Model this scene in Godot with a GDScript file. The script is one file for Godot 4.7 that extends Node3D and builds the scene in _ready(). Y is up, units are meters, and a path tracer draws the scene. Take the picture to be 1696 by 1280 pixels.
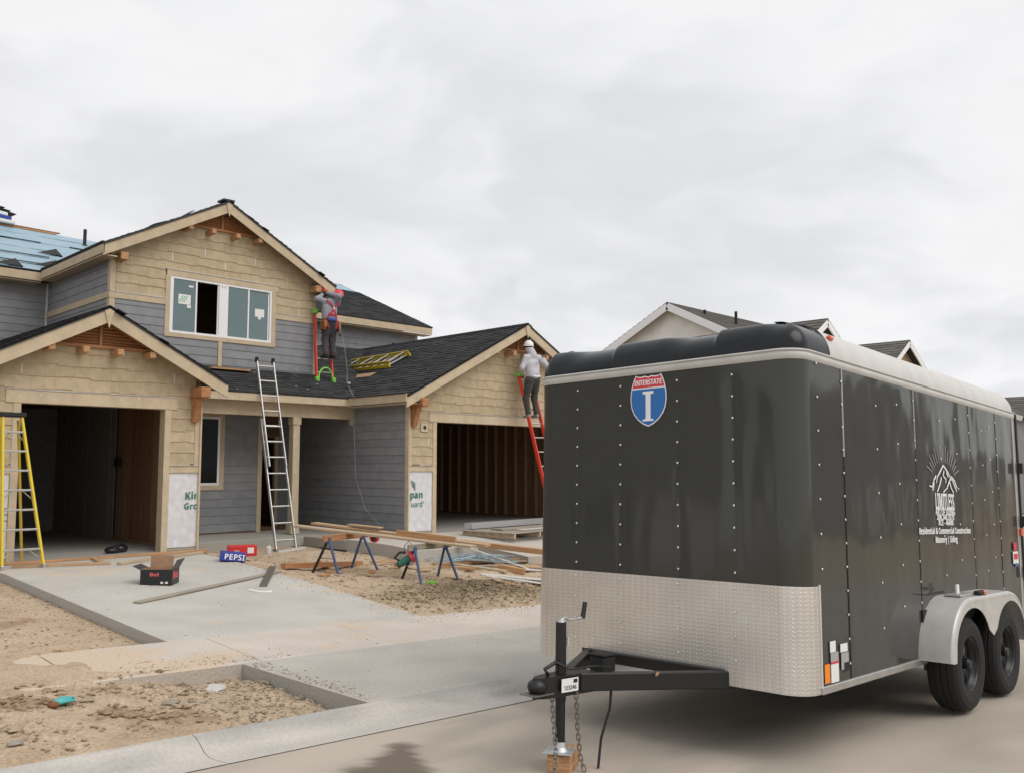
extends Node3D
# A townhouse under construction behind a parked cargo trailer, overcast day.
# x runs along the street to the right, z points from the house to the street, y is up; y = 0 is the garage slab.

var M := {}
var taken := {}
var rng := RandomNumberGenerator.new()
var noise := FastNoiseLite.new()
var noise2 := FastNoiseLite.new()

# ---------------------------------------------------------------- mesh builder
class MB:
	var v := PackedVector3Array()
	var n := PackedVector3Array()
	var c := PackedColorArray()
	var u := PackedVector2Array()
	var col := Color.WHITE
	var colored := false

	func put(p: Vector3, nn: Vector3, uv: Vector2, cc: Color) -> void:
		v.append(p); n.append(nn); u.append(uv); c.append(cc)

	func tri(a: Vector3, b: Vector3, d: Vector3) -> void:   # counter-clockwise seen from outside
		var nn := (b - a).cross(d - a).normalized()
		put(a, nn, Vector2.ZERO, col); put(d, nn, Vector2.ZERO, col); put(b, nn, Vector2.ZERO, col)

	func quad(a: Vector3, b: Vector3, d: Vector3, e: Vector3) -> void:
		var nn := (d - a).cross(e - b)
		nn = nn.normalized()
		put(a, nn, Vector2(0, 1), col); put(d, nn, Vector2(1, 0), col); put(b, nn, Vector2(1, 1), col)
		put(a, nn, Vector2(0, 1), col); put(e, nn, Vector2(0, 0), col); put(d, nn, Vector2(1, 0), col)

	func smooth_quad(a: Vector3, b: Vector3, d: Vector3, e: Vector3, na: Vector3, nb: Vector3, nd: Vector3, ne: Vector3, ua := Vector2.ZERO, ub := Vector2.ZERO, ud := Vector2.ZERO, ue := Vector2.ZERO, ca := Color.WHITE, cb := Color.WHITE, cd := Color.WHITE, ce := Color.WHITE) -> void:
		put(a, na, ua, ca); put(d, nd, ud, cd); put(b, nb, ub, cb)
		put(a, na, ua, ca); put(e, ne, ue, ce); put(d, nd, ud, cd)

	func box(mid: Vector3, size: Vector3, b := Basis.IDENTITY, bev := 0.0) -> void:
		var h := size * 0.5
		if bev <= 0.0:
			for ax in 3:
				for s in [-1.0, 1.0]:
					var o := Vector3.ZERO; o[ax] = s * h[ax]
					var e1 := Vector3.ZERO; e1[(ax + 1) % 3] = h[(ax + 1) % 3]
					var e2 := Vector3.ZERO; e2[(ax + 2) % 3] = h[(ax + 2) % 3] * s
					quad(mid + b * (o - e1 - e2), mid + b * (o + e1 - e2), mid + b * (o + e1 + e2), mid + b * (o - e1 + e2))
			return
		var bb := minf(bev, minf(h.x, minf(h.y, h.z)) * 0.8)
		var i := h - Vector3(bb, bb, bb)
		for ax in 3:
			var a1 := (ax + 1) % 3
			var a2 := (ax + 2) % 3
			for s in [-1.0, 1.0]:
				var o := Vector3.ZERO; o[ax] = s * h[ax]
				var e1 := Vector3.ZERO; e1[a1] = i[a1]
				var e2 := Vector3.ZERO; e2[a2] = i[a2] * s
				quad(mid + b * (o - e1 - e2), mid + b * (o + e1 - e2), mid + b * (o + e1 + e2), mid + b * (o - e1 + e2))
			for s1 in [-1.0, 1.0]:      # the edges that run along ax
				for s2 in [-1.0, 1.0]:
					var p := Vector3.ZERO; p[a1] = s1 * h[a1]; p[a2] = s2 * i[a2]
					var q := Vector3.ZERO; q[a1] = s1 * i[a1]; q[a2] = s2 * h[a2]
					var e := Vector3.ZERO; e[ax] = i[ax] * s1 * s2
					quad(mid + b * (p - e), mid + b * (p + e), mid + b * (q + e), mid + b * (q - e)) if s1 * s2 < 0 else quad(mid + b * (p + e), mid + b * (p - e), mid + b * (q - e), mid + b * (q + e))
		for sx in [-1.0, 1.0]:
			for sy in [-1.0, 1.0]:
				for sz in [-1.0, 1.0]:
					var p1 := Vector3(sx * h.x, sy * i.y, sz * i.z)
					var p2 := Vector3(sx * i.x, sy * h.y, sz * i.z)
					var p3 := Vector3(sx * i.x, sy * i.y, sz * h.z)
					if sx * sy * sz > 0: tri(mid + b * p1, mid + b * p2, mid + b * p3)
					else: tri(mid + b * p1, mid + b * p3, mid + b * p2)

	func bar(p: Vector3, q: Vector3, w: float, h: float, up := Vector3.UP, bev := 0.0) -> void:  # w across, h along up
		var x := (q - p).normalized()
		var z := x.cross(up)
		if z.length() < 0.01: z = x.cross(Vector3.RIGHT)
		z = z.normalized()
		box((p + q) * 0.5, Vector3((q - p).length(), h, w), Basis(x, z.cross(x), z), bev)

	func tube(pts: Array, r: float, sides := 8, caps := true, r2 := -1.0) -> void:
		var rings := []
		var m := pts.size()
		var ref := Vector3.UP
		var d0: Vector3 = (pts[1] - pts[0]).normalized()
		if absf(d0.dot(ref)) > 0.9: ref = Vector3.RIGHT
		for i in m:
			var d: Vector3 = (pts[mini(i + 1, m - 1)] - pts[maxi(i - 1, 0)]).normalized()
			var a := d.cross(ref).normalized()
			var b := a.cross(d).normalized()
			ref = b
			var rr := r if r2 < 0.0 else lerpf(r, r2, float(i) / (m - 1))
			var ring := []
			for k in sides:
				var t := TAU * k / sides
				var nn: Vector3 = a * cos(t) + b * sin(t)
				ring.append([pts[i] + nn * rr, nn])
			rings.append(ring)
		for i in m - 1:
			for k in sides:
				var k2 := (k + 1) % sides
				var A = rings[i][k]; var B = rings[i][k2]; var D = rings[i + 1][k2]; var E = rings[i + 1][k]
				smooth_quad(A[0], E[0], D[0], B[0], A[1], E[1], D[1], B[1], Vector2.ZERO, Vector2.ZERO, Vector2.ZERO, Vector2.ZERO, col, col, col, col)
		if caps:
			for k in range(1, sides - 1):
				tri(rings[0][0][0], rings[0][k][0], rings[0][k + 1][0])
				tri(rings[m - 1][0][0], rings[m - 1][k + 1][0], rings[m - 1][k][0])

	func lathe(prof: Array, o: Vector3, axis: Vector3, sides := 24) -> void:   # prof: Vector2(radius, along axis)
		var a := axis.cross(Vector3.UP if absf(axis.dot(Vector3.UP)) < 0.9 else Vector3.RIGHT).normalized()
		var b := axis.cross(a).normalized()
		for i in prof.size() - 1:
			var p: Vector2 = prof[i]; var q: Vector2 = prof[i + 1]
			var d := (q - p).normalized()
			for k in sides:
				var t0 := TAU * k / sides; var t1 := TAU * (k + 1) / sides
				var r0 := a * cos(t0) + b * sin(t0); var r1 := a * cos(t1) + b * sin(t1)
				var n0 := (r0 * d.y - axis * d.x); var n1 := (r1 * d.y - axis * d.x)
				smooth_quad(o + r0 * p.x + axis * p.y, o + r1 * p.x + axis * p.y, o + r1 * q.x + axis * q.y, o + r0 * q.x + axis * q.y, n0, n1, n1, n0, Vector2.ZERO, Vector2.ZERO, Vector2.ZERO, Vector2.ZERO, col, col, col, col)

	func ball(o: Vector3, r: Vector3, su := 8, sv := 5, v0 := 0.0, v1 := 1.0) -> void:
		for i in sv:
			for k in su:
				var q := []
				for e in [[k, i], [k + 1, i], [k + 1, i + 1], [k, i + 1]]:
					var th: float = PI * lerpf(v0, v1, float(e[1]) / sv); var ph: float = -TAU * e[0] / su
					q.append(Vector3(sin(th) * cos(ph), cos(th), sin(th) * sin(ph)))
				smooth_quad(o + q[0] * r, o + q[3] * r, o + q[2] * r, o + q[1] * r, (q[0] / r).normalized(), (q[3] / r).normalized(), (q[2] / r).normalized(), (q[1] / r).normalized(), Vector2.ZERO, Vector2.ZERO, Vector2.ZERO, Vector2.ZERO, col, col, col, col)

	# a polygon (counter-clockwise in the frame U, V; N = U x V) with a back at depth d0 and a front at d1
	func prism(poly: Array, o: Vector3, U: Vector3, V: Vector3, N: Vector3, d0: float, d1: float) -> void:
		var f := []; var k := []
		var pk := PackedVector2Array()
		for p in poly:
			var w: Vector3 = o + U * p.x + V * p.y
			f.append(w + N * d1); k.append(w + N * d0); pk.append(p)
		var idx := Geometry2D.triangulate_polygon(pk)
		for i in range(0, idx.size(), 3):
			var A := pk[idx[i]]; var B := pk[idx[i + 1]]; var D := pk[idx[i + 2]]
			var flip := (B - A).cross(D - A) < 0
			var i1: int = idx[i + 2] if flip else idx[i + 1]
			var i2: int = idx[i + 1] if flip else idx[i + 2]
			tri(f[idx[i]], f[i1], f[i2])
			tri(k[idx[i]], k[i2], k[i1])
		for i in poly.size():
			var j := (i + 1) % poly.size()
			quad(k[i], k[j], f[j], f[i])

	func mesh() -> ArrayMesh:
		var am := ArrayMesh.new()
		if v.is_empty(): return am
		var a := []; a.resize(Mesh.ARRAY_MAX)
		a[Mesh.ARRAY_VERTEX] = v; a[Mesh.ARRAY_NORMAL] = n; a[Mesh.ARRAY_TEX_UV] = u
		if colored: a[Mesh.ARRAY_COLOR] = c
		am.add_surface_from_arrays(Mesh.PRIMITIVE_TRIANGLES, a)
		return am

# ---------------------------------------------------------------- nodes
func numbered(s: String) -> String:
	if not taken.has(s):
		taken[s] = 0
		return s
	taken[s] += 1
	return "%s_%03d" % [s, taken[s]]

func tag(o: Node3D, label: String, category: String, group := "", kind := "") -> Node3D:
	if label: o.set_meta("label", label)
	if category: o.set_meta("category", category)
	if group: o.set_meta("group", group)
	if kind: o.set_meta("kind", kind)
	return o

func thing(called: String, label: String, category: String, at := Vector3.ZERO, b := Basis.IDENTITY, group := "") -> Node3D:
	var o := Node3D.new(); o.name = numbered(called); add_child(o)
	o.transform = Transform3D(b, at)
	tag(o, label, category, group)
	return o

func obj(called: String, what, m: Material, parent: Node3D = null) -> MeshInstance3D:
	var o := MeshInstance3D.new()
	o.mesh = what.mesh() if what is MB else what
	o.material_override = m
	if parent == null:
		o.name = numbered(called); add_child(o)
	else:
		o.name = called; parent.add_child(o, true)
	return o

func struct(called: String, what, m: Material) -> MeshInstance3D:
	var o := obj(called, what, m)
	o.set_meta("kind", "structure")
	return o

func stuff(called: String, what, m: Material, parent: Node3D = null, label := "", category := "") -> MeshInstance3D:
	var o := obj(called, what, m, parent)
	tag(o, label, category, "", "stuff")
	return o

func bx(called: String, mid: Vector3, size: Vector3, m: Material, parent: Node3D = null, b := Basis.IDENTITY, bev := 0.0) -> MeshInstance3D:
	var k := MB.new(); k.box(Vector3.ZERO, size, Basis.IDENTITY, bev)
	var o := obj(called, k, m, parent)
	o.transform = Transform3D(b, mid)
	return o

# a straight piece whose own x axis runs along it, so that wood grain follows it; w across, h along up
func beam(called: String, p: Vector3, q: Vector3, w: float, h: float, m: Material, parent: Node3D = null, up := Vector3.UP, bev := 0.003) -> MeshInstance3D:
	var x := (q - p).normalized()
	var z := x.cross(up)
	if z.length() < 0.01: z = x.cross(Vector3.RIGHT)
	z = z.normalized()
	return bx(called, (p + q) * 0.5, Vector3((q - p).length(), h, w), m, parent, Basis(x, z.cross(x), z), bev)

func one(called: String, f: Callable, m: Material, parent: Node3D = null) -> MeshInstance3D:
	var k := MB.new(); f.call(k)
	return obj(called, k, m, parent)

func letters(called: String, s: String, at: Vector3, b: Basis, height: float, squeeze: float, m: Material, parent: Node3D, bold := false, serif := false) -> MeshInstance3D:
	var t := TextMesh.new()
	var f := SystemFont.new()
	f.font_names = PackedStringArray(["Droid Serif" if serif else "Droid Sans"])
	f.font_weight = 700 if bold else 400
	t.font = f; t.text = s; t.font_size = 64; t.pixel_size = height / 46.0; t.depth = 0.002
	t.curve_step = 2.0
	var o := obj(called, t, m, parent)
	o.transform = Transform3D(b * Basis.from_scale(Vector3(squeeze, 1, 1)), at)
	return o

# ---------------------------------------------------------------- materials
func lin(r: float, g: float, b: float) -> Color:
	return Color(r, g, b).linear_to_srgb()

func noise_tex(freq: float, lo: float, hi: float, sd: int, size := 512, octaves := 5, as_normal := false, strength := 4.0, kind := FastNoiseLite.TYPE_SIMPLEX_SMOOTH) -> NoiseTexture2D:
	var f := FastNoiseLite.new()
	f.seed = sd; f.frequency = freq; f.fractal_octaves = octaves; f.noise_type = kind
	var t := NoiseTexture2D.new()
	t.width = size; t.height = size; t.seamless = true; t.noise = f
	if as_normal:
		t.as_normal_map = true; t.bump_strength = strength
	else:
		var g := Gradient.new()
		g.set_color(0, Color(lo, lo, lo)); g.set_color(1, Color(hi, hi, hi))
		t.color_ramp = g
	return t

func streak_tex(sd: int) -> ImageTexture:      # wood grain along u
	var f := FastNoiseLite.new(); f.seed = sd; f.frequency = 0.02; f.fractal_octaves = 4
	var im := Image.create(512, 256, false, Image.FORMAT_RGB8)
	for y in 256:
		for x in 512:
			var bend := f.get_noise_2d(x * 0.25, y * 0.9) * 9.0
			var g := f.get_noise_2d(x * 0.10, (y + bend) * 5.0) * 0.5 + f.get_noise_2d(x * 0.4 + 900.0, y * 16.0) * 0.3
			var k := clampf(0.84 + g * 0.42, 0.0, 1.0)
			im.set_pixel(x, y, Color(k, k * lerpf(0.94, 1.0, k), k * lerpf(0.86, 1.0, k)))
	return ImageTexture.create_from_image(im)

func mat(c: Color, rough := 0.8, opts := {}) -> StandardMaterial3D:
	var m := StandardMaterial3D.new()
	m.albedo_color = c; m.roughness = rough
	m.metallic_specular = opts.get("spec", 0.5)
	m.metallic = opts.get("metal", 0.0)
	if opts.has("tex"):
		m.albedo_texture = opts.tex
	if opts.has("nrm"):
		m.normal_enabled = true; m.normal_texture = opts.nrm; m.normal_scale = opts.get("nscale", 0.5)
	if opts.has("tri"):
		m.uv1_triplanar = true; m.uv1_scale = opts.tri
		m.uv1_world_triplanar = opts.get("world", false)
	if opts.get("vc", false): m.vertex_color_use_as_albedo = true
	if opts.has("coat"):
		m.clearcoat_enabled = true; m.clearcoat = opts.coat; m.clearcoat_roughness = opts.get("coat_rough", 0.05)
	if opts.has("rim"):
		m.rim_enabled = true; m.rim = opts.rim; m.rim_tint = 0.6
	return m

func materials() -> void:
	var blotch := noise_tex(0.012, 0.88, 1.0, 11)
	var soft := noise_tex(0.006, 0.90, 1.0, 12)
	var grain := noise_tex(0.11, 0.72, 1.0, 13)
	var fine_n := noise_tex(0.09, 0, 1, 14, 512, 4, true, 3.0)
	var rough_n := noise_tex(0.03, 0, 1, 15, 1024, 6, true, 9.0)
	var wood := streak_tex(5)
	var W3 := Vector3(0.5, 2.2, 2.2)
	M.beige = mat(lin(0.535, 0.428, 0.277), 0.75, {"tex": blotch, "tri": Vector3(0.55, 0.55, 0.55), "world": true, "nrm": fine_n, "nscale": 0.25})
	M.beige_b = mat(lin(0.505, 0.402, 0.258), 0.78, {"tex": blotch, "tri": Vector3(0.8, 0.8, 0.8), "world": true, "nrm": fine_n, "nscale": 0.3})
	M.beige_c = mat(lin(0.560, 0.450, 0.295), 0.75, {"tex": blotch, "tri": Vector3(0.7, 0.7, 0.7), "world": true, "nrm": fine_n, "nscale": 0.25})
	M.trim = mat(lin(0.580, 0.472, 0.325), 0.7, {"tex": soft, "tri": Vector3(0.9, 0.9, 0.9), "world": true, "nrm": fine_n, "nscale": 0.2})
	M.grey = mat(lin(0.268, 0.276, 0.290), 0.7, {"tex": soft, "tri": Vector3(0.6, 0.6, 0.6), "world": true, "nrm": fine_n, "nscale": 0.2})
	M.grey_b = mat(lin(0.252, 0.260, 0.274), 0.7, {"tex": blotch, "tri": Vector3(0.5, 0.5, 0.5), "world": true, "nrm": fine_n, "nscale": 0.2})
	M.caulk = mat(lin(0.72, 0.72, 0.70), 0.6)
	M.flash = mat(lin(0.62, 0.63, 0.66), 0.35, {"metal": 0.5})
	M.shingle = mat(Color.WHITE, 0.95, {"vc": true, "tex": grain, "tri": Vector3(2.5, 2.5, 2.5), "world": true, "nrm": fine_n, "nscale": 0.6, "spec": 0.25})
	M.shingle_n = mat(Color.WHITE, 0.95, {"vc": true, "tex": grain, "tri": Vector3(2.0, 2.0, 2.0), "world": true, "spec": 0.25})
	M.felt = mat(lin(0.022, 0.023, 0.026), 0.6)
	M.underlay = mat(lin(0.30, 0.44, 0.53), 0.5, {"tex": soft, "tri": Vector3(0.8, 0.8, 0.8), "world": true, "nrm": rough_n, "nscale": 0.15})
	M.cedar = mat(lin(0.58, 0.27, 0.115), 0.7, {"tex": wood, "tri": W3})
	M.cedar_d = mat(lin(0.46, 0.20, 0.08), 0.7, {"tex": wood, "tri": W3})
	M.pine = mat(lin(0.66, 0.45, 0.27), 0.75, {"tex": wood, "tri": W3})
	M.pine_o = mat(lin(0.66, 0.37, 0.185), 0.75, {"tex": wood, "tri": W3})
	M.pine_p = mat(lin(0.66, 0.52, 0.37), 0.8, {"tex": wood, "tri": W3})
	M.lum_grey = mat(lin(0.46, 0.41, 0.34), 0.85, {"tex": wood, "tri": W3})
	M.white_board = mat(lin(0.62, 0.60, 0.57), 0.7, {"tex": blotch, "tri": Vector3(1.2, 1.2, 1.2)})
	M.stud = mat(lin(0.44, 0.28, 0.16), 0.85, {"tex": wood, "tri": W3})
	M.osb = mat(lin(0.34, 0.20, 0.105), 0.85, {"tex": noise_tex(0.045, 0.6, 1.0, 31, 512, 3, false, 0, FastNoiseLite.TYPE_CELLULAR), "tri": Vector3(1, 1, 1), "world": true})
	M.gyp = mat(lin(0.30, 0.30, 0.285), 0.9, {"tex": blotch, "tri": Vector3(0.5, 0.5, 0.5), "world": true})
	M.dark_room = M.osb
	M.plank_red = mat(lin(0.37, 0.175, 0.095), 0.85, {"tex": wood, "tri": W3})
	M.wrap = mat(lin(0.74, 0.74, 0.76), 0.55, {"tex": soft, "tri": Vector3(1.5, 1.5, 1.5), "world": true, "nrm": rough_n, "nscale": 0.12})
	M.ink = mat(lin(0.03, 0.17, 0.12), 0.7)
	M.vinyl = mat(lin(0.80, 0.80, 0.81), 0.35)
	M.glass = mat(lin(0.085, 0.145, 0.15), 0.03, {"spec": 1.0, "coat": 1.0, "coat_rough": 0.02})
	M.glass.metallic = 0.25
	M.glass_dark = mat(lin(0.008, 0.009, 0.010), 0.05, {"spec": 0.25})
	M.sticker = mat(lin(0.75, 0.76, 0.74), 0.6)
	M.green_print = mat(lin(0.12, 0.42, 0.20), 0.6)
	M.concrete = mat(Color.WHITE, 0.88, {"vc": true, "tex": noise_tex(0.045, 0.88, 1.0, 41, 1024, 6), "tri": Vector3(0.6, 0.6, 0.6), "world": true, "nrm": fine_n, "nscale": 0.25, "spec": 0.35})
	M.street = mat(Color.WHITE, 0.9, {"vc": true, "tex": noise_tex(0.14, 0.62, 1.05, 42, 1024, 4), "tri": Vector3(1.7, 1.7, 1.7), "world": true, "nrm": fine_n, "nscale": 0.5, "spec": 0.3})
	M.dirt = mat(Color.WHITE, 0.97, {"vc": true, "tex": noise_tex(0.035, 0.76, 1.0, 43, 1024, 7), "tri": Vector3(0.7, 0.7, 0.7), "world": true, "nrm": rough_n, "nscale": 0.7, "spec": 0.15})
	M.clod = mat(Color.WHITE, 0.97, {"vc": true, "tex": grain, "tri": Vector3(3, 3, 3), "spec": 0.15})
	M.paint = mat(lin(0.052, 0.0535, 0.0485), 0.45, {"spec": 0.1, "coat": 0.72, "coat_rough": 0.09})
	M.cap = mat(lin(0.010, 0.012, 0.015), 0.24, {"spec": 0.4})
	M.alu = mat(lin(0.62, 0.61, 0.59), 0.42, {"metal": 0.85, "tex": soft, "tri": Vector3(2, 2, 2)})
	M.alu_white = mat(lin(0.63, 0.62, 0.60), 0.4, {"tex": soft, "tri": Vector3(0.8, 0.8, 0.8)})
	M.fender = mat(lin(0.62, 0.61, 0.585), 0.38, {"metal": 0.25, "tex": soft, "tri": Vector3(1.5, 1.5, 1.5)})
	M.rivet = mat(lin(0.72, 0.72, 0.70), 0.3, {"metal": 0.6})
	M.steel = mat(lin(0.011, 0.011, 0.011), 0.42, {"tex": blotch, "tri": Vector3(3, 3, 3)})
	M.frame = mat(lin(0.012, 0.012, 0.012), 0.7)
	M.rubber = mat(lin(0.020, 0.020, 0.020), 0.85, {"tex": grain, "tri": Vector3(3, 3, 3)})
	M.rim = mat(lin(0.03, 0.03, 0.032), 0.35, {"metal": 0.5})
	M.chain = mat(lin(0.20, 0.19, 0.17), 0.5, {"metal": 0.8})
	M.galv = mat(lin(0.55, 0.56, 0.57), 0.45, {"metal": 0.7})
	M.yellow = mat(lin(0.72, 0.55, 0.03), 0.45)
	M.yellow_d = mat(lin(0.50, 0.37, 0.03), 0.5)
	M.red = mat(lin(0.66, 0.055, 0.030), 0.42)
	M.lime = mat(lin(0.20, 0.55, 0.07), 0.45)
	M.black = mat(lin(0.015, 0.015, 0.016), 0.5)
	M.blue_steel = mat(lin(0.075, 0.135, 0.25), 0.45, {"metal": 0.2, "tex": blotch, "tri": Vector3(3, 3, 3)})
	M.teal = mat(lin(0.08, 0.42, 0.44), 0.6)
	M.white = mat(lin(0.78, 0.78, 0.78), 0.5)
	M.print = mat(lin(0.82, 0.82, 0.83), 0.6)
	M.red_print = mat(lin(0.62, 0.04, 0.06), 0.5)
	M.blue_print = mat(lin(0.02, 0.15, 0.45), 0.5)
	M.orange = mat(lin(0.85, 0.25, 0.02), 0.4)
	M.amber = mat(lin(0.65, 0.07, 0.025), 0.25, {"coat": 1.0})
	M.card = mat(lin(0.40, 0.25, 0.145), 0.85, {"tex": soft, "tri": Vector3(3, 3, 3)})
	M.box_black = mat(lin(0.012, 0.012, 0.014), 0.4)
	M.pink_print = mat(lin(0.75, 0.12, 0.14), 0.5)
	M.soda_blue = mat(lin(0.025, 0.05, 0.33), 0.4)
	M.soda_red = mat(lin(0.60, 0.03, 0.03), 0.4)
	M.tool_green = mat(lin(0.02, 0.14, 0.11), 0.45)
	M.strap = mat(lin(0.36, 0.47, 0.52), 0.5)
	M.cloth = mat(Color.WHITE, 0.9, {"vc": true, "tex": blotch, "tri": Vector3(3, 3, 3), "nrm": rough_n, "nscale": 1.2, "rim": 0.2})
	M.harness = mat(lin(0.42, 0.03, 0.05), 0.8)
	M.leather = mat(lin(0.20, 0.075, 0.03), 0.7)
	M.rag = mat(lin(0.06, 0.10, 0.32), 0.85)
	M.hat_red = mat(lin(0.72, 0.06, 0.085), 0.35)
	M.hat_white = mat(lin(0.80, 0.80, 0.80), 0.3)
	M.rope = mat(lin(0.42, 0.43, 0.44), 0.8)
	M.far_white = mat(lin(0.86, 0.85, 0.82), 0.8, {"tex": soft, "tri": Vector3(0.3, 0.3, 0.3), "world": true})
	M.far_tan = mat(lin(0.42, 0.33, 0.20), 0.8, {"tex": soft, "tri": Vector3(0.3, 0.3, 0.3), "world": true})
	M.far_grey = mat(lin(0.22, 0.23, 0.25), 0.8, {"tex": soft, "tri": Vector3(0.3, 0.3, 0.3), "world": true})
	M.tread = plate_material()

func plate_material() -> StandardMaterial3D:      # aluminium tread plate: raised lozenges in two directions, dusty film, scuffed streaks
	var S := 256
	var hm := Image.create(S, S, false, Image.FORMAT_RGB8)
	for y in S:
		for x in S:
			var h := 0.0
			for k in 2:
				for oy in [-1, 0, 1]:
					for ox in [-1, 0, 1]:
						var cx: float = (0.25 + 0.5 * k + ox) * S
						var cy: float = (0.25 + 0.5 * k + oy) * S
						for w in 2:
							var px: float = x - cx - (0.5 * S if w == 1 else 0.0)
							var py: float = float(y) - cy
							var a := 0.785 if (w + k) % 2 == 0 else -0.785
							var l: float = px * cos(a) + py * sin(a)
							var q: float = -px * sin(a) + py * cos(a)
							h = maxf(h, 1.0 - pow(l / (S * 0.23), 2) - pow(q / (S * 0.065), 2))
			var g := sqrt(maxf(h, 0.0))
			hm.set_pixel(x, y, Color(g, g, g))
	hm.bump_map_to_normal_map(7.0)
	var m := mat(lin(0.74, 0.735, 0.72), 0.36, {"metal": 0.80, "vc": true})
	m.normal_enabled = true
	m.normal_texture = ImageTexture.create_from_image(hm)
	m.normal_scale = 1.6
	return m

# ---------------------------------------------------------------- terrain
var PZ := [-400.0, -14.8, -13.4, -8.4, -7.3, -5.4, -4.9, -3.6, -2.4, 3.0, 9.0, 400.0]
var PY := [0.0, 0.0, -0.012, -0.235, -0.292, -0.287, -0.335, -0.325, -0.24, -0.10, -0.25, -0.10]

func profile(z: float) -> float:
	for i in PZ.size() - 1:
		if z <= PZ[i + 1]:
			return lerpf(PY[i], PY[i + 1], clampf((z - PZ[i]) / (PZ[i + 1] - PZ[i]), 0.0, 1.0))
	return PY[-1]

func gy(x: float, z: float) -> float:      # finished level of the concrete and the street
	var t := clampf((z + 14.8) / 6.4, 0.0, 1.0)
	if x > 19.0: t = lerpf(t * t, 1.0, clampf((x - 19.0) / 6.0, 0.0, 1.0))
	else: t = t * t
	var xx := minf(x, 34.0)
	if xx < -6.0: xx = -6.0
	return profile(z) - 0.042 * (xx - 4.0) * t

func sm(a: float, b: float, x: float) -> float:
	var t := clampf((x - a) / (b - a), 0.0, 1.0)
	return t * t * (3.0 - 2.0 * t)

func dirt_y(x: float, z: float) -> float:
	var y := gy(x, z)
	var o := 0.0
	var lump := noise.get_noise_2d(x * 1.1, z * 1.1) * 0.05 + noise2.get_noise_2d(x * 5.0, z * 5.0) * 0.03 - 0.03 * maxf(0.0, 0.35 - absf(noise.get_noise_2d(x * 1.6 + 40.0, z * 3.0)) * 4.0)
	if z < -8.4:
		if x < 5.4:                                  # left of the driveway
			o = -0.115 + 0.05 * sm(-9.6, -8.5, z) * sm(3.4, 2.2, x)
			o += lump * 0.8 * sm(3.85, 3.3, x) + 0.03 * sm(2.5, 0.5, x)
		elif x < 22.0:                                 # between the drives
			o = -0.02 - 0.17 * sm(-10.5, -13.0, z) * sm(7.0, 8.2, x) - 0.05 * sm(9.6, 10.2, x)
			o += lump * 0.9 * sm(6.95, 7.5, x)
			var mx := (x - 8.7) / 1.15; var mz := (z + 9.35) / 0.55
			o += 0.10 * exp(-mx * mx - mz * mz) * (1.0 + lump * 8.0)
		else:
			o = -0.05 + lump
	elif z < -7.3:
		o = lerpf(-0.12, 0.022, sm(3.5, 2.6, x - (z + 7.85) * 0.55 + noise.get_noise_2d(x * 1.5, z * 3.0) * 0.7)) + lump * 0.4
	elif z < -5.4:                                      # planting strip
		o = -0.10 * sm(2.6, 3.6, x) + 0.035 * sm(3.0, 2.1, x) * sm(-5.4, -6.2, z) - 0.005 + lump * 1.0 * sm(-5.4, -5.75, z)
		if x > 4.05: o = -0.3
	elif z < 3.0: o = -0.3
	else: o = 0.05 * sm(3.0, 5.0, z) + lump
	if x > 3.7 and x < 7.0 and z < -8.3 and z > -15.0: # hidden under the driveway
		if x > 3.87 and x < 6.9: o = minf(o, -0.22)
	if z < -14.9 and x > 3.6 and x < 18.6 : o = minf(o, -0.2)
	return y + o

func grid_mesh(xs: Array, zs: Array, hf: Callable, cf: Callable) -> MB:
	var k := MB.new(); k.colored = true
	var P := []; var C := []
	for x in xs:
		var row := []; var crow := []
		for z in zs:
			row.append(Vector3(x, hf.call(x, z), z)); crow.append(cf.call(x, z))
		P.append(row); C.append(crow)
	var N := []
	for i in xs.size():
		var row := []
		for j in zs.size():
			var dx: Vector3 = P[mini(i + 1, xs.size() - 1)][j] - P[maxi(i - 1, 0)][j]
			var dz: Vector3 = P[i][mini(j + 1, zs.size() - 1)] - P[i][maxi(j - 1, 0)]
			row.append(dz.cross(dx).normalized())
		N.append(row)
	for i in xs.size() - 1:
		for j in zs.size() - 1:
			k.smooth_quad(P[i][j], P[i][j + 1], P[i + 1][j + 1], P[i + 1][j], N[i][j], N[i][j + 1], N[i + 1][j + 1], N[i + 1][j], Vector2.ZERO, Vector2.ZERO, Vector2.ZERO, Vector2.ZERO, C[i][j], C[i][j + 1], C[i + 1][j + 1], C[i + 1][j])
	return k

func span(cuts: Array) -> Array:      # [[start, step], ..., [end]]
	var out := []
	for i in cuts.size() - 1:
		var n := maxi(1, int(round((cuts[i + 1][0] - cuts[i][0]) / cuts[i][1])))
		for k in n: out.append(lerpf(cuts[i][0], cuts[i + 1][0], float(k) / n))
	out.append(cuts[-1][0])
	return out

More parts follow.
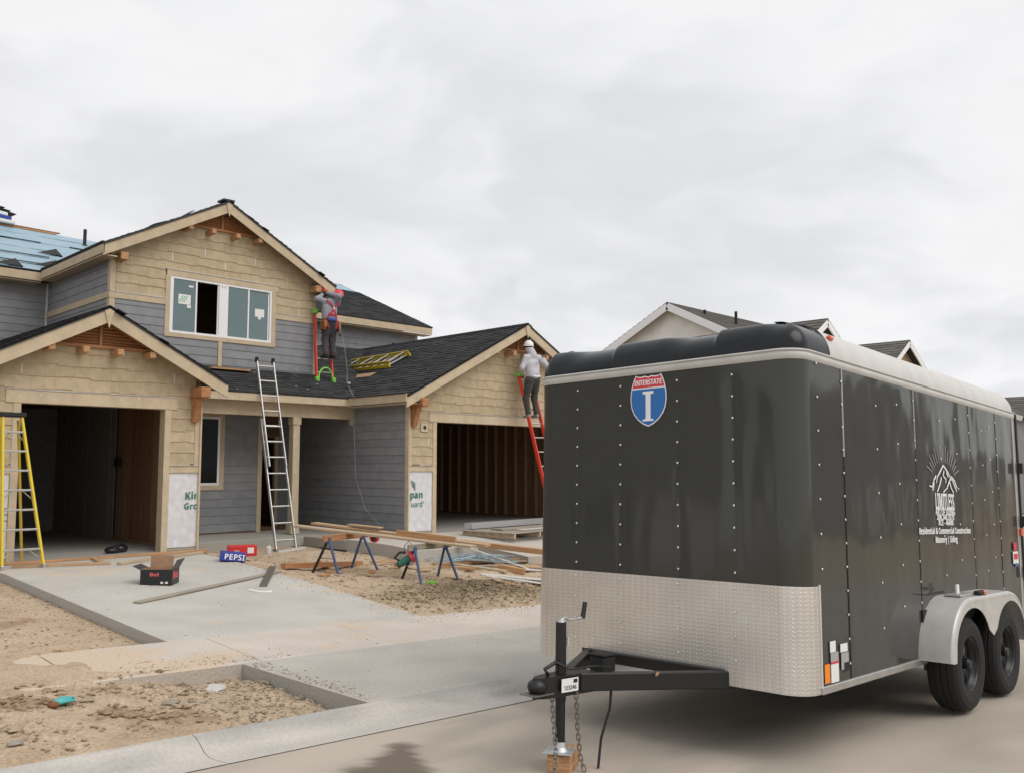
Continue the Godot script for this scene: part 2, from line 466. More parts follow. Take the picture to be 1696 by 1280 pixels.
func dirt_color(x: float, z: float) -> Color:
	var a := noise.get_noise_2d(x * 0.7 + 50.0, z * 0.7) * 0.5 + 0.5
	var b := noise2.get_noise_2d(x * 2.5, z * 2.5 + 70.0) * 0.5 + 0.5
	var c := Color(0.575, 0.44, 0.305).lerp(Color(0.68, 0.54, 0.40), a)
	c = c.lerp(Color(0.43, 0.31, 0.20), sm(0.5, 0.85, b) * 0.6)
	for p in [[2.75, -6.05, 0.42], [2.05, -6.75, 0.38], [1.55, -6.2, 0.34], [2.7, -6.95, 0.22], [1.2, -6.7, 0.3], [2.9, -10.6, 0.5]]:      # turned, darker mud
		var q: float = (Vector2(x - p[0], (z - p[1]) * 1.5).length() / p[2]) + 0.9 * noise2.get_noise_2d(x * 3.1 + 5.0, z * 3.1)
		c = c.lerp(Color(0.40, 0.275, 0.175), 0.75 * sm(1.0, 0.55, q))
	var mx := (x - 8.8) / 1.5; var mz := (z + 9.35) / 0.60
	return c.lerp(Color(0.25, 0.195, 0.13), 0.85 * exp(-mx * mx - mz * mz) * sm(0.25, 0.6, b + 0.2))

func dust_color(base: Color, x: float, z: float, amount: float) -> Color:
	var a := noise.get_noise_2d(x * 0.9 + 11.0, z * 2.2) * 0.6 + noise2.get_noise_2d(x * 2.0, z * 5.0) * 0.4
	var t := sm(-0.05, 0.5, a + amount - 0.3)
	var c := base * (1.0 + 0.10 * noise2.get_noise_2d(x * 1.2 + 200.0, z * 1.2) + 0.05 * noise.get_noise_2d(x * 0.45, z * 0.8 + 60.0))
	return c.lerp(Color(0.66, 0.52, 0.38), t * 0.85)

func slab(called: String, xs: Array, zs: Array, thick: float, base: Color, dust: Callable, lift := 0.004, parent: Node3D = null) -> MeshInstance3D:
	for q in [xs, zs]:      # a tooled, rounded rim
		q.insert(1, q[0] + 0.014); q.insert(q.size() - 1, q[-1] - 0.014)
	var rim := func(x: float, z: float) -> float: return -0.009 if x == xs[0] or x == xs[-1] or z == zs[0] or z == zs[-1] else 0.0
	var k := grid_mesh(xs, zs, func(x, z): return gy(x, z) + lift + rim.call(x, z), func(x, z): return dust_color(base, x, z, dust.call(x, z)))
	k.col = base * 0.9
	var put_edge := func(a: Vector3, b: Vector3):
		k.quad(a + Vector3.DOWN * thick, b + Vector3.DOWN * thick, b, a)
	for i in xs.size() - 1:
		for e in [[zs[-1], 1], [zs[0], -1]]:
			var a := Vector3(xs[i], gy(xs[i], e[0]) + lift - 0.009, e[0]); var b := Vector3(xs[i + 1], gy(xs[i + 1], e[0]) + lift - 0.009, e[0])
			if e[1] > 0: put_edge.call(a, b)
			else: put_edge.call(b, a)
	for j in zs.size() - 1:
		for e in [[xs[0], 1], [xs[-1], -1]]:
			var a := Vector3(e[0], gy(e[0], zs[j]) + lift - 0.009, zs[j]); var b := Vector3(e[0], gy(e[0], zs[j + 1]) + lift - 0.009, zs[j + 1])
			if e[1] > 0: put_edge.call(a, b)
			else: put_edge.call(b, a)
	if parent: return obj(called, k, M.concrete, parent)
	return struct(called, k, M.concrete)

# ---------------------------------------------------------------- camera, sky, sun
func sky_image() -> Image:
	var W := 2048; var H := 1024
	var im := Image.create(W, H, false, Image.FORMAT_RGBF)
	var f := FastNoiseLite.new(); f.seed = 77; f.frequency = 1.0; f.fractal_octaves = 5; f.fractal_gain = 0.5
	var g := FastNoiseLite.new(); g.seed = 19; g.frequency = 1.0; g.fractal_octaves = 4
	for j in H:
		var th := PI * (j + 0.5) / H
		var y := cos(th); var r := sin(th)
		if y < -0.02:
			for i in W: im.set_pixel(i, j, Color(0.70, 0.70, 0.705))
			continue
		for i in W:
			var ph := (float(i) / W - 0.5) * TAU
			var d := Vector3(r * sin(ph), y, -r * cos(ph))
			var s := maxf(y, 0.0) + 0.22                     # a cloud deck seen from below
			var q := Vector3(d.x / s, 0.0, d.z / s)
			q = q.rotated(Vector3.UP, 0.5)
			var a := f.get_noise_3d(q.x * 0.65, q.z * 0.78, 2.0)
			var w := g.get_noise_3d(q.x * 2.0 + a * 1.5, q.z * 2.3, 7.0)
			var t := clampf(a * 0.62 + w * 0.38 + 0.5, 0.0, 1.0)
			var fine := g.get_noise_3d(q.x * 5.0 + w * 2.0, q.z * 6.0, 3.0)
			var near := exp(-maxf(y, 0.0) * 7.0)
			var l := lerpf(0.63, 0.75, sm(0.18, 0.72, t)) + near * 0.05 + 0.022 * fine
			im.set_pixel(i, j, Color(l * lerpf(0.985, 1.0, t), l * lerpf(0.995, 1.0, t), l * lerpf(1.035, 1.0, t)))
	return im

func set_up() -> void:
	var cam := Camera3D.new(); cam.name = "camera"
	add_child(cam)
	cam.position = Vector3(0, 1.435, 0)
	cam.rotation = Vector3(atan(132.0 / 1469.0), -deg_to_rad(90.0 - 44.55), 0)
	cam.fov = rad_to_deg(2.0 * atan(640.0 / 1469.0))
	cam.near = 0.1; cam.far = 900.0
	cam.current = true
	var env := Environment.new()
	env.background_mode = Environment.BG_SKY
	var sky := Sky.new()
	var pano := PanoramaSkyMaterial.new()
	pano.panorama = ImageTexture.create_from_image(sky_image())
	sky.sky_material = pano
	env.sky = sky
	env.tonemap_mode = Environment.TONE_MAPPER_LINEAR
	env.tonemap_exposure = 1.2
	env.sdfgi_enabled = true; env.ssao_enabled = true; env.ssil_enabled = true
	var we := WorldEnvironment.new(); we.environment = env; add_child(we)
	var sun := DirectionalLight3D.new(); sun.name = "sun"
	add_child(sun)
	sun.light_energy = 0.42
	sun.light_angular_distance = 45.0
	sun.light_color = Color(1.0, 0.975, 0.94)
	sun.shadow_enabled = true
	sun.look_at_from_position(Vector3(2, 12, 10), Vector3.ZERO)

# ---------------------------------------------------------------- ground, street, concrete
func build_ground() -> void:
	var xs := span([[-400, 60], [-40, 8], [-8, 1.0], [-1, 0.25], [1.2, 0.07], [4.2, 0.12], [6.8, 0.07], [11.2, 0.12], [14, 0.5], [22, 2], [60, 20], [420, 1]])
	var zs := span([[-400, 50], [-60, 8], [-30, 2.5], [-16, 0.4], [-14.8, 0.08], [-8.4, 0.07], [-5.2, 0.2], [-4.8, 2], [3, 0.8], [12, 6], [60, 40], [400, 1]])
	struct("ground", grid_mesh(xs, zs, func(x, z): return dirt_y(x, z), func(x, z): return dirt_color(x, z)), M.dirt)
	# street: dusty asphalt with one wet patch
	var sx := span([[-300, 40], [-20, 3], [0.5, 0.06], [6.5, 0.2], [14, 1], [34, 8], [420, 1]])
	var sz := span([[-4.9, 0.06], [-2.6, 0.2], [3.0, 1]])
	var st := grid_mesh(sx, sz, func(x, z): return gy(x, z) - 0.003, func(x, z):
		var a: float = noise.get_noise_2d(x * 0.5, z * 1.6 + 31.0)
		var c := Color(0.58, 0.515, 0.44).lerp(Color(0.72, 0.635, 0.54), sm(-0.4, 0.5, a + 0.35 * exp(-(z + 4.9) * 1.2)))
		var px: float = (x - 3.28) * 0.72 + (z + 4.20) * 0.70; var pz: float = -(x - 3.28) * 0.70 + (z + 4.20) * 0.72
		var e: float = absf(px) * 3.3 + maxf(-pz - 0.22, pz - 0.9) * 1.3 + noise2.get_noise_2d(x * 2.6, z * 2.6) * 0.35
		return c.lerp(Color(0.26, 0.215, 0.175), sm(0.62, 0.34, e)))
	struct("street", st, M.street)
	# rolled kerb and gutter, poured in lengths
	var cuts := [-40.0, -30.0, -20.0, -12.0, -6.0, -3.0, 2.62, 5.7, 8.75, 11.8, 14.85, 17.9, 24.0, 30.0, 60.0, 100.0]
	for i in cuts.size() - 1:
		var kx := span([[cuts[i] + 0.002, 0.15 if cuts[i] > -7 and cuts[i] < 12 else 2.0], [cuts[i + 1] - 0.002, 1]])
		var kz := [-5.42, -5.38, -5.34, -5.29, -5.23, -5.17, -5.11, -5.05, -4.98, -4.88]
		var ko := [-0.10, 0.014, 0.030, 0.028, 0.004, -0.026, -0.034, -0.026, -0.012, 0.003]
		var k := grid_mesh(kx, kz, func(x, z): return gy(x, z) + ko[kz.find(z)], func(x, z):
			var wet: float = sm(-0.45, 0.30, noise.get_noise_2d(x * 0.8, z * 6.0 + 5.0)) * (1.0 if z < -5.14 and z > -5.36 else 0.18)
			return dust_color(Color(0.60, 0.56, 0.51).lerp(Color(0.40, 0.395, 0.375), wet * 0.8), x, z, 0.0 + 0.3 * exp(-(z + 5.4) * 30.0)))
		struct("kerb", k, M.concrete)
	# pavement slabs
	var px := [-30.0, -22.0, -14.0, -7.0, -1.9, -0.37, 1.16, 2.7, 4.23, 5.76, 7.29, 8.82, 10.35, 11.9, 13.4, 15.0, 16.5, 18.0, 26.0, 40.0]
	for i in px.size() - 1:
		var fine: bool = px[i] > -2.0 and px[i] < 10.0
		slab("pavement", span([[px[i] + 0.006, 0.09 if fine else 0.8], [px[i + 1] - 0.006, 1]]), span([[-8.395, 0.09 if fine else 0.3], [-7.3, 1]]), 0.34, Color(0.625, 0.565, 0.505), func(x, z): return 0.22 + 0.6 * sm(4.6, 3.0, x - (z + 7.85) * 0.5))
	# driveway apron between pavement and kerb
	for a in [[4.03, 6.78], [6.79, 9.6]]:
		slab("driveway_apron", span([[a[0], 0.09], [a[1], 1]]), span([[-7.294, 0.09], [-5.395, 1]]), 0.3, Color(0.53, 0.505, 0.455), func(x, z): return 0.06)
	slab("driveway_apron", span([[12.6, 0.5], [17.8, 1]]), span([[-7.294, 0.5], [-5.395, 1]]), 0.14, Color(0.50, 0.475, 0.425), func(x, z): return 0.05)
	# driveway slabs
	for a in [[-14.78, -11.55], [-11.54, -8.402]]:
		slab("driveway", span([[3.85, 0.10], [6.98, 1]]), span([[a[0], 0.10], [a[1], 1]]), 0.26, Color(0.545, 0.525, 0.485), func(x, z): return 0.06 + 0.34 * sm(-11.0, -13.5, z) * sm(7.0, 4.5, x) + 0.25 * sm(6.3, 7.0, x))
	for a in [[-14.78, -12.6, 10.35], [-12.59, -11.3, 11.9], [-11.29, -8.402, 12.9]]:
		slab("driveway", span([[a[2], 0.25], [17.9, 1]]), span([[a[0], 0.25], [a[1], 1]]), 0.26, Color(0.57, 0.535, 0.485), func(x, z): return 0.15)
	# porch slab with its walk
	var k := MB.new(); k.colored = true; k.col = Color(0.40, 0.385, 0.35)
	k.box(Vector3(9.55, -0.115, -17.28), Vector3(4.65, 0.2, 2.0), Basis.IDENTITY, 0.01)
	k.box(Vector3(11.1, -0.118, -15.53), Vector3(1.55, 0.2, 1.49), Basis.IDENTITY, 0.01)
	struct("porch_slab", k, M.concrete)
	# garage floors
	for a in [[3.75, 7.2], [11.92, 18.5]]:
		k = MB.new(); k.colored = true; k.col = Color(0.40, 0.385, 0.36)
		k.box(Vector3((a[0] + a[1]) * 0.5, -0.1, -18.2), Vector3(a[1] - a[0], 0.2, 6.82))
		struct("garage_floor", k, M.concrete)
	build_clods()

func clod_mesh(sd: int) -> ArrayMesh:
	var k := MB.new(); k.colored = true
	var r := RandomNumberGenerator.new(); r.seed = sd
	var pts := []
	for i in 5:
		var row := []
		for j in 7:
			var th := PI * i / 4.0; var ph := TAU * j / 7.0
			row.append(Vector3(sin(th) * cos(ph), cos(th) * 0.62, sin(th) * sin(ph)) * r.randf_range(0.45, 1.2))
		pts.append(row)
	for j in 7:
		pts[0][j] = pts[0][0]; pts[4][j] = pts[4][0]
	for i in 4:
		for j in 7:
			k.quad(pts[i][j], pts[i][(j + 1) % 7], pts[i + 1][(j + 1) % 7], pts[i + 1][j])
	return k.mesh()

func scatter(called: String, label: String, category: String, n: int, sd: int, pick: Callable) -> void:
	var mm := MultiMesh.new()
	mm.transform_format = MultiMesh.TRANSFORM_3D; mm.use_colors = true
	mm.mesh = clod_mesh(sd)
	var r := RandomNumberGenerator.new(); r.seed = sd
	var ts := []; var cs := []
	for i in n * 4:
		if ts.size() >= n: break
		var a = pick.call(r)
		if a == null: continue
		ts.append(Transform3D(Basis(Vector3.UP, r.randf() * TAU) * Basis.from_scale(Vector3(a[1] * r.randf_range(0.7, 1.5), a[1] * r.randf_range(0.5, 1.0), a[1])), a[0]))
		cs.append(a[2])
	mm.instance_count = ts.size()
	for i in ts.size():
		mm.set_instance_transform(i, ts[i]); mm.set_instance_color(i, cs[i])
	var o := MultiMeshInstance3D.new(); o.multimesh = mm; o.name = numbered(called); o.material_override = M.clod
	add_child(o)
	tag(o, label, category, "", "stuff")

func build_clods() -> void:
	scatter("dirt_clods", "clods of tan earth scattered over the bare planting strip", "dirt", 2400, 3, func(r):
		var x: float = r.randf_range(0.6, 4.0); var z: float = r.randf_range(-7.4, -5.45)
		if noise.get_noise_2d(x * 1.1, z * 1.4 + 9.0) < -0.05: return null
		var s: float = 0.005 + 0.024 * pow(r.randf(), 5.0)
		return [Vector3(x, dirt_y(x, z) + s * 0.2, z), s, dirt_color(x, z) * r.randf_range(0.78, 1.05)])
	scatter("mud_lumps", "broken lumps of darker mud in the middle of the planting strip", "mud", 420, 31, func(r):
		var c: Vector2 = [Vector2(2.75, -6.05), Vector2(2.05, -6.75), Vector2(1.55, -6.2), Vector2(2.7, -6.95), Vector2(1.2, -6.7)][r.randi() % 5]
		var x: float = c.x + r.randfn() * 0.20; var z: float = c.y + r.randfn() * 0.11
		if z > -5.5 or z < -7.4: return null
		var s: float = 0.012 + 0.040 * pow(r.randf(), 2.5)
		return [Vector3(x, dirt_y(x, z) + s * 0.1, z), s, dirt_color(x, z) * r.randf_range(0.85, 1.15)])
	scatter("gravel_stones", "pale grit along the left edge of the driveway", "gravel", 2200, 4, func(r):
		var z: float = r.randf_range(-14.0, -8.4); var x: float = 3.84 - pow(r.randf(), 2.2) * 1.8
		var s: float = 0.004 + 0.012 * pow(r.randf(), 4.0)
		return [Vector3(x, dirt_y(x, z) + s * 0.3, z), s, Color(0.60, 0.49, 0.36) * r.randf_range(0.65, 1.15)])
	scatter("gravel_stones", "pale grit in the corner of the planting strip by the apron", "gravel", 1700, 8, func(r):
		var x: float = 4.0 - pow(r.randf(), 1.5) * 1.1; var z: float = r.randf_range(-7.28, -5.5)
		var s: float = 0.005 + 0.014 * pow(r.randf(), 4.0)
		return [Vector3(x, dirt_y(x, z) + s * 0.3, z), s, Color(0.62, 0.52, 0.40) * r.randf_range(0.65, 1.15)])
	scatter("dirt_clods", "clods and chips on the dirt yard around the sawhorses", "dirt", 3200, 5, func(r):
		var x: float = r.randf_range(7.0, 11.6); var z: float = r.randf_range(-14.6, -8.45)
		if x > 10.3 and z < -12.5: return null
		var s: float = 0.006 + 0.024 * pow(r.randf(), 5.0)
		return [Vector3(x, dirt_y(x, z) + s * 0.2, z), s, dirt_color(x, z) * r.randf_range(0.7, 1.15)])
	scatter("soil_clods", "dark soil and dead weeds heaped beside the pavement", "soil", 2600, 6, func(r):
		var x: float = 8.75 + r.randfn() * 0.95; var z: float = -9.35 + r.randfn() * 0.42
		if z > -8.5 or x < 7.1: return null
		var s: float = 0.006 + 0.018 * pow(r.randf(), 3.0)
		return [Vector3(x, dirt_y(x, z) + s * 0.4, z), s, Color(0.24, 0.19, 0.125).lerp(Color(0.50, 0.40, 0.27), r.randf())])
	scatter("dirt_crumbs", "crumbs of dirt spilled over the edges of the driveway and pavement", "dirt", 1900, 12, func(r):
		var e: int = r.randi() % 4
		var t: float = absf(r.randfn()) * 0.16
		var p := Vector2(6.97 - t, r.randf_range(-13.2, -8.4))
		if e == 1: p = Vector2(4.04 + t * 0.6, r.randf_range(-7.2, -5.5))
		if e == 2: p = Vector2(r.randf_range(2.4, 4.6), -7.34 - t)
		if e == 3: p = Vector2(r.randf_range(6.6, 9.8), -8.38 + t)
		var s: float = 0.003 + 0.011 * pow(r.randf(), 4.0)
		return [Vector3(p.x, gy(p.x, p.y) + 0.005, p.y), s, Color(0.52, 0.40, 0.275) * r.randf_range(0.6, 1.1)])
	var k := MB.new(); k.colored = true
	var r := RandomNumberGenerator.new(); r.seed = 91
	for i in 5200:
		var x := 8.8 + r.randfn() * 1.05; var z := -9.30 + r.randfn() * 0.38
		if z > -8.47 or x < 7.2: continue
		var p := Vector3(x, dirt_y(x, z) - 0.01, z)
		var d := Vector3(r.randf_range(-1, 1), r.randf_range(0.1, 0.9), r.randf_range(-1, 1)).normalized()
		var l := r.randf_range(0.04, 0.13)
		var sd := d.cross(Vector3.UP).normalized() * 0.0035
		k.col = Color(0.33, 0.26, 0.14).lerp(Color(0.50, 0.42, 0.26), r.randf()) if r.randf() < 0.7 else Color(0.12, 0.13, 0.06)
		k.tri(p - sd, p + sd, p + d * l - Vector3.UP * l * 0.2)
	tag(obj("dead_weeds", k, M.clod), "dry weeds tangled in the dark soil by the pavement", "weeds", "", "stuff")
	scatter("gravel_stones", "specks of dirt and grit lying on the pale concrete", "gravel", 260, 7, func(r):
		var x: float = r.randf_range(2.4, 9.0); var z: float = r.randf_range(-14.0, -5.0)
		if x < 3.9 and (z < -8.3 or z > -7.4): return null
		if x > 6.9 and z < -8.45: return null
		var s: float = 0.0025 + 0.008 * pow(r.randf(), 4.0)
		return [Vector3(x, gy(x, z) + 0.006, z), s, Color(0.42, 0.32, 0.22) * r.randf_range(0.5, 1.3)])

# ---------------------------------------------------------------- cladding
class Wall:
	var o: Vector3
	var U: Vector3
	var V := Vector3.UP
	var N: Vector3
	func _init(a: Vector3, b: Vector3, c: Vector3):
		o = a; U = b; N = c
	func at(u: float, v: float, d := 0.0) -> Vector3:
		return o + U * u + V * v + N * d

func cut_rects(r: Rect2, holes: Array) -> Array:      # r less the holes
	var left := [r]
	for h in holes:
		var out := []
		for q in left:
			var k: Rect2 = q.intersection(h)
			if k.size.x <= 0.0 or k.size.y <= 0.0:
				out.append(q); continue
			if k.position.x > q.position.x + 0.001: out.append(Rect2(q.position, Vector2(k.position.x - q.position.x, q.size.y)))
			if k.end.x < q.end.x - 0.001: out.append(Rect2(Vector2(k.end.x, q.position.y), Vector2(q.end.x - k.end.x, q.size.y)))
			if k.position.y > q.position.y + 0.001: out.append(Rect2(Vector2(k.position.x, q.position.y), Vector2(k.size.x, k.position.y - q.position.y)))
			if k.end.y < q.end.y - 0.001: out.append(Rect2(Vector2(k.position.x, k.end.y), Vector2(k.size.x, q.end.y - k.end.y)))
		left = out
	return left

func clip(poly: Array, lines: Array) -> Array:        # lines: [a, b, c] keeps a*u + b*v <= c
	var p := poly
	for L in lines:
		var out := []
		for i in p.size():
			var A: Vector2 = p[i]; var B: Vector2 = p[(i + 1) % p.size()]
			var da: float = L[0] * A.x + L[1] * A.y - L[2]; var db: float = L[0] * B.x + L[1] * B.y - L[2]
			if da <= 0.0: out.append(A)
			if (da < 0.0 and db > 0.0) or (da > 0.0 and db < 0.0): out.append(A.lerp(B, da / (da - db)))
		p = out
		if p.size() < 3: return []
	return p

# a clapboard: its front leans out towards the bottom edge (v0)
func lean_prism(k: MB, poly: Array, w: Wall, v0: float, v1: float, d_bot: float, d_top: float) -> void:
	var f := []; var b := []
	for p in poly:
		var d := lerpf(d_bot, d_top, clampf((p.y - v0) / (v1 - v0), 0.0, 1.0))
		f.append(w.at(p.x, p.y, d)); b.append(w.at(p.x, p.y, 0.001))
	for i in range(1, poly.size() - 1):
		k.tri(f[0], f[i], f[i + 1])
	for i in poly.size():
		var j := (i + 1) % poly.size()
		k.quad(b[i], b[j], f[j], f[i])

func lap_siding(parent: Node3D, w: Wall, u0: float, u1: float, v0: float, v1: float, holes := [], lines := [], mats := [], e := 0.178) -> void:
	var v := v0
	while v < v1 - 0.02:
		var top := minf(v + e + 0.022, v1)
		var cuts := [u0]
		if u1 - u0 > 3.7: cuts.append(u0 + rng.randf_range(1.1, minf(3.6, u1 - u0 - 0.8)))
		cuts.append(u1)
		for i in cuts.size() - 1:
			for r in cut_rects(Rect2(cuts[i] + 0.0015, v, cuts[i + 1] - cuts[i] - 0.003, top - v), holes):
				var poly := clip([r.position, Vector2(r.end.x, r.position.y), r.end, Vector2(r.position.x, r.end.y)], lines)
				if poly.size() < 3: continue
				var k := MB.new()
				lean_prism(k, poly, w, v, v + e + 0.022, 0.021, 0.008)
				obj("siding_board", k, mats[rng.randi() % mats.size()], parent)
		v += e

func shake_siding(parent: Node3D, w: Wall, u0: float, u1: float, v0: float, v1: float, holes := [], lines := [], e := 0.195) -> void:
	var v := v0
	var row := 0
	var mats := [M.beige, M.beige, M.beige_b, M.beige_c]
	while v < v1 - 0.01:
		var u := u0 - rng.randf_range(0.0, 0.9)
		while u < u1:
			var pw := 1.2
			var k := MB.new()
			for r in cut_rects(Rect2(u + 0.001, v + 0.004, pw - 0.002, e + 0.02), holes):      # the sheet behind the tabs
				var back := clip([r.position, Vector2(r.end.x, r.position.y), r.end, Vector2(r.position.x, r.end.y)], lines + [[-1, 0, -u0], [1, 0, u1], [0, 1, v1]])
				if back.size() >= 3: lean_prism(k, back, w, v, v + e + 0.03, 0.0185, 0.005)
			var t := u
			while t < u + pw - 0.01:
				var tw := [0.13, 0.17, 0.21, 0.25, 0.31][rng.randi() % 5] as float
				if u + pw - t - tw < 0.08: tw = u + pw - t
				var drop := [0.0, 0.0, 0.012, 0.018, 0.026][rng.randi() % 5] as float
				var thick := rng.randf_range(0.0, 0.002)
				for r in cut_rects(Rect2(t + 0.0008, v - drop, tw - 0.0016, e + 0.03 + drop), holes):
					var poly := clip([r.position, Vector2(r.end.x, r.position.y), r.end, Vector2(r.position.x, r.end.y)], lines + [[-1, 0, -u0], [1, 0, u1], [0, 1, v1], [0, -1, -v0 + 0.03]])
					if poly.size() >= 3: lean_prism(k, poly, w, v - drop, v + e + 0.03, 0.022 + thick, 0.007)
				t += tw
			if k.v.size() > 0: obj("shingle_panel", k, mats[rng.randi() % mats.size()], parent)
			if k.v.size() > 0 and rng.randf() < 0.28 and u > u0 + 0.1 and u < u1 - 0.1:
				var pc := clip([Vector2(u - 0.007, v + 0.01), Vector2(u + 0.006, v + 0.01), Vector2(u + 0.006, v + e), Vector2(u - 0.007, v + e)], lines)
				var bad := false
				for h in holes:
					if Rect2(u - 0.02, v, 0.04, e).intersects(h): bad = true
				if pc.size() == 4 and not bad:
					var kc := MB.new(); lean_prism(kc, pc, w, v, v + e, 0.024, 0.014)
					obj("caulk_line", kc, M.caulk, parent)
			u += pw
		v += e; row += 1

# ---------------------------------------------------------------- roofs
# o: eave corner, U along the eave (to the right seen from outside), S up the slope; clip lines in (u, s)
func shingles(parent: Node3D, o: Vector3, U: Vector3, S: Vector3, lu: float, ls: float, lines := [], e := 0.14, tone := 1.0) -> void:
	var k := MB.new(); k.colored = true
	var N := U.cross(S).normalized()
	var w := Wall.new(o, U, N); w.V = S
	var s := 0.0
	while s < ls:
		var t := -rng.randf_range(0.0, 0.3)
		var rowtone := rng.randf_range(0.92, 1.08)
		while t < lu:
			var tw := rng.randf_range(0.14, 0.36)
			var top := minf(s + e + 0.02, ls)
			var poly := clip([Vector2(maxf(t, 0), s), Vector2(minf(t + tw, lu), s), Vector2(minf(t + tw, lu), top), Vector2(maxf(t, 0), top)], lines)
			if poly.size() >= 3:
				var g := rng.randf_range(0.75, 1.3) * rowtone * tone
				k.col = Color(0.068, 0.070, 0.072) * g
				lean_prism(k, poly, w, s, s + e + 0.02, rng.randf_range(0.017, 0.029), 0.009)
			t += tw
		s += e
	stuff("shingle_courses", k, M.shingle, parent)

func deck(parent: Node3D, called: String, o: Vector3, U: Vector3, S: Vector3, lu: float, ls: float, m: Material, thick := 0.03) -> MeshInstance3D:
	var k := MB.new()
	var N := U.cross(S).normalized()
	k.prism([Vector2(0, 0), Vector2(lu, 0), Vector2(lu, ls), Vector2(0, ls)], o, U, S, N, -thick, 0.0)
	return obj(called, k, m, parent)

func roof_slope(parent: Node3D, o: Vector3, U: Vector3, S: Vector3, lu: float, ls: float, shingled := true) -> MeshInstance3D:
	var d := deck(parent, "roof", o, U, S, lu, ls, M.felt)
	if shingled: shingles(d, o, U, S, lu, ls)
	return d

# a gable front: rake boards, soffit, truss vent with slats
func rake_pair(parent: Node3D, ax: float, ay: float, z: float, xl: float, xr: float, slope: float, h: float, soffit_back: float) -> void:
	for e in [[xl, -1.0], [xr, 1.0]]:
		var x: float = e[0]; var s: float = e[1]
		var y: float = ay - slope * absf(x - ax)
		var k := MB.new()
		var poly := [Vector2(ax, ay), Vector2(ax, ay - h), Vector2(x, y - h), Vector2(x, y)]
		if s > 0: poly.reverse()
		poly.reverse()
		var p2 := []
		for p in poly: p2.append(p)
		if Geometry2D.is_polygon_clockwise(PackedVector2Array(p2)): p2.reverse()
		k.prism(p2, Vector3(0, 0, z + (0.002 if s > 0 else 0.0)), Vector3.RIGHT, Vector3.UP, Vector3.BACK, -0.04, 0.0)
		var rk := obj("rake_board", k, M.trim, parent)
		k = MB.new()      # dark drip edge above the board
		k.bar(Vector3(ax, ay + 0.012, z - 0.01), Vector3(x, y + 0.012, z - 0.01), 0.06, 0.02, Vector3.UP)
		obj("drip_edge", k, M.felt, rk)
		k = MB.new()
		var q := [Vector3(ax, ay - 0.055, z - 0.04), Vector3(x, y - 0.055, z - 0.04), Vector3(x, y - 0.055, soffit_back), Vector3(ax, ay - 0.055, soffit_back)]
		if s > 0: k.quad(q[0], q[1], q[2], q[3])
		else: k.quad(q[3], q[2], q[1], q[0])
		obj("soffit", k, M.lum_grey, parent)
	var kk := MB.new()      # the small pointed board that covers the peak joint
	kk.prism([Vector2(ax - 0.075, ay - 0.06), Vector2(ax, ay - h - 0.10), Vector2(ax + 0.075, ay - 0.06), Vector2(ax, ay - 0.015)], Vector3(0, 0, z), Vector3.RIGHT, Vector3.UP, Vector3.BACK, 0.003, 0.022)
	obj("peak_board", kk, M.trim, parent)

func gable_vent(parent: Node3D, ax: float, y0: float, y1: float, z: float, slope: float) -> void:
	var half := (y1 - y0) / slope
	var vent := Node3D.new(); vent.name = "gable_vent"; parent.add_child(vent, true)
	var k := MB.new()
	k.prism([Vector2(ax - half, y0), Vector2(ax + half, y0), Vector2(ax, y1)], Vector3(0, 0, z), Vector3.RIGHT, Vector3.UP, Vector3.BACK, 0.0, 0.012)
	obj("backing", k, M.cedar_d, vent)
	var y := y0 + 0.065
	while y < y1 - 0.06:
		var hw := (y1 - y) / slope - 0.05
		if hw > 0.05:
			for s in [-1.0, 1.0]:
				var b := Basis(Vector3.RIGHT, -0.5)
				bx("slat", Vector3(ax + s * (hw * 0.5 + 0.02), y, z + 0.03), Vector3(hw - 0.03, 0.012, 0.05), M.cedar, vent, b)
		y += 0.052
	beam("frame", Vector3(ax - half - 0.02, y0 + 0.02, z + 0.035), Vector3(ax + half + 0.02, y0 + 0.02, z + 0.035), 0.07, 0.05, M.cedar, vent)
	beam("frame", Vector3(ax, y0 + 0.045, z + 0.037), Vector3(ax, y1 - 0.02, z + 0.037), 0.05, 0.05, M.cedar, vent, Vector3.BACK)
	for s in [-1.0, 1.0]:
		beam("frame", Vector3(ax + s * half, y0 + 0.03, z + 0.033), Vector3(ax, y1 + 0.01, z + 0.033), 0.06, 0.045, M.cedar_d, vent)

func corbel(parent: Node3D, x: float, y: float, z: float, s := 0.11, l := 0.36) -> void:
	bx("corbel", Vector3(x, y, z + l * 0.5), Vector3(l, s, s), M.pine_o, parent, Basis(Vector3.BACK, Vector3.UP, Vector3.LEFT), 0.008)

func knee_brace(parent: Node3D, x: float, y: float, z: float) -> void:
	var b := Node3D.new(); b.name = "knee_brace"; parent.add_child(b, true)
	bx("arm", Vector3(x, y, z + 0.20), Vector3(0.44, 0.18, 0.17), M.cedar, b, Basis(Vector3.BACK, Vector3.UP, Vector3.LEFT), 0.01)
	var k := MB.new()
	k.prism([Vector2(0.0, -0.09), Vector2(0.0, -0.50), Vector2(0.06, -0.50), Vector2(0.10, -0.42), Vector2(0.15, -0.26), Vector2(0.22, -0.095)], Vector3(x + 0.055, y, z), Vector3.BACK, Vector3.UP, Vector3.LEFT, 0.0, 0.11)
	obj("strut", k, M.cedar, b)

# ---------------------------------------------------------------- the townhouse
const ZG := -14.82
const ZR := -14.45
const Z2 := -18.05
const ZM := -21.7

func solid(parent: Node3D, called: String, a: Vector3, b: Vector3, m: Material) -> MeshInstance3D:
	return bx(called, (a + b) * 0.5, (b - a).abs(), m, parent)

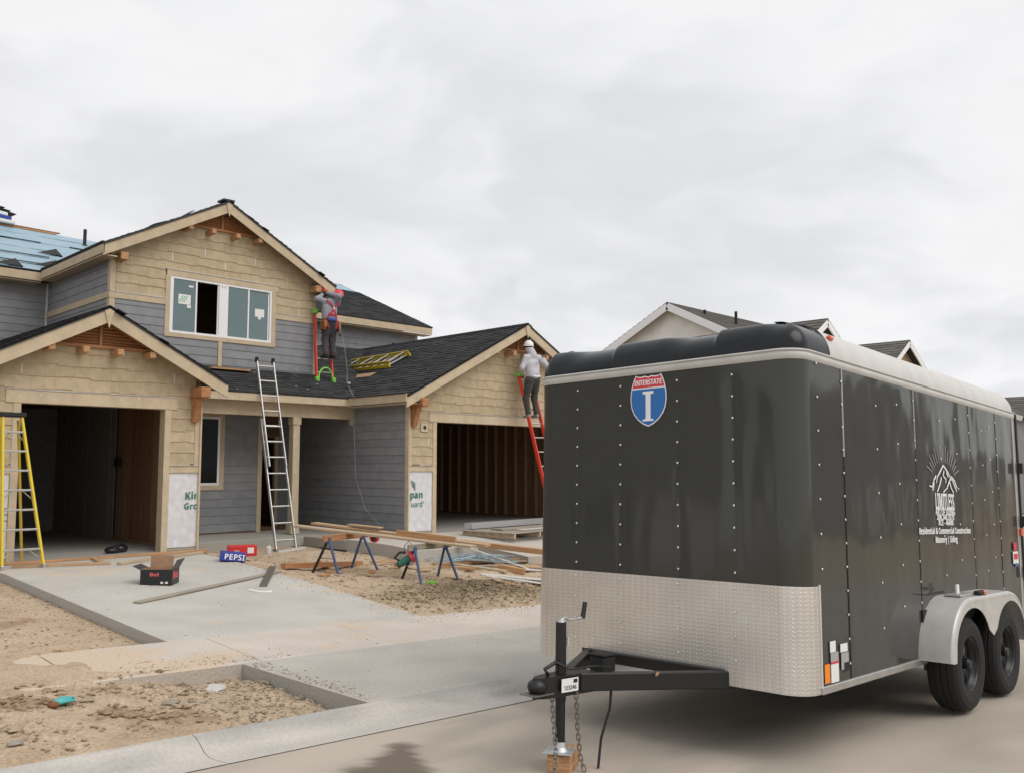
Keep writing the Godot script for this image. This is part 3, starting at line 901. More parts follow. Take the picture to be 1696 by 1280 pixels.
func garage_front(h: Node3D, xl: float, xr: float, ol: float, orr: float, ax: float, ay: float, slope: float) -> void:
	var wall := Node3D.new(); wall.name = "garage_front"; h.add_child(wall, true)
	# sheathing round the opening, as one panel with a hole
	var k := MB.new()
	var top := ay - slope * (ax - xl) - 0.10
	for poly in [[Vector2(xl, -0.05), Vector2(ol, -0.05), Vector2(ol, 2.40), Vector2(xl, 2.40)], [Vector2(orr, -0.05), Vector2(xr, -0.05), Vector2(xr, 2.40), Vector2(orr, 2.40)], [Vector2(xl, 2.40), Vector2(xr, 2.40), Vector2(xr, top), Vector2(ax, ay - 0.08), Vector2(xl, top)]]:
		k.prism(poly, Vector3(0, 0, ZG), Vector3.RIGHT, Vector3.UP, Vector3.BACK, -0.14, 0.0)
	obj("sheathing", k, M.osb, wall)
	var w := Wall.new(Vector3(0, 0, ZG), Vector3.RIGHT, Vector3.BACK)
	var lines := [[slope, 1.0, ay - 0.07 + slope * ax], [-slope, 1.0, ay - 0.07 - slope * ax]]
	var vent_y := ay - 0.62
	shake_siding(wall, w, xl + 0.09, xr - 0.09, 1.475, vent_y, [Rect2(ol - 0.11, 0, orr - ol + 0.22, 2.60), Rect2(12.22, 2.17, 0.20, 0.20)], lines)
	# trim
	bx("header_trim", Vector3((ol + orr) * 0.5, 2.5, ZG + 0.017), Vector3(orr - ol + 0.44, 0.20, 0.034), M.trim, wall, Basis.IDENTITY, 0.004)
	bx("flashing", Vector3((ol + orr) * 0.5, 2.606, ZG + 0.022), Vector3(orr - ol + 0.44, 0.008, 0.045), M.flash, wall)
	for e in [[ol, -1.0], [orr, 1.0]]:
		bx("jamb_trim", Vector3(e[0] + e[1] * 0.055, 1.19, ZG + 0.016), Vector3(0.11, 2.41, 0.032), M.trim, wall, Basis.IDENTITY, 0.004)
		bx("jamb", Vector3(e[0] + e[1] * 0.018, 1.19, ZG - 0.085), Vector3(0.038, 2.42, 0.17), M.trim, wall, Basis.IDENTITY, 0.004)
	bx("jamb_head", Vector3((ol + orr) * 0.5, 2.418, ZG - 0.085), Vector3(orr - ol, 0.038, 0.168), M.trim, wall)
	for e in [[xl, ol - 0.11, 1.0, xl], [orr + 0.11, xr, -1.0, xr]]:
		bx("corner_board", Vector3(e[3] + e[2] * 0.043, 2.05, ZG + 0.014), Vector3(0.09, 1.26, 0.028), M.trim, wall, Basis.IDENTITY, 0.004)
		bx("ledge_trim", Vector3((e[0] + e[1]) * 0.5, 1.385, ZG + 0.019), Vector3(e[1] - e[0], 0.12, 0.038), M.trim, wall, Basis.IDENTITY, 0.004)
		bx("flashing", Vector3((e[0] + e[1]) * 0.5, 1.449, ZG + 0.028), Vector3(e[1] - e[0], 0.008, 0.056), M.flash, wall)
		# sagging house wrap on the lower wall
		var kk := MB.new()
		var nx := 14; var ny := 26
		var pos := func(i: int, j: int) -> Vector3:
			var uu := lerpf(e[0] + 0.004, e[1] - 0.004, float(i) / nx); var vv := lerpf(0.06, 1.325, float(j) / ny)
			return Vector3(uu, vv, ZG + 0.010 + 0.006 * noise2.get_noise_2d(uu * 3.0, vv * 9.0) + 0.004 * sin(vv * 26.0 + noise.get_noise_2d(uu * 3.0, vv) * 6.0) * sm(0.9, 0.1, vv))
		surf(kk, nx, ny, func(u, v): return pos.call(int(round(u * nx)), int(round(v * ny))))
		obj("house_wrap", kk, M.wrap, wall)
		bx("wall_foot", Vector3((e[0] + e[1]) * 0.5, -0.03, ZG - 0.02), Vector3(e[1] - e[0], 0.17, 0.08), M.lum_grey, wall)
	rake_pair(h, ax, ay, ZR, ax - (ax - xl) - 0.33, xr + 0.33, slope, 0.235, ZG + 0.002)
	gable_vent(wall, ax, vent_y, ay - 0.17, ZG + 0.004, slope)

func window_unit(parent: Node3D, w: Wall, u0: float, v0: float, u1: float, v1: float, fw: float, m: Material) -> Node3D:
	var n := Node3D.new(); n.name = "window"; parent.add_child(n, true)
	var d0 := 0.005
	for a in [[u0, v0, u1, v0 + fw], [u0, v1 - fw, u1, v1], [u0, v0 + fw, u0 + fw, v1 - fw], [u1 - fw, v0 + fw, u1, v1 - fw]]:
		var k := MB.new()
		k.prism([Vector2(a[0], a[1]), Vector2(a[2], a[1]), Vector2(a[2], a[3]), Vector2(a[0], a[3])], w.o, w.U, w.V, w.N, -0.06, 0.028)
		obj("frame", k, M.vinyl, n)
	if m:
		var k := MB.new()
		k.prism([Vector2(u0 + fw, v0 + fw), Vector2(u1 - fw, v0 + fw), Vector2(u1 - fw, v1 - fw), Vector2(u0 + fw, v1 - fw)], w.o, w.U, w.V, w.N, -0.012, d0)
		obj("pane", k, m, n)
	return n

func build_house() -> void:
	var h := thing("townhouse", "tan and grey two storey townhouse under construction with two open garages", "house", Vector3.ZERO)
	var slope := 0.525
	# ---- left garage
	garage_front(h, 3.73, 7.23, 4.36, 6.60, 5.48, 3.96, slope)
	# ---- right garage
	garage_front(h, 11.90, 18.52, 12.68, 17.74, 15.21, 4.80, 0.525)
	# ---- garage roofs
	var c := 1.0 / sqrt(1.0 + slope * slope)
	for a in [[5.48, 3.96, 2.08], [15.21, 4.80, 3.64]]:
		var ax: float = a[0]; var ay: float = a[1]; var hw: float = a[2]
		var ye := ay - slope * hw + 0.012
		roof_slope(h, Vector3(ax - hw, ye, ZM + 0.0), Vector3.BACK, Vector3(c, slope * c, 0), ZR - ZM + 0.02, hw / c)
		roof_slope(h, Vector3(ax + hw, ye, ZR + 0.02), Vector3.FORWARD, Vector3(-c, slope * c, 0), ZR - ZM + 0.02, hw / c, ax < 9.0)
		var k := MB.new(); k.colored = true
		var z := ZR + 0.02
		while z > ZM:
			for s in [-1.0, 1.0]:
				k.col = Color(0.034, 0.0355, 0.038) * rng.randf_range(0.8, 1.2)
				k.bar(Vector3(ax + s * 0.075, ay + 0.028 - 0.035, z - 0.15), Vector3(ax + s * 0.075, ay + 0.028 - 0.035 + 0.004, z), 0.17, 0.012, Vector3(s * slope, 1, 0).normalized())
			z -= 0.15
		stuff("ridge_caps", k, M.shingle, h)
	# ---- garage interiors and side walls
	garage_inside(h, 3.73, 7.23, true)
	garage_inside(h, 11.90, 18.52, false)
	var gw := Wall.new(Vector3(11.90, 0, -19.4), Vector3.BACK, Vector3.LEFT)      # side wall of the right garage, towards the porch
	var side := Node3D.new(); side.name = "garage_side_wall"; h.add_child(side, true)
	lap_siding(side, gw, 0.0, 19.4 + ZG - 0.0, -0.10, 2.86, [], [], [M.grey, M.grey, M.grey_b])
	bx("corner_board", Vector3(11.888, 1.36, ZG + 0.0), Vector3(0.036, 2.8, 0.12), M.trim, side, Basis.IDENTITY, 0.004)
	solid(side, "wall_core", Vector3(11.905, -0.1, ZG - 0.14), Vector3(11.99, 2.9, -21.7), M.osb)
	fascia(h, Vector3(11.555, 2.80, ZR), Vector3(11.555, 2.80, -16.54), 0.175, Vector3.LEFT)
	solid(h, "soffit", Vector3(11.56, 2.745, ZR - 0.04), Vector3(11.90, 2.757, -16.55), M.trim)
	# right side of the left garage, towards the porch
	var side2 := Node3D.new(); side2.name = "garage_side_wall"; h.add_child(side2, true)
	var lw := Wall.new(Vector3(7.23, 0, ZG), Vector3.FORWARD, Vector3.RIGHT)
	lap_siding(side2, lw, 0.0, -Z2 + ZG, -0.1, 2.86, [], [], [M.grey, M.grey_b])
	solid(side2, "wall_core", Vector3(7.14, -0.1, ZG - 0.14), Vector3(7.225, 2.9, -21.7), M.osb)
	bx("corner_board", Vector3(7.242, 1.36, ZG - 0.003), Vector3(0.034, 2.8, 0.12), M.trim, side2, Basis.IDENTITY, 0.004)
	knee_brace(h, 7.12, 2.70, ZG + 0.03)
	knee_brace(h, 12.01, 2.78, ZG + 0.03)
	for x in [4.66, 5.17, 5.70, 6.23]: corbel(h, x, 3.265, ZG + 0.02, 0.10, 0.32)
	for x in [14.27, 14.83, 15.39, 15.95]: corbel(h, x, 4.075, ZG + 0.02, 0.11, 0.32)
	bx("outlet_cover", Vector3(12.32, 2.27, ZG + 0.02), Vector3(0.19, 0.19, 0.036), M.trim, h, Basis.IDENTITY, 0.004)
	var k := MB.new()
	k.lathe([Vector2(0.0, 0.0395), Vector2(0.045, 0.0395), Vector2(0.045, 0.0385)], Vector3(12.33, 2.27, ZG), Vector3.BACK, 14)
	obj("outlet_hole", k, M.black, h)
	build_porch(h)
	build_upper(h)
	caulk_dots(h)
	build_print(h)

func fascia(parent: Node3D, p: Vector3, q: Vector3, height: float, _out: Vector3) -> void:
	var k := MB.new()
	k.bar(p + Vector3.UP * 0.06, q + Vector3.UP * 0.06, 0.035, height, Vector3.UP, 0.004)
	var f := obj("fascia", k, M.trim, parent)
	k = MB.new()
	k.bar(p + Vector3.UP * (0.066 + height * 0.5), q + Vector3.UP * (0.066 + height * 0.5), 0.07, 0.016, Vector3.UP)
	obj("drip_edge", k, M.felt, f)

func garage_inside(h: Node3D, xl: float, xr: float, left: bool) -> void:
	var room := Node3D.new(); room.name = "garage_interior"; h.add_child(room, true)
	var zb := -21.4
	var il := xl + 0.09; var ir := xr - 0.09
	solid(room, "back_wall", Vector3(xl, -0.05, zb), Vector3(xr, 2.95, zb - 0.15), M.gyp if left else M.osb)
	solid(room, "ceiling", Vector3(xl, 2.72, ZG - 0.14), Vector3(xr, 2.80, zb), M.osb)
	if left:
		solid(room, "left_wall", Vector3(xl, -0.05, ZG - 0.14), Vector3(il, 2.9, zb), M.osb)
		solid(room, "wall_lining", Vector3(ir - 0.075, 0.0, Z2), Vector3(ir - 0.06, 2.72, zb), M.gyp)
	else:
		solid(room, "right_wall", Vector3(ir, -0.05, ZG - 0.14), Vector3(xr, 2.9, zb), M.osb)
	# studs: short wall pieces stand clear of the sheathing
	var z := ZG - 0.3
	while z > zb + 0.1:
		for x in ([] if left else [il + 0.045, ir - 0.045]):
			if true:
				solid(room, "stud", Vector3(x - 0.045, 0.05, z - 0.019), Vector3(x + 0.044, 2.70, z + 0.019), M.stud)
		z -= 0.406
	if left:
		var zz := ZG - 0.15
		while zz > Z2 + 0.02:      # upright boards on the wall beside the porch
			var bw := minf(0.24, zz - Z2)
			beam("wall_board", Vector3(ir - 0.02 + rng.randf_range(-0.006, 0.006), 0.05, zz - bw * 0.5), Vector3(ir - 0.02 + rng.randf_range(-0.006, 0.006), 2.70, zz - bw * 0.5), bw - 0.008, 0.02, [M.plank_red, M.stud, M.plank_red][rng.randi() % 3], room, Vector3.RIGHT)
			zz -= bw
		for i in 3:
			solid(room, "joint_strip", Vector3(ir - 0.08, 0.0, Z2 - 0.25 - i * 1.2), Vector3(ir - 0.0752, 2.7, Z2 - 0.30 - i * 1.2), M.lum_grey)
		solid(room, "door_bracket", Vector3(ir - 0.16, 1.42, -17.85), Vector3(ir - 0.08, 1.60, -17.72), M.frame)
		solid(room, "sill_plate", Vector3(ir - 0.10, 0.004, ZG - 0.2), Vector3(ir, 0.05, Z2), M.stud)
	else:
		var x := il + 0.3
		while x < ir:
			solid(room, "stud", Vector3(x - 0.019, 0.05, zb + 0.001), Vector3(x + 0.019, 2.70, zb + 0.09), M.stud)
			x += 0.406
		solid(room, "sill_plate", Vector3(il, 0.004, zb + 0.002), Vector3(ir, 0.049, zb + 0.088), M.stud)

func build_porch(h: Node3D) -> void:
	var zE := -16.55
	var p := Node3D.new(); p.name = "porch"; h.add_child(p, true)
	fascia(p, Vector3(7.3, 2.80, zE), Vector3(11.57, 2.80, zE), 0.17, Vector3.BACK)
	solid(p, "beam", Vector3(7.26, 2.50, zE - 0.42), Vector3(11.84, 2.775, zE - 0.26), M.trim)
	solid(p, "ceiling", Vector3(7.26, 2.775, zE - 0.02), Vector3(11.88, 2.80, -19.4), M.trim)
	var post := Node3D.new(); post.name = "porch_post"; p.add_child(post, true)
	bx("shaft", Vector3(10.42, 1.25, zE - 0.34), Vector3(0.165, 2.5, 0.165), M.trim, post, Basis.IDENTITY, 0.004)
	bx("base_trim", Vector3(10.42, 0.10, zE - 0.34), Vector3(0.21, 0.20, 0.21), M.trim, post, Basis.IDENTITY, 0.004)
	bx("cap_trim", Vector3(10.42, 2.41, zE - 0.34), Vector3(0.205, 0.15, 0.205), M.trim, post, Basis.IDENTITY, 0.004)
	bx("end_trim", Vector3(11.86, 2.58, zE - 0.30), Vector3(0.06, 0.42, 0.10), M.trim, p, Basis.IDENTITY, 0.004)
	# roof
	var s := 0.417; var c := 1.0 / sqrt(1.0 + s * s)
	roof_slope(p, Vector3(7.2, 2.955, zE + 0.03), Vector3.RIGHT, Vector3(0, s * c, -c), 4.47, 1.50 / c)
	roof_slope(p, Vector3(11.67, 2.955, zE + 0.03), Vector3.RIGHT, Vector3(0, s * c, -c), 3.5, 4.35 / c)
	# wall under the porch with a window
	var w := Wall.new(Vector3(0, 0, Z2), Vector3.RIGHT, Vector3.BACK)
	var wall := Node3D.new(); wall.name = "porch_wall"; h.add_child(wall, true)
	solid(wall, "wall_core", Vector3(7.23, -0.05, Z2 - 0.14), Vector3(10.30, 2.78, Z2), M.osb)
	lap_siding(wall, w, 7.25, 10.19, 0.02, 2.76, [Rect2(8.05, 0.93, 1.33, 1.67)], [], [M.grey, M.grey_b])
	window_unit(wall, w, 8.15, 1.03, 9.28, 2.50, 0.05, M.glass_dark)
	for a in [[8.05, 0.93, 9.38, 1.03], [8.05, 2.50, 9.38, 2.60], [8.05, 1.03, 8.15, 2.50], [9.28, 1.03, 9.38, 2.50]]:
		solid(wall, "window_trim", w.at(a[0], a[1], 0.0), w.at(a[2], a[3], 0.035), M.trim)
	bx("corner_board", Vector3(10.245, 1.36, Z2 + 0.015), Vector3(0.11, 2.78, 0.03), M.trim, wall, Basis.IDENTITY, 0.004)
	# entry recess: side wall, back wall with an open doorway into a dark room
	var entry := Node3D.new(); entry.name = "entry_recess"; h.add_child(entry, true)
	solid(entry, "wall_core", Vector3(10.16, -0.05, Z2 - 0.15), Vector3(10.30, 2.78, -19.3), M.osb)
	solid(entry, "wall_core", Vector3(11.42, -0.05, -19.32), Vector3(11.9, 2.78, -19.46), M.osb)
	solid(entry, "wall_core", Vector3(10.30, 2.12, -19.32), Vector3(11.42, 2.78, -19.46), M.osb)
	lap_siding(entry, Wall.new(Vector3(0, 0, -19.32), Vector3.RIGHT, Vector3.BACK), 11.46, 11.88, 0.02, 2.76, [], [], [M.grey])
	lap_siding(entry, Wall.new(Vector3(10.30, 0, Z2 - 0.02), Vector3.FORWARD, Vector3.RIGHT), 0.0, 1.25, 0.02, 2.76, [], [], [M.grey])
	solid(entry, "door_frame", Vector3(11.38, 0, -19.30), Vector3(11.46, 2.16, -19.40), M.trim)
	solid(entry, "corner_bead", Vector3(11.855, 0.0, -19.30), Vector3(11.878, 2.5, -19.28), M.caulk)
	solid(entry, "room_back", Vector3(10.0, -0.05, -21.5), Vector3(11.95, 2.8, -21.6), M.dark_room)
	solid(entry, "room_floor", Vector3(10.0, -0.1, -19.3), Vector3(11.95, -0.01, -21.6), M.dark_room)
	solid(entry, "room_side", Vector3(10.0, -0.05, -19.3), Vector3(10.12, 2.8, -21.6), M.dark_room)

func upper_clad(parent: Node3D, w: Wall, u0: float, u1: float, v0: float, v1: float, holes := [], lines := []) -> void:
	lap_siding(parent, w, u0, u1, v0, v1, holes, lines, [M.grey, M.grey, M.grey_b])

func build_upper(h: Node3D) -> void:
	var slope := 0.53
	var ax := 9.17; var ay := 7.18; var zr := -17.70
	var xl := 6.84; var xr := 11.66
	var w := Wall.new(Vector3(0, 0, Z2), Vector3.RIGHT, Vector3.BACK)
	var g := Node3D.new(); g.name = "gable_wall"; h.add_child(g, true)
	var k := MB.new()
	var top := ay - slope * (ax - xl) - 0.08
	# core with the window opening
	for poly in [[Vector2(xl, 2.8), Vector2(xr, 2.8), Vector2(xr, 4.28), Vector2(xl, 4.28)], [Vector2(xl, 4.28), Vector2(8.11, 4.28), Vector2(8.11, 5.42), Vector2(xl, 5.42)], [Vector2(10.40, 4.28), Vector2(xr, 4.28), Vector2(xr, 5.42), Vector2(10.40, 5.42)], [Vector2(xl, 5.42), Vector2(xr, 5.42), Vector2(xr, top - 0.06), Vector2(ax, ay - 0.07), Vector2(xl, top)]]:
		k.prism(poly, w.o, w.U, w.V, w.N, -0.14, 0.0)
	obj("sheathing", k, M.osb, g)
	var hole := Rect2(7.96, 4.14, 2.59, 1.43)
	var lines := [[slope, 1.0, ay - 0.07 + slope * ax], [-slope, 1.0, ay - 0.07 - slope * ax]]
	upper_clad(g, w, xl + 0.10, xr - 0.09, 3.45, 4.80, [hole, Rect2(9.16, 3.4, 0.11, 0.8)])
	shake_siding(g, w, xl + 0.10, xr - 0.02, 4.945, ay - 0.60, [hole], lines, 0.20)
	# belly band, broken by the window
	for a in [[xl, 7.96], [10.55, xr]]:
		solid(g, "belly_band", w.at(a[0], 4.80), w.at(a[1], 4.925, 0.034), M.trim)
		solid(g, "flashing", w.at(a[0], 4.927), w.at(a[1], 4.936, 0.045), M.flash)
	for a in [[7.96, 4.14, 10.55, 4.23], [7.98, 5.43, 10.60, 5.56], [7.96, 4.23, 8.06, 5.43], [10.45, 4.23, 10.55, 5.43]]:
		solid(g, "window_trim", w.at(a[0], a[1], 0.0), w.at(a[2], a[3], 0.036), M.trim)
	solid(g, "flashing", w.at(7.94, 5.562), w.at(10.62, 5.572, 0.05), M.flash)
	solid(g, "drop_trim", w.at(9.17, 3.4, 0.0), w.at(9.26, 4.14, 0.032), M.trim)
	for e in [[xl - 0.02, xl + 0.09], [xr - 0.09, xr + 0.02]]:
		solid(g, "corner_board", w.at(e[0], 3.4, -0.10), w.at(e[1], 4.795, 0.030), M.trim)
	solid(g, "corner_board", w.at(xl - 0.02, 4.94, -0.1), w.at(xl + 0.09, top - 0.02, 0.028), M.trim)
	# twin sliding window
	var m := 9.255
	var n1 := window_unit(g, w, 8.06, 4.23, m - 0.045, 5.43, 0.045, null)
	var n2 := window_unit(g, w, m + 0.045, 4.23, 10.45, 5.43, 0.045, null)
	solid(g, "window_mullion", w.at(m - 0.045, 4.232, -0.05), w.at(m + 0.045, 5.428, 0.030), M.vinyl)
	var sash := func(n: Node3D, a: float, b: float, d: float, glazed: bool):
		for r in [[a, 4.275, a + 0.035, 5.385], [b - 0.035, 4.275, b, 5.385]]:
			solid(n, "sash_rail", w.at(r[0], r[1], d - 0.02), w.at(r[2], r[3], d), M.vinyl)
		if glazed: solid(n, "pane", w.at(a + 0.034, 4.276, d - 0.016), w.at(b - 0.034, 5.384, d - 0.010), M.glass)
	sash.call(n1, 8.10, 8.66, 0.020, true)
	sash.call(n1, 8.62, 9.17, 0.0, false)
	sash.call(n2, 9.345, 9.89, 0.020, true)
	sash.call(n2, 9.86, 10.405, 0.0, true)
	solid(n1, "sticker", w.at(8.25, 4.86, 0.0105), w.at(8.52, 5.07, 0.012), M.sticker)
	solid(n1, "sticker", w.at(8.44, 4.79, 0.0105), w.at(8.53, 4.85, 0.012), M.sticker)
	solid(n1, "sticker", w.at(8.47, 5.24, 0.0105), w.at(8.57, 5.28, 0.012), M.sticker)
	for i in 3:
		var kk := MB.new(); kk.bar(w.at(8.27 + i * 0.05, 4.90, 0.0125), w.at(8.35 + i * 0.05, 5.04, 0.0125), 0.018, 0.002, Vector3.BACK)
		obj("sticker_print", kk, M.green_print, n1)
	solid(n2, "sticker", w.at(10.05, 4.80, -0.0098), w.at(10.28, 4.98, -0.008), M.sticker)
	solid(n2, "sticker", w.at(10.13, 4.745, -0.0098), w.at(10.20, 4.80, -0.0085), M.sticker)
	letters("pencil_note", "L.c", w.at(m + 0.01, 5.36, 0.032), Basis.IDENTITY, 0.06, 1.0, M.black, g)
	# room behind the window
	solid(g, "room_back", Vector3(7.0, 3.3, -20.4), Vector3(11.5, 6.0, -20.5), M.dark_room)
	solid(g, "room_floor", Vector3(7.0, 3.3, Z2 - 0.15), Vector3(11.5, 3.42, -20.5), M.dark_room)
	solid(g, "room_ceiling", Vector3(7.0, 5.7, Z2 - 0.15), Vector3(11.5, 5.8, -20.5), M.dark_room)
	solid(g, "room_side", Vector3(7.0, 3.3, Z2 - 0.15), Vector3(7.1, 5.8, -20.5), M.dark_room)
	solid(g, "room_side", Vector3(11.4, 3.3, Z2 - 0.15), Vector3(11.5, 5.8, -20.5), M.dark_room)
	# gable roof
	rake_pair(h, ax, ay, zr, 6.55, 11.95, slope, 0.235, Z2 + 0.002)
	gable_vent(g, ax, ay - 0.60, ay - 0.16, Z2 + 0.004, slope)
	for x in [8.34, 8.86, 9.43, 9.97]: corbel(h, x, 6.48, Z2 + 0.02, 0.10, 0.30)
	corbel(h, 6.98, 5.62, Z2 + 0.02, 0.15, 0.30)
	corbel(h, 11.52, 5.60, Z2 + 0.02, 0.16, 0.30)
	var c := 1.0 / sqrt(1.0 + slope * slope)
	for e in [[6.53, -1.0], [11.97, 1.0]]:
		var hw := absf(e[0] - ax)
		var ye := ay - slope * hw + 0.012
		if e[1] < 0: roof_slope(h, Vector3(e[0], ye, -25.2), Vector3.BACK, Vector3(c, slope * c, 0), 25.2 + zr + 0.02, hw / c)
		else: roof_slope(h, Vector3(e[0], ye, zr + 0.02), Vector3.FORWARD, Vector3(-c, slope * c, 0), 25.2 + zr + 0.02, hw / c)
	# some lifted felt and a cap at the peak
	for a in [[0.0, 0.04, 0.02], [-0.9, 0.02, 0.14], [-1.5, 0.02, -0.10]]:
		bx("felt_flap", Vector3(ax + a[0], ay + 0.045 - slope * absf(a[0]), zr - 0.16), Vector3(0.26, a[1], 0.30), M.felt, h, Basis(Vector3.BACK, (0.52 if a[0] < 0 else 0.0) + a[2]))
	# left return wall of the bay (faces left)
	var lw := Wall.new(Vector3(xl, 0, ZM), Vector3.BACK, Vector3.LEFT)
	var lside := Node3D.new(); lside.name = "bay_side_wall"; h.add_child(lside, true)
	solid(lside, "wall_core", Vector3(xl + 0.001, 2.8, ZM), Vector3(xl + 0.14, 5.75, Z2 - 0.14), M.osb)
	upper_clad(lside, lw, 0.05, -ZM + Z2 - 0.10, 3.45, 4.80)
	upper_clad(lside, lw, 0.05, -ZM + Z2 - 0.10, 4.925, 5.60)
	solid(lside, "belly_band", lw.at(0.0, 4.80), lw.at(-ZM + Z2 + 0.033, 4.925, 0.033), M.trim)
	solid(lside, "corner_bead", lw.at(0.0, 3.4), lw.at(0.045, 5.6, 0.045), M.caulk)
	solid(h, "wall_core", Vector3(xr - 0.14, 2.8, ZM), Vector3(xr - 0.001, 5.7, Z2 - 0.14), M.grey)
	var eave_y := ay - slope * (ax - 6.55)
	fascia(h, Vector3(6.555, eave_y - 0.135, zr - 0.0), Vector3(6.555, eave_y - 0.135, -21.29), 0.225, Vector3.LEFT)
	solid(h, "soffit", Vector3(6.56, eave_y - 0.22, zr - 0.04), Vector3(xl, eave_y - 0.20, -21.3), M.trim)
	fascia(h, Vector3(11.945, eave_y - 0.22, zr - 0.04), Vector3(11.945, eave_y - 0.22, -21.29), 0.225, Vector3.RIGHT)
	# ---- main body
	var mw := Wall.new(Vector3(0, 0, ZM), Vector3.RIGHT, Vector3.BACK)
	var mb := Node3D.new(); mb.name = "main_wall"; h.add_child(mb, true)
	solid(mb, "wall_core", Vector3(-4.0, -0.1, ZM - 0.14), Vector3(17.72, 5.62, ZM - 0.002), M.osb)
	solid(mb, "wall_core", Vector3(17.58, -0.1, ZM - 0.16), Vector3(17.72, 5.62, -30.5), M.grey)
	solid(mb, "wall_core", Vector3(-4.0, -0.1, -30.5), Vector3(17.72, 5.62, -30.64), M.grey)
	solid(mb, "wall_core", Vector3(-4.1, -0.1, ZM - 0.16), Vector3(-3.98, 5.62, -30.6), M.grey)
	upper_clad(mb, mw, 1.5, xl, 3.0, 5.60)
	upper_clad(mb, mw, xr, 17.66, 3.45, 5.60)
	solid(mb, "corner_board", mw.at(17.64, 3.4, -0.10), mw.at(17.745, 5.6, 0.03), M.trim)
	solid(mb, "wall_vent", mw.at(16.75, 5.00, 0.0), mw.at(16.84, 5.22, 0.05), M.black)
	var em := 5.78; var ms := 0.42; var mc := 1.0 / sqrt(1.0 + ms * ms)
	fascia(h, Vector3(-4.4, em - 0.165, -21.30), Vector3(6.57, em - 0.165, -21.30), 0.225, Vector3.BACK)
	fascia(h, Vector3(11.93, em - 0.165, -21.30), Vector3(18.02, em - 0.165, -21.30), 0.225, Vector3.BACK)
	solid(h, "soffit", Vector3(-4.4, em - 0.25, -21.32), Vector3(6.56, em - 0.23, ZM), M.trim)
	solid(h, "soffit", Vector3(11.95, em - 0.25, -21.32), Vector3(18.0, em - 0.23, ZM), M.trim)
	var ls := 5.0 / mc
	roof_slope(h, Vector3(11.0, em + 0.005, -21.27), Vector3.RIGHT, Vector3(0, ms * mc, -mc), 7.03, ls * 0.80)
	deck(h, "roof", Vector3(11.0, em + 0.60, -21.27 - 0.60 / ms), Vector3.RIGHT, Vector3(0, ms * mc, -mc), 7.02, ls - 0.60 / (ms * mc), M.underlay)
	deck(h, "roof", Vector3(-4.4, em + 0.0, -21.27), Vector3.RIGHT, Vector3(0, ms * mc, -mc), 15.4, ls, M.felt)
	deck(h, "roof", Vector3(18.03, em + 0.0, -31.3), Vector3.LEFT, Vector3(0, ms * mc, mc), 22.4, ls + 0.03, M.felt)
	# end rake on the right and the triangle under it
	k = MB.new()
	k.prism([Vector2(-31.3, em - 0.28), Vector2(-26.27, em - 0.28 + ms * 5.0), Vector2(-26.27, em - 0.04 + ms * 5.0), Vector2(-31.3, em - 0.04)], Vector3(18.0, 0, 0), Vector3.BACK, Vector3.UP, Vector3.LEFT, 0.0, 0.03)
	obj("rake_board", k, M.trim, h)
	k = MB.new()
	k.prism([Vector2(-30.6, 5.5), Vector2(-21.8, 5.5), Vector2(-26.27, 7.6)], Vector3(17.7, 0, 0), Vector3.BACK, Vector3.UP, Vector3.LEFT, 0.0, 0.1)
	obj("wall_core", k, M.grey, h)
	# blue underlayment in lapped strips, black laps between them
	var U := Vector3.RIGHT; var S := Vector3(0, ms * mc, -mc); var N := U.cross(S)
	var s0 := 0.02
	var i := 0
	for wd in [0.62, 0.95, 0.98, 0.97, 1.0, 0.75]:
		k = MB.new()
		var nn := 46
		var base := Vector3(-4.4, em, -21.27)
		var lift := func(u: float, t: float) -> float: return 0.012 + 0.004 * i + 0.018 * maxf(0.0, noise.get_noise_2d(u * 1.3 + i * 30.0, t * 3.0))
		for q in nn:
			var u0 := 15.3 * q / nn; var u1 := 15.3 * (q + 1) / nn
			for t in 3:
				var a0: float = s0 + wd * t / 3.0 - (0.02 * noise2.get_noise_1d(u0 * 3.0) if t == 0 else 0.0); var a1: float = s0 + wd * (t + 1) / 3.0
				k.quad(base + U * u0 + S * a0 + N * lift.call(u0, a0), base + U * u1 + S * a0 + N * lift.call(u1, a0), base + U * u1 + S * a1 + N * lift.call(u1, a1), base + U * u0 + S * a1 + N * lift.call(u0, a1))
		obj("underlayment_sheet", k, M.underlay, h)
		if i in [1, 2, 4]:
			k = MB.new()
			var u := 0.4
			while u < 14.6:
				var l := rng.randf_range(1.2, 3.2)
				k.bar(base + U * u + S * (s0 + rng.randf_range(-0.02, 0.02)) + N * 0.05, base + U * minf(u + l, 15.0) + S * (s0 + rng.randf_range(-0.02, 0.02)) + N * 0.05, 0.05, 0.016, N)
				u += l + rng.randf_range(0.05, 0.9)
			obj("lap_strip", k, M.felt, h)
		s0 += wd; i += 1
	bx("strap", Vector3(5.9, 6.10, -22.05), Vector3(5.2, 0.012, 0.09), M.alu, h, Basis(Vector3.RIGHT, atan(ms)) * Basis(Vector3.UP, 0.03))
	bx("strap", Vector3(6.2, 6.72, -23.5), Vector3(5.6, 0.012, 0.06), M.felt, h, Basis(Vector3.RIGHT, atan(ms)) * Basis(Vector3.UP, -0.01))
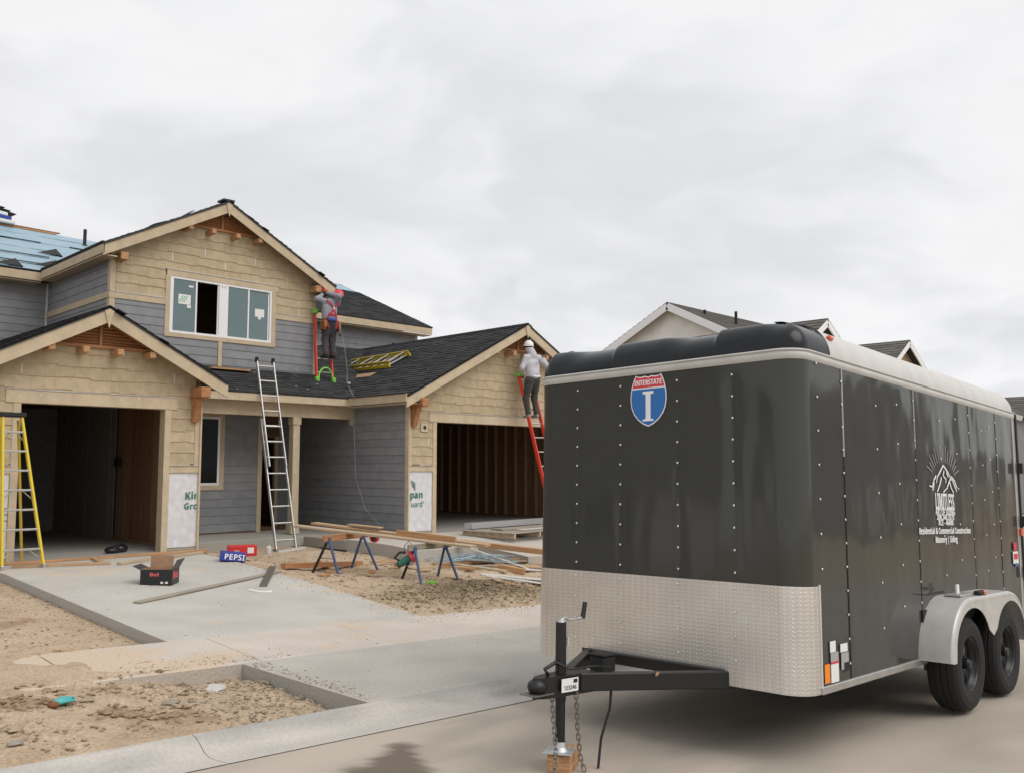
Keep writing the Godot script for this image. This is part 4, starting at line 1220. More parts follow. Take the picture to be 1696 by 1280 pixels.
	for a in [[7.35, 6.60, -23.15], [5.95, 5.83, -21.35], [6.9, 6.0, -21.7]]:
		k = MB.new()
		k.tri(Vector3(-0.35, 0, 0), Vector3(0.22, 0, 0.04), Vector3(0.08, 0.16, 0.0)); k.tri(Vector3(0.22, 0, 0.04), Vector3(0.30, 0.02, -0.15), Vector3(0.08, 0.16, 0.0)); k.tri(Vector3(-0.35, 0, 0), Vector3(0.08, 0.16, 0.0), Vector3(0.30, 0.02, -0.15))
		obj("felt_flap", k, M.felt, h).position = Vector3(a[0], a[1] + 0.02, a[2])
	beam("ridge_board", Vector3(-2, 7.90, -26.22), Vector3(8.4, 7.90, -26.22), 0.10, 0.05, M.pine_o, h)
	beam("ridge_strip", Vector3(7.3, 7.955, -26.25), Vector3(8.5, 7.945, -26.25), 0.10, 0.02, M.cedar_d, h)
	# vent pipes
	pipe(h, Vector3(8.85, 7.45, -25.3), 0.045, 0.50)
	pipe(h, Vector3(13.35, 3.75, -20.25), 0.04, 0.75)
	bx("roof_vent", Vector3(13.95, 4.24, -20.9), Vector3(0.35, 0.14, 0.30), M.black, h, Basis(Vector3.BACK, 0.45), 0.02)

func pipe(parent: Node3D, at: Vector3, r: float, l: float) -> void:
	var k := MB.new()
	k.lathe([Vector2(r * 3.0, -0.03), Vector2(r * 1.6, 0.05), Vector2(r, 0.09), Vector2(r, l), Vector2(r * 0.7, l), Vector2(r * 0.7, l - 0.1)], at, Vector3.UP, 12)
	obj("vent_pipe", k, M.frame, parent)

func build_print(h: Node3D) -> void:      # printing on the house wrap, cut off by the corners as in the picture
	letters("wrap_print", "Kiı", Vector3(7.105, 0.93, ZG + 0.021), Basis.IDENTITY, 0.125, 1.0, M.ink, h, true)
	letters("wrap_print", "Grc", Vector3(7.105, 0.75, ZG + 0.021), Basis.IDENTITY, 0.105, 1.0, M.ink, h, true)
	letters("wrap_print", "pan", Vector3(12.13, 0.83, ZG + 0.021), Basis.IDENTITY, 0.145, 1.0, M.ink, h, true)
	letters("wrap_print", "uard'", Vector3(12.16, 0.63, ZG + 0.021), Basis.IDENTITY, 0.11, 1.0, M.ink, h, false)
	for i in 4:
		var k := MB.new()
		k.tube([Vector3(11.97 + i * 0.012, 1.13 - i * 0.035, ZG + 0.021), Vector3(12.05, 1.11 - i * 0.04, ZG + 0.021), Vector3(12.10, 1.06 - i * 0.045, ZG + 0.021)], 0.006, 5)
		obj("wrap_print", k, M.ink, h)
	for e in [[11.97, 1.0], [4.0, -1.0]]:
		for i in 5:
			var k := MB.new()
			k.tube([Vector3(e[0] + 0.05 * i * e[1] + 0.1, 1.05 - i * 0.09, ZG + 0.021), Vector3(e[0] + 0.05 * i + 0.14, 1.0 - i * 0.10, ZG + 0.021)], 0.004, 4)
			if e[1] < 0: obj("wrap_print", k, M.frame, h)

func caulk_dots(h: Node3D) -> void:      # unpainted filler on the nail heads of the trim
	var k := MB.new()
	var r := RandomNumberGenerator.new(); r.seed = 17
	var dot := func(p: Vector3, n: Vector3):
		var m := MB.new(); m.ball(Vector3.ZERO, Vector3(r.randf_range(0.006, 0.013), 0.003, r.randf_range(0.006, 0.016)), 6, 3, 0.0, 0.5)
		var b := Basis(n.cross(Vector3.UP).normalized(), n, Vector3.ZERO); b.z = b.x.cross(b.y)
		for i in m.v.size(): k.put(p + b * m.v[i], (b * m.n[i]).normalized(), Vector2.ZERO, Color.WHITE)
	for i in 16: dot.call(Vector3(12.5 + i * 0.34 + r.randf() * 0.1, 2.43 + r.randf() * 0.14, ZG + 0.034), Vector3.BACK)
	for i in 9: dot.call(Vector3(4.3 + i * 0.3 + r.randf() * 0.1, 2.43 + r.randf() * 0.14, ZG + 0.034), Vector3.BACK)
	for i in 18: dot.call(Vector3(7.6 + i * 0.22 + r.randf() * 0.08, 2.80 + r.randf() * 0.1, -16.5325), Vector3.BACK)
	for i in 20: dot.call(Vector3(7.6 + i * 0.21, 2.54 + r.randf() * 0.2, -16.81), Vector3.BACK)
	for i in 8: dot.call(Vector3(11.5375, 2.80 + r.randf() * 0.1, -14.7 - i * 0.22), Vector3.LEFT)
	for i in 14: dot.call(Vector3(12.2 + i * 0.22, 2.68 + i * 0.19 * 0.0 + r.randf() * 0.9, ZG + 0.030), Vector3.BACK)
	for i in 12: dot.call(Vector3(12.2 + i * 0.4, 5.57 + r.randf() * 0.15, -21.2825), Vector3.BACK)
	for i in 10: dot.call(Vector3(12.735 + r.randf() * 0.0 - 0.12 + r.randf() * 0.06, 0.3 + i * 0.2, ZG + 0.032), Vector3.BACK)
	for i in 10: dot.call(Vector3(6.63 + r.randf() * 0.06, 0.3 + i * 0.2, ZG + 0.032), Vector3.BACK)
	for i in 10: dot.call(Vector3(10.37 + r.randf() * 0.1, 0.3 + i * 0.2, -16.807), Vector3.BACK)
	stuff("caulk_dots", k, M.caulk, h)

# ---------------------------------------------------------------- cargo trailer
# own axes: x from the nose to the rear, y up from the lower edge of the box, z = 0 the street side, z = -TW the kerb side
const TW := 2.15
const TL := 4.42
const TH := 2.03
const TR := 0.15

func skin(s: float) -> Array:      # walks round the box from the street side (s < 0) over the nose to the kerb side; returns [point at y 0, outward normal]
	var q := TR * PI * 0.5
	var front := TW - 2.0 * TR
	if s < 0.0: return [Vector3(TR - s, 0, 0), Vector3(0, 0, 1)]
	if s < q:
		var a := s / TR
		return [Vector3(TR - TR * sin(a), 0, -TR + TR * cos(a)), Vector3(-sin(a), 0, cos(a))]
	s -= q
	if s < front: return [Vector3(0, 0, -TR - s), Vector3(-1, 0, 0)]
	s -= front
	if s < q:
		var a := s / TR
		return [Vector3(TR - TR * cos(a), 0, -TW + TR - TR * sin(a)), Vector3(-cos(a), 0, -sin(a))]
	return [Vector3(TR + s - q, 0, -TW), Vector3(0, 0, -1)]

func surf(k: MB, nu: int, nv: int, f: Callable, cf = null) -> void:      # smooth sheet f(i, j); u x v points outwards
	var P := []
	for i in nu + 1:
		var row := []
		for j in nv + 1: row.append(f.call(float(i) / nu, float(j) / nv))
		P.append(row)
	var N := []
	for i in nu + 1:
		var row := []
		for j in nv + 1:
			var du: Vector3 = P[mini(i + 1, nu)][j] - P[maxi(i - 1, 0)][j]
			var dv: Vector3 = P[i][mini(j + 1, nv)] - P[i][maxi(j - 1, 0)]
			row.append(du.cross(dv).normalized())
		N.append(row)
	for i in nu:
		for j in nv:
			var q := []
			for e in [[i, j], [i + 1, j], [i + 1, j + 1], [i, j + 1]]:
				q.append([P[e[0]][e[1]], N[e[0]][e[1]], Vector2(float(e[0]) / nu, float(e[1]) / nv), Color.WHITE if cf == null else cf.call(float(e[0]) / nu, float(e[1]) / nv)])
			k.smooth_quad(q[0][0], q[1][0], q[2][0], q[3][0], q[0][1], q[1][1], q[2][1], q[3][1], q[0][2], q[1][2], q[2][2], q[3][2], q[0][3], q[1][3], q[2][3], q[3][3])

func rivet_line(k: MB, pts: Array, nrm: Vector3) -> void:
	for p in pts:
		var b := Basis(nrm.cross(Vector3.UP).normalized(), nrm, Vector3.ZERO); b.z = b.x.cross(b.y)
		var m := MB.new(); m.ball(Vector3.ZERO, Vector3(0.0085, 0.005, 0.0085), 7, 3, 0.0, 0.5)
		for i in m.v.size(): k.put(p + b * m.v[i], (b * m.n[i]).normalized(), Vector2.ZERO, Color.WHITE)

func dent(x: float, y: float) -> float:      # the thin sheet ripples between its rivets
	return 0.0034 * noise.get_noise_2d(x * 1.7 + 300.0, y * 0.55) + 0.0016 * noise2.get_noise_2d(x * 2.2 + 80.0, y * 1.1)

func build_trailer() -> void:
	var b := Basis(Vector3(0.9989, -0.0472, -0.0061), Vector3(0.0471, 0.9987, -0.0213), Vector3(0.0071, 0.0210, 0.9998)).orthonormalized()
	var t := thing("cargo_trailer", "dark grey enclosed cargo trailer with a diamond plate nose guard parked at the kerb", "trailer", Vector3(4.9265, 0.1076, -2.47), b)
	var q := TR * PI * 0.5
	var whole := q * 2.0 + TW - 2.0 * TR
	var HP := 0.625
	# nose sheet from the first seam on the street side round to the kerb side
	var k := MB.new()
	surf(k, 260, 44, func(u, v):
		var s := lerpf(-0.455, whole + 0.45, 1.0 - u)
		var a := skin(s)
		var y: float = 0.01 + v * (TH - 0.01)
		var amp := 1.3 if s > 0.0 and s < whole else 1.0
		var crease := 0.0
		for zc in [0.447, 0.863, 1.336, 1.73]: crease += 0.0022 * exp(-pow((s - q + TR - zc) / 0.045, 2))
		return a[0] + Vector3.UP * y + a[1] * ((dent(s * 0.8, y * 0.6) * amp - crease) * sm(0.0, 0.2, v) * sm(0.99, 0.85, v)))
	obj("nose_panel", k, M.paint, t)
	# street side panels
	var seams := [0.61, 1.86, 3.10, 3.84, 4.36]
	for i in seams.size() - 1:
		k = MB.new()
		surf(k, maxi(10, int((seams[i + 1] - seams[i]) / 0.035)), 56, func(u, v):
			var x := lerpf(seams[i] + 0.002, seams[i + 1] - 0.002, u)
			var y: float = 0.01 + v * (TH - 0.01)
			var e: float = sm(0.0, 0.05, u) * sm(1.0, 0.95, u) * sm(0.0, 0.06, v) * sm(1.0, 0.97, v)
			return Vector3(x, y, 0.0015 + dent(x, y) * 1.5 * lerpf(0.35, 1.0, e)))
		obj("side_panel", k, M.paint, t)
		# bright joint strip
		k = MB.new(); k.box(Vector3(seams[i], 1.02, 0.001), Vector3(0.012, 2.0, 0.006)); obj("joint_strip", k, M.frame if i == 0 else M.steel, t)
	k = MB.new(); k.box(Vector3(0.605, 1.72, 0.004), Vector3(0.007, 0.60, 0.006)); obj("joint_strip", k, M.alu_white, t)
	k = MB.new(); k.box(Vector3(1.852, 1.78, 0.004), Vector3(0.006, 0.46, 0.006)); obj("joint_strip", k, M.alu_white, t)
	# kerb side, rear, floor
	k = MB.new(); k.quad(Vector3(TL, 0, -TW), Vector3(0.5, 0, -TW), Vector3(0.5, TH, -TW), Vector3(TL, TH, -TW)); obj("side_panel", k, M.paint, t)
	bx("rear_door", Vector3(TL - 0.02, 1.03, -TW * 0.5), Vector3(0.06, 2.0, TW - 0.06), M.paint, t)
	bx("floor", Vector3(TL * 0.5 + 0.06, 0.05, -TW * 0.5), Vector3(TL - 0.14, 0.06, TW - 0.12), M.frame, t)
	# rear corner post, hinge bar and latch
	bx("rear_post", Vector3(TL - 0.025, 1.0, -0.02), Vector3(0.07, 2.06, 0.055), M.alu, t, Basis.IDENTITY, 0.004)
	bx("door_bar", Vector3(TL + 0.04, 1.05, 0.0), Vector3(0.03, 1.98, 0.04), M.black, t, Basis.IDENTITY, 0.004)
	for y in [0.55, 1.02, 1.52]: bx("door_hinge", Vector3(TL + 0.03, y, 0.03), Vector3(0.05, 0.10, 0.05), M.black, t, Basis.IDENTITY, 0.005)
	bx("tail_light", Vector3(TL - 0.02, 0.92, 0.018), Vector3(0.05, 0.07, 0.03), M.amber, t, Basis.IDENTITY, 0.005)
	# lower rail and upper trim that runs round the box
	k = MB.new(); k.box(Vector3(2.26, 0.015, 0.008), Vector3(4.16, 0.045, 0.022), Basis.IDENTITY, 0.004); obj("lower_rail", k, M.alu, t)
	k = MB.new()
	for band in [[TH - 0.040, TH + 0.016, 0.011], [TH + 0.006, TH + 0.026, 0.018]]:
		surf(k, 380, 4, func(u, v):
			var a := skin(lerpf(-(TL - TR), whole + TL - TR, 1.0 - u))
			return a[0] + Vector3.UP * lerpf(band[0], band[1], v) + a[1] * (band[2] * (1.0 - pow(2.0 * v - 1.0, 4.0)) + 0.002))
	obj("upper_trim", k, M.alu_white, t)
	# rivets
	k = MB.new()
	for i in seams.size() - 1:
		var pts := []
		for n in 13: pts.append(Vector3(seams[i] - 0.018, 0.13 + n * 0.148, 0.006))
		rivet_line(k, pts, Vector3.BACK)
		if i < 3:
			var pt2 := []
			for n in 6:
				pt2.append(Vector3(lerpf(seams[i], seams[i + 1], 0.42), 0.30 + n * 0.30, 0.008)); pt2.append(Vector3(lerpf(seams[i], seams[i + 1], 0.72), 0.42 + n * 0.285, 0.008))
			rivet_line(k, pt2, Vector3.BACK)
	var p3 := []
	for n in 7: p3.append(Vector3(0.24, 0.72 + n * 0.21, 0.006))
	rivet_line(k, p3, Vector3.BACK)
	for z in [-0.447, -0.863, -1.336, -1.73]:
		var pts := []
		for n in 10: pts.append(Vector3(-0.003, 0.68 + n * 0.138, z))
		for n in 4: pts.append(Vector3(-0.010, 0.15 + n * 0.145, z))
		rivet_line(k, pts, Vector3.LEFT)
	stuff("rivets", k, M.rivet, t)
	# diamond plate wrapped round the nose, notched over the tongue
	k = MB.new(); k.colored = true
	var nu := 120; var nv := 40
	var pt := func(i: int, j: int, d: float) -> Vector3:
		var a := skin(lerpf(-0.035, whole + 0.03, 1.0 - float(i) / nu))
		return a[0] + Vector3.UP * (HP * j / nv - 0.004) + a[1] * d
	var tone := func(i: int, j: int) -> Color:
		var s := lerpf(-0.035, whole + 0.03, 1.0 - float(i) / nu) - q + TR       # = -z on the flat nose
		var y := HP * j / nv
		var a: float = noise.get_noise_2d(s * 2.0, y * 2.0 + 90.0)
		var c := Color(1, 0.965, 0.92) * (0.97 + 0.10 * a)
		return c
	for i in nu:
		for j in nv:
			var s0 := lerpf(-0.035, whole + 0.03, 1.0 - (i + 0.5) / nu) - q + TR
			if s0 > 0.60 and s0 < 1.66 and float(j) / nv * HP < 0.085: continue
			var P := []; var n := []
			for e in [[i, j], [i + 1, j], [i + 1, j + 1], [i, j + 1]]:
				P.append(pt.call(e[0], e[1], 0.006)); n.append(skin(lerpf(-0.035, whole + 0.03, 1.0 - float(e[0]) / nu))[1])
			var uv := func(a: int, c: int) -> Vector2: return Vector2(a * (whole + 0.065) / nu, HP * c / nv) / 0.050
			k.smooth_quad(P[0], P[1], P[2], P[3], n[0], n[1], n[2], n[3], uv.call(i, j), uv.call(i + 1, j), uv.call(i + 1, j + 1), uv.call(i, j + 1), tone.call(i, j), tone.call(i + 1, j), tone.call(i + 1, j + 1), tone.call(i, j + 1))
	obj("diamond_plate", k, M.tread, t)
	bx("plate_edge", Vector3(TR + 0.042, HP * 0.5 - 0.002, 0.006), Vector3(0.016, HP + 0.012, 0.014), M.alu_white, t, Basis.IDENTITY, 0.003)
	bx("under_box", Vector3(0.30, 0.30, -TW * 0.5), Vector3(0.4, 0.50, TW - 0.45), M.frame, t)
	# roof with rounded long edges
	k = MB.new()
	var rr := 0.23
	surf(k, 4, 30, func(u, v):
		var x := lerpf(0.42, TL + 0.01, u)
		if v < 0.4:
			var a: float = v / 0.4 * PI * 0.5
			return Vector3(x, TH + 0.02 + rr * sin(a), -0.006 - rr + rr * cos(a))
		if v > 0.6:
			var a: float = (v - 0.6) / 0.4 * PI * 0.5
			return Vector3(x, TH + 0.02 + rr * cos(a), -TW + rr - rr * sin(a))
		return Vector3(x, TH + 0.02 + rr + 0.02 * sin((v - 0.4) / 0.2 * PI), lerpf(-0.006 - rr, -TW + rr, (v - 0.4) / 0.2)))
	obj("roof", k, M.alu_white, t)
	k = MB.new()
	k.prism(roof_end(rr), Vector3(TL, TH + 0.015, 0), Vector3.FORWARD, Vector3.UP, Vector3.RIGHT, -0.02, 0.012)
	obj("roof_end", k, M.alu_white, t)
	# moulded black nose cap with three air scoops
	k = MB.new()
	surf(k, 240, 40, func(u, v):
		var s: float = lerpf(-0.30, whole + 0.30, 1.0 - u)
		var a := skin(s)
		var ang: float = v * PI * 0.5
		var depth := 0.36
		var zc: float = -a[0].z / TW
		var bump := 0.0
		for c in [[0.10, 0.27], [0.44, 0.66], [0.86, 0.955]]:
			bump = maxf(bump, sm(c[0] - 0.07, c[0] + 0.05, zc) * sm(c[1] + 0.008, c[1] - 0.004, zc))
		bump *= sm(0.0, 0.15, s + 0.12) * sm(whole + 0.12, whole, s)
		var lift := pow(sin(ang), 0.75); var back := 1.0 - cos(ang)
		var lift_b: float = sm(0.0, 0.62, v) ; var back_b: float = 0.30 * sm(0.25, 0.8, v) + 0.70 * sm(0.72, 1.0, v)
		var up := lerpf(lift, lift_b, bump * 0.6); var bk := lerpf(back, back_b, bump * 0.6)
		var p: Vector3 = a[0] + Vector3.UP * (TH + 0.015 + 0.215 * up)
		var inward: Vector3 = -a[1]
		if s < 0.0 or s > whole:
			return p + inward * (rr * bk)
		return p + inward * lerpf(rr, depth, sm(0.0, 0.3, minf(s, whole - s))) * bk)
	obj("nose_cap", k, M.cap, t)
	k = MB.new(); k.box(Vector3(0.40, TH + 0.205, -TW * 0.5), Vector3(0.16, 0.03, TW - 2.0 * rr + 0.1)); obj("cap_deck", k, M.cap, t)
	k = MB.new()
	k.tube(arc_over(0.448, rr + 0.004), 0.011, 6)
	obj("cap_seal", k, M.black, t)
	bx("marker_light", Vector3(0.56, TH + 0.165, -0.045), Vector3(0.06, 0.032, 0.035), M.amber, t, Basis(Vector3.RIGHT, 0.7), 0.01)
	build_tongue(t)
	build_running_gear(t)
	build_trailer_print(t)

func roof_end(rr: float) -> Array:
	var out := []
	for i in 9:
		var a := PI * 0.5 * i / 8.0
		out.append(Vector2(0.006 + rr - rr * cos(a), rr * sin(a)))
	for i in 9:
		var a := PI * 0.5 * i / 8.0
		out.append(Vector2(TW - rr + rr * sin(a), rr * cos(a)))
	out.reverse()
	return out

func arc_over(x: float, r: float) -> Array:
	var out := []
	for i in 13:
		var a := PI * 0.5 * i / 12.0
		out.append(Vector3(x, TH + 0.02 + r * sin(a), -0.006 - r + r * cos(a)))
	for i in 13:
		var a := PI * 0.5 * i / 12.0
		out.append(Vector3(x, TH + 0.02 + r * cos(a), -TW + r - r * sin(a)))
	return out

func chain(t: Node3D, pts: Array) -> void:
	var k := MB.new()
	var c := Curve3D.new()
	for p in pts: c.add_point(p)
	var l := c.get_baked_length(); var d := 0.0; var i := 0
	while d < l:
		var p := c.sample_baked(d); var p2 := c.sample_baked(minf(d + 0.02, l))
		var y := (p2 - p).normalized() if p2.distance_to(p) > 0.001 else Vector3.DOWN
		var x := y.cross(Vector3(0.6, 0.1, 0.8)).normalized(); var z := x.cross(y)
		if i % 2 == 1:
			var h := x; x = z; z = -h
		var loop := []
		for n in 13:
			var a := TAU * n / 12.0
			loop.append(p + x * cos(a) * 0.0105 + y * (sin(a) * 0.0105 + (0.009 if sin(a) > 0 else -0.009)))
		k.tube(loop, 0.0038, 5, false)
		d += 0.0285; i += 1
	obj("safety_chain", k, M.chain, t)

func build_tongue(t: Node3D) -> void:
	var zc := -TW * 0.5
	var g := Node3D.new(); g.name = "tongue"; t.add_child(g)
	var head := Vector3(-0.80, 0.045, zc)
	# two square tubes that meet at the coupler, and a cross piece under the nose
	for s in [-1.0, 1.0]:
		var k := MB.new()
		k.bar(Vector3(0.25, 0.025, zc + s * 0.70), head + Vector3(-0.02, 0.0, s * 0.055), 0.055, 0.105, Vector3.UP, 0.008)
		obj("tongue_rail", k, M.steel, g)
	var k := MB.new()
	k.box(Vector3(-0.01, 0.055, zc), Vector3(0.06, 0.075, 1.10), Basis.IDENTITY, 0.008)
	obj("cross_member", k, M.steel, g)
	# coupler: a long cap that narrows to a ball socket with its latch
	k = MB.new()
	k.prism([Vector2(-0.70, -0.085), Vector2(-0.70, 0.085), Vector2(-0.98, 0.062), Vector2(-1.10, 0.045), Vector2(-1.16, 0.0), Vector2(-1.10, -0.045), Vector2(-0.98, -0.062)], Vector3(0, 0.02, zc), Vector3.RIGHT, Vector3.FORWARD, Vector3.UP, -0.04, 0.075)
	k.ball(Vector3(-1.12, 0.045, zc), Vector3(0.062, 0.048, 0.058), 14, 8)
	obj("coupler", k, M.steel, g)
	k = MB.new(); k.box(Vector3(-1.125, 0.006, zc), Vector3(0.16, 0.008, 0.13), Basis.IDENTITY, 0.003); obj("socket_lip", k, M.chain, g)
	k = MB.new()
	k.tube([Vector3(-1.03, 0.10, zc), Vector3(-1.06, 0.135, zc), Vector3(-0.98, 0.165, zc + 0.01), Vector3(-0.93, 0.15, zc + 0.02)], 0.012, 8)
	obj("latch", k, M.steel, g)
	k = MB.new()
	k.tube([Vector3(-0.98, 0.165, zc + 0.02), Vector3(-0.92, 0.13, zc + 0.07), Vector3(-0.85, 0.125, zc + 0.08), Vector3(-0.70, 0.125, zc + 0.085), Vector3(-0.60, 0.11, zc + 0.11), Vector3(-0.585, 0.02, zc + 0.135)], 0.006, 6)
	obj("breakaway_cable", k, M.black, g)
	# number plate sticker on the coupler side
	k = MB.new(); k.box(Vector3.ZERO, Vector3(0.135, 0.075, 0.003)); 
	var st := obj("plate_sticker", k, M.sticker, g)
	st.transform = Transform3D(Basis(Vector3.UP, -0.08), Vector3(-0.935, 0.045, zc + 0.086))
	letters("sticker_print", "123246", Vector3(0, -0.014, 0.003), Basis.IDENTITY, 0.022, 1.0, M.black, st)
	bx("sticker_mark", Vector3(0.042, 0.02, 0.003), Vector3(0.03, 0.02, 0.002), M.frame, st)
	# jack
	var j := Node3D.new(); j.name = "jack"; t.add_child(j)
	var jx := -0.92
	k = MB.new(); k.tube([Vector3(jx, 0.39, zc), Vector3(jx, -0.06, zc)], 0.032, 16); obj("jack_tube", k, M.steel, j)
	k = MB.new(); k.tube([Vector3(jx, -0.05, zc), Vector3(jx, -0.325, zc)], 0.029, 16); obj("inner_tube", k, M.steel, j)
	k = MB.new(); k.lathe([Vector2(0.0, 0.015), Vector2(0.022, 0.015), Vector2(0.026, 0.0)], Vector3(jx, 0.39, zc), Vector3.UP, 12)
	k.tube([Vector3(jx, 0.402, zc), Vector3(jx + 0.03, 0.415, zc + 0.005), Vector3(jx + 0.06, 0.398, zc + 0.01), Vector3(jx + 0.18, 0.405, zc + 0.02)], 0.008, 7)
	obj("crank_arm", k, M.galv, j)
	k = MB.new(); k.tube([Vector3(jx + 0.175, 0.400, zc + 0.02), Vector3(jx + 0.195, 0.495, zc + 0.022)], 0.0145, 10); obj("crank_grip", k, M.black, j)
	k = MB.new(); k.lathe([Vector2(0.034, 0.05), Vector2(0.040, 0.02), Vector2(0.055, 0.0)], Vector3(jx, -0.335, zc), Vector3.UP, 14)
	k.box(Vector3(jx, -0.339, zc), Vector3(0.17, 0.008, 0.17), Basis(Vector3.UP, 0.5), 0.002)
	obj("jack_foot", k, M.galv, j)
	k = MB.new(); k.box(Vector3(jx + 0.0325, 0.28, zc + 0.012), Vector3(0.004, 0.05, 0.035)); obj("skull_sticker", k, M.sticker, j)
	var mud := obj("mud_patch", clod_mesh(55), M.card, g)
	mud.transform = Transform3D(Basis(Vector3.UP, 0.45) * Basis.from_scale(Vector3(0.055, 0.020, 0.012)), Vector3(-0.42, 0.082, zc + 0.338))
	# battery box behind the jack
	bx("battery_box", Vector3(-0.50, 0.105, zc - 0.02), Vector3(0.12, 0.10, 0.13), M.frame, t, Basis.IDENTITY, 0.015)
	bx("battery_lid", Vector3(-0.50, 0.162, zc - 0.02), Vector3(0.13, 0.018, 0.14), M.frame, t, Basis.IDENTITY, 0.008)
	chain(t, [Vector3(-1.03, 0.0, zc + 0.03), Vector3(-1.035, -0.15, zc + 0.05), Vector3(-1.06, -0.28, zc + 0.09), Vector3(-1.12, -0.37, zc + 0.14), Vector3(-1.2, -0.43, zc + 0.16)])
	chain(t, [Vector3(-0.86, 0.0, zc + 0.07), Vector3(-0.858, -0.2, zc + 0.08), Vector3(-0.855, -0.36, zc + 0.10), Vector3(-0.85, -0.44, zc + 0.13)])
	k = MB.new()
	k.tube([Vector3(-0.60, 0.04, zc + 0.13), Vector3(-0.63, -0.12, zc + 0.14), Vector3(-0.70, -0.28, zc + 0.13), Vector3(-0.74, -0.44, zc + 0.14)], 0.008, 7)
	obj("wiring_lead", k, M.frame, t)

func tyre_profile() -> Array:
	return [Vector2(0.195, -0.085), Vector2(0.215, -0.105), Vector2(0.28, -0.115), Vector2(0.325, -0.105), Vector2(0.347, -0.085), Vector2(0.357, -0.05), Vector2(0.351, -0.047), Vector2(0.351, -0.038), Vector2(0.360, -0.035), Vector2(0.361, -0.006), Vector2(0.352, -0.004), Vector2(0.352, 0.004), Vector2(0.361, 0.006), Vector2(0.360, 0.035), Vector2(0.351, 0.038), Vector2(0.351, 0.047), Vector2(0.357, 0.05), Vector2(0.347, 0.085), Vector2(0.325, 0.105), Vector2(0.28, 0.115), Vector2(0.215, 0.105), Vector2(0.195, 0.085)]

func wheel(t: Node3D, at: Vector3, s: float) -> void:
	var w := Node3D.new(); w.name = "wheel"; t.add_child(w, true)
	w.position = at; w.scale = Vector3(0.955, 0.955, 1.0)
	var k := MB.new(); k.lathe(tyre_profile(), Vector3.ZERO, Vector3(0, 0, s), 48); obj("tyre", k, M.rubber, w)
	k = MB.new()
	k.lathe([Vector2(0.10, 0.015), Vector2(0.145, 0.035), Vector2(0.172, 0.02), Vector2(0.18, 0.05), Vector2(0.198, 0.082), Vector2(0.205, 0.088), Vector2(0.198, 0.094), Vector2(0.190, 0.085)], Vector3.ZERO, Vector3(0, 0, s), 36)
	obj("rim", k, M.rim, w)
	for i in 8:      # spokes of the pressed steel wheel
		var a := TAU * i / 8.0
		var d := Vector3(cos(a), sin(a), 0)
		k = MB.new(); k.bar(d * 0.05 + Vector3(0, 0, s * 0.040), d * 0.172 + Vector3(0, 0, s * 0.028), 0.062, 0.022, Vector3(0, 0, s), 0.006); obj("spoke", k, M.rim, w)
	k = MB.new(); k.lathe([Vector2(0.0, 0.105), Vector2(0.032, 0.10), Vector2(0.040, 0.085), Vector2(0.042, 0.045), Vector2(0.075, 0.040), Vector2(0.11, 0.030)], Vector3.ZERO, Vector3(0, 0, s), 20); obj("hub", k, M.rim, w)

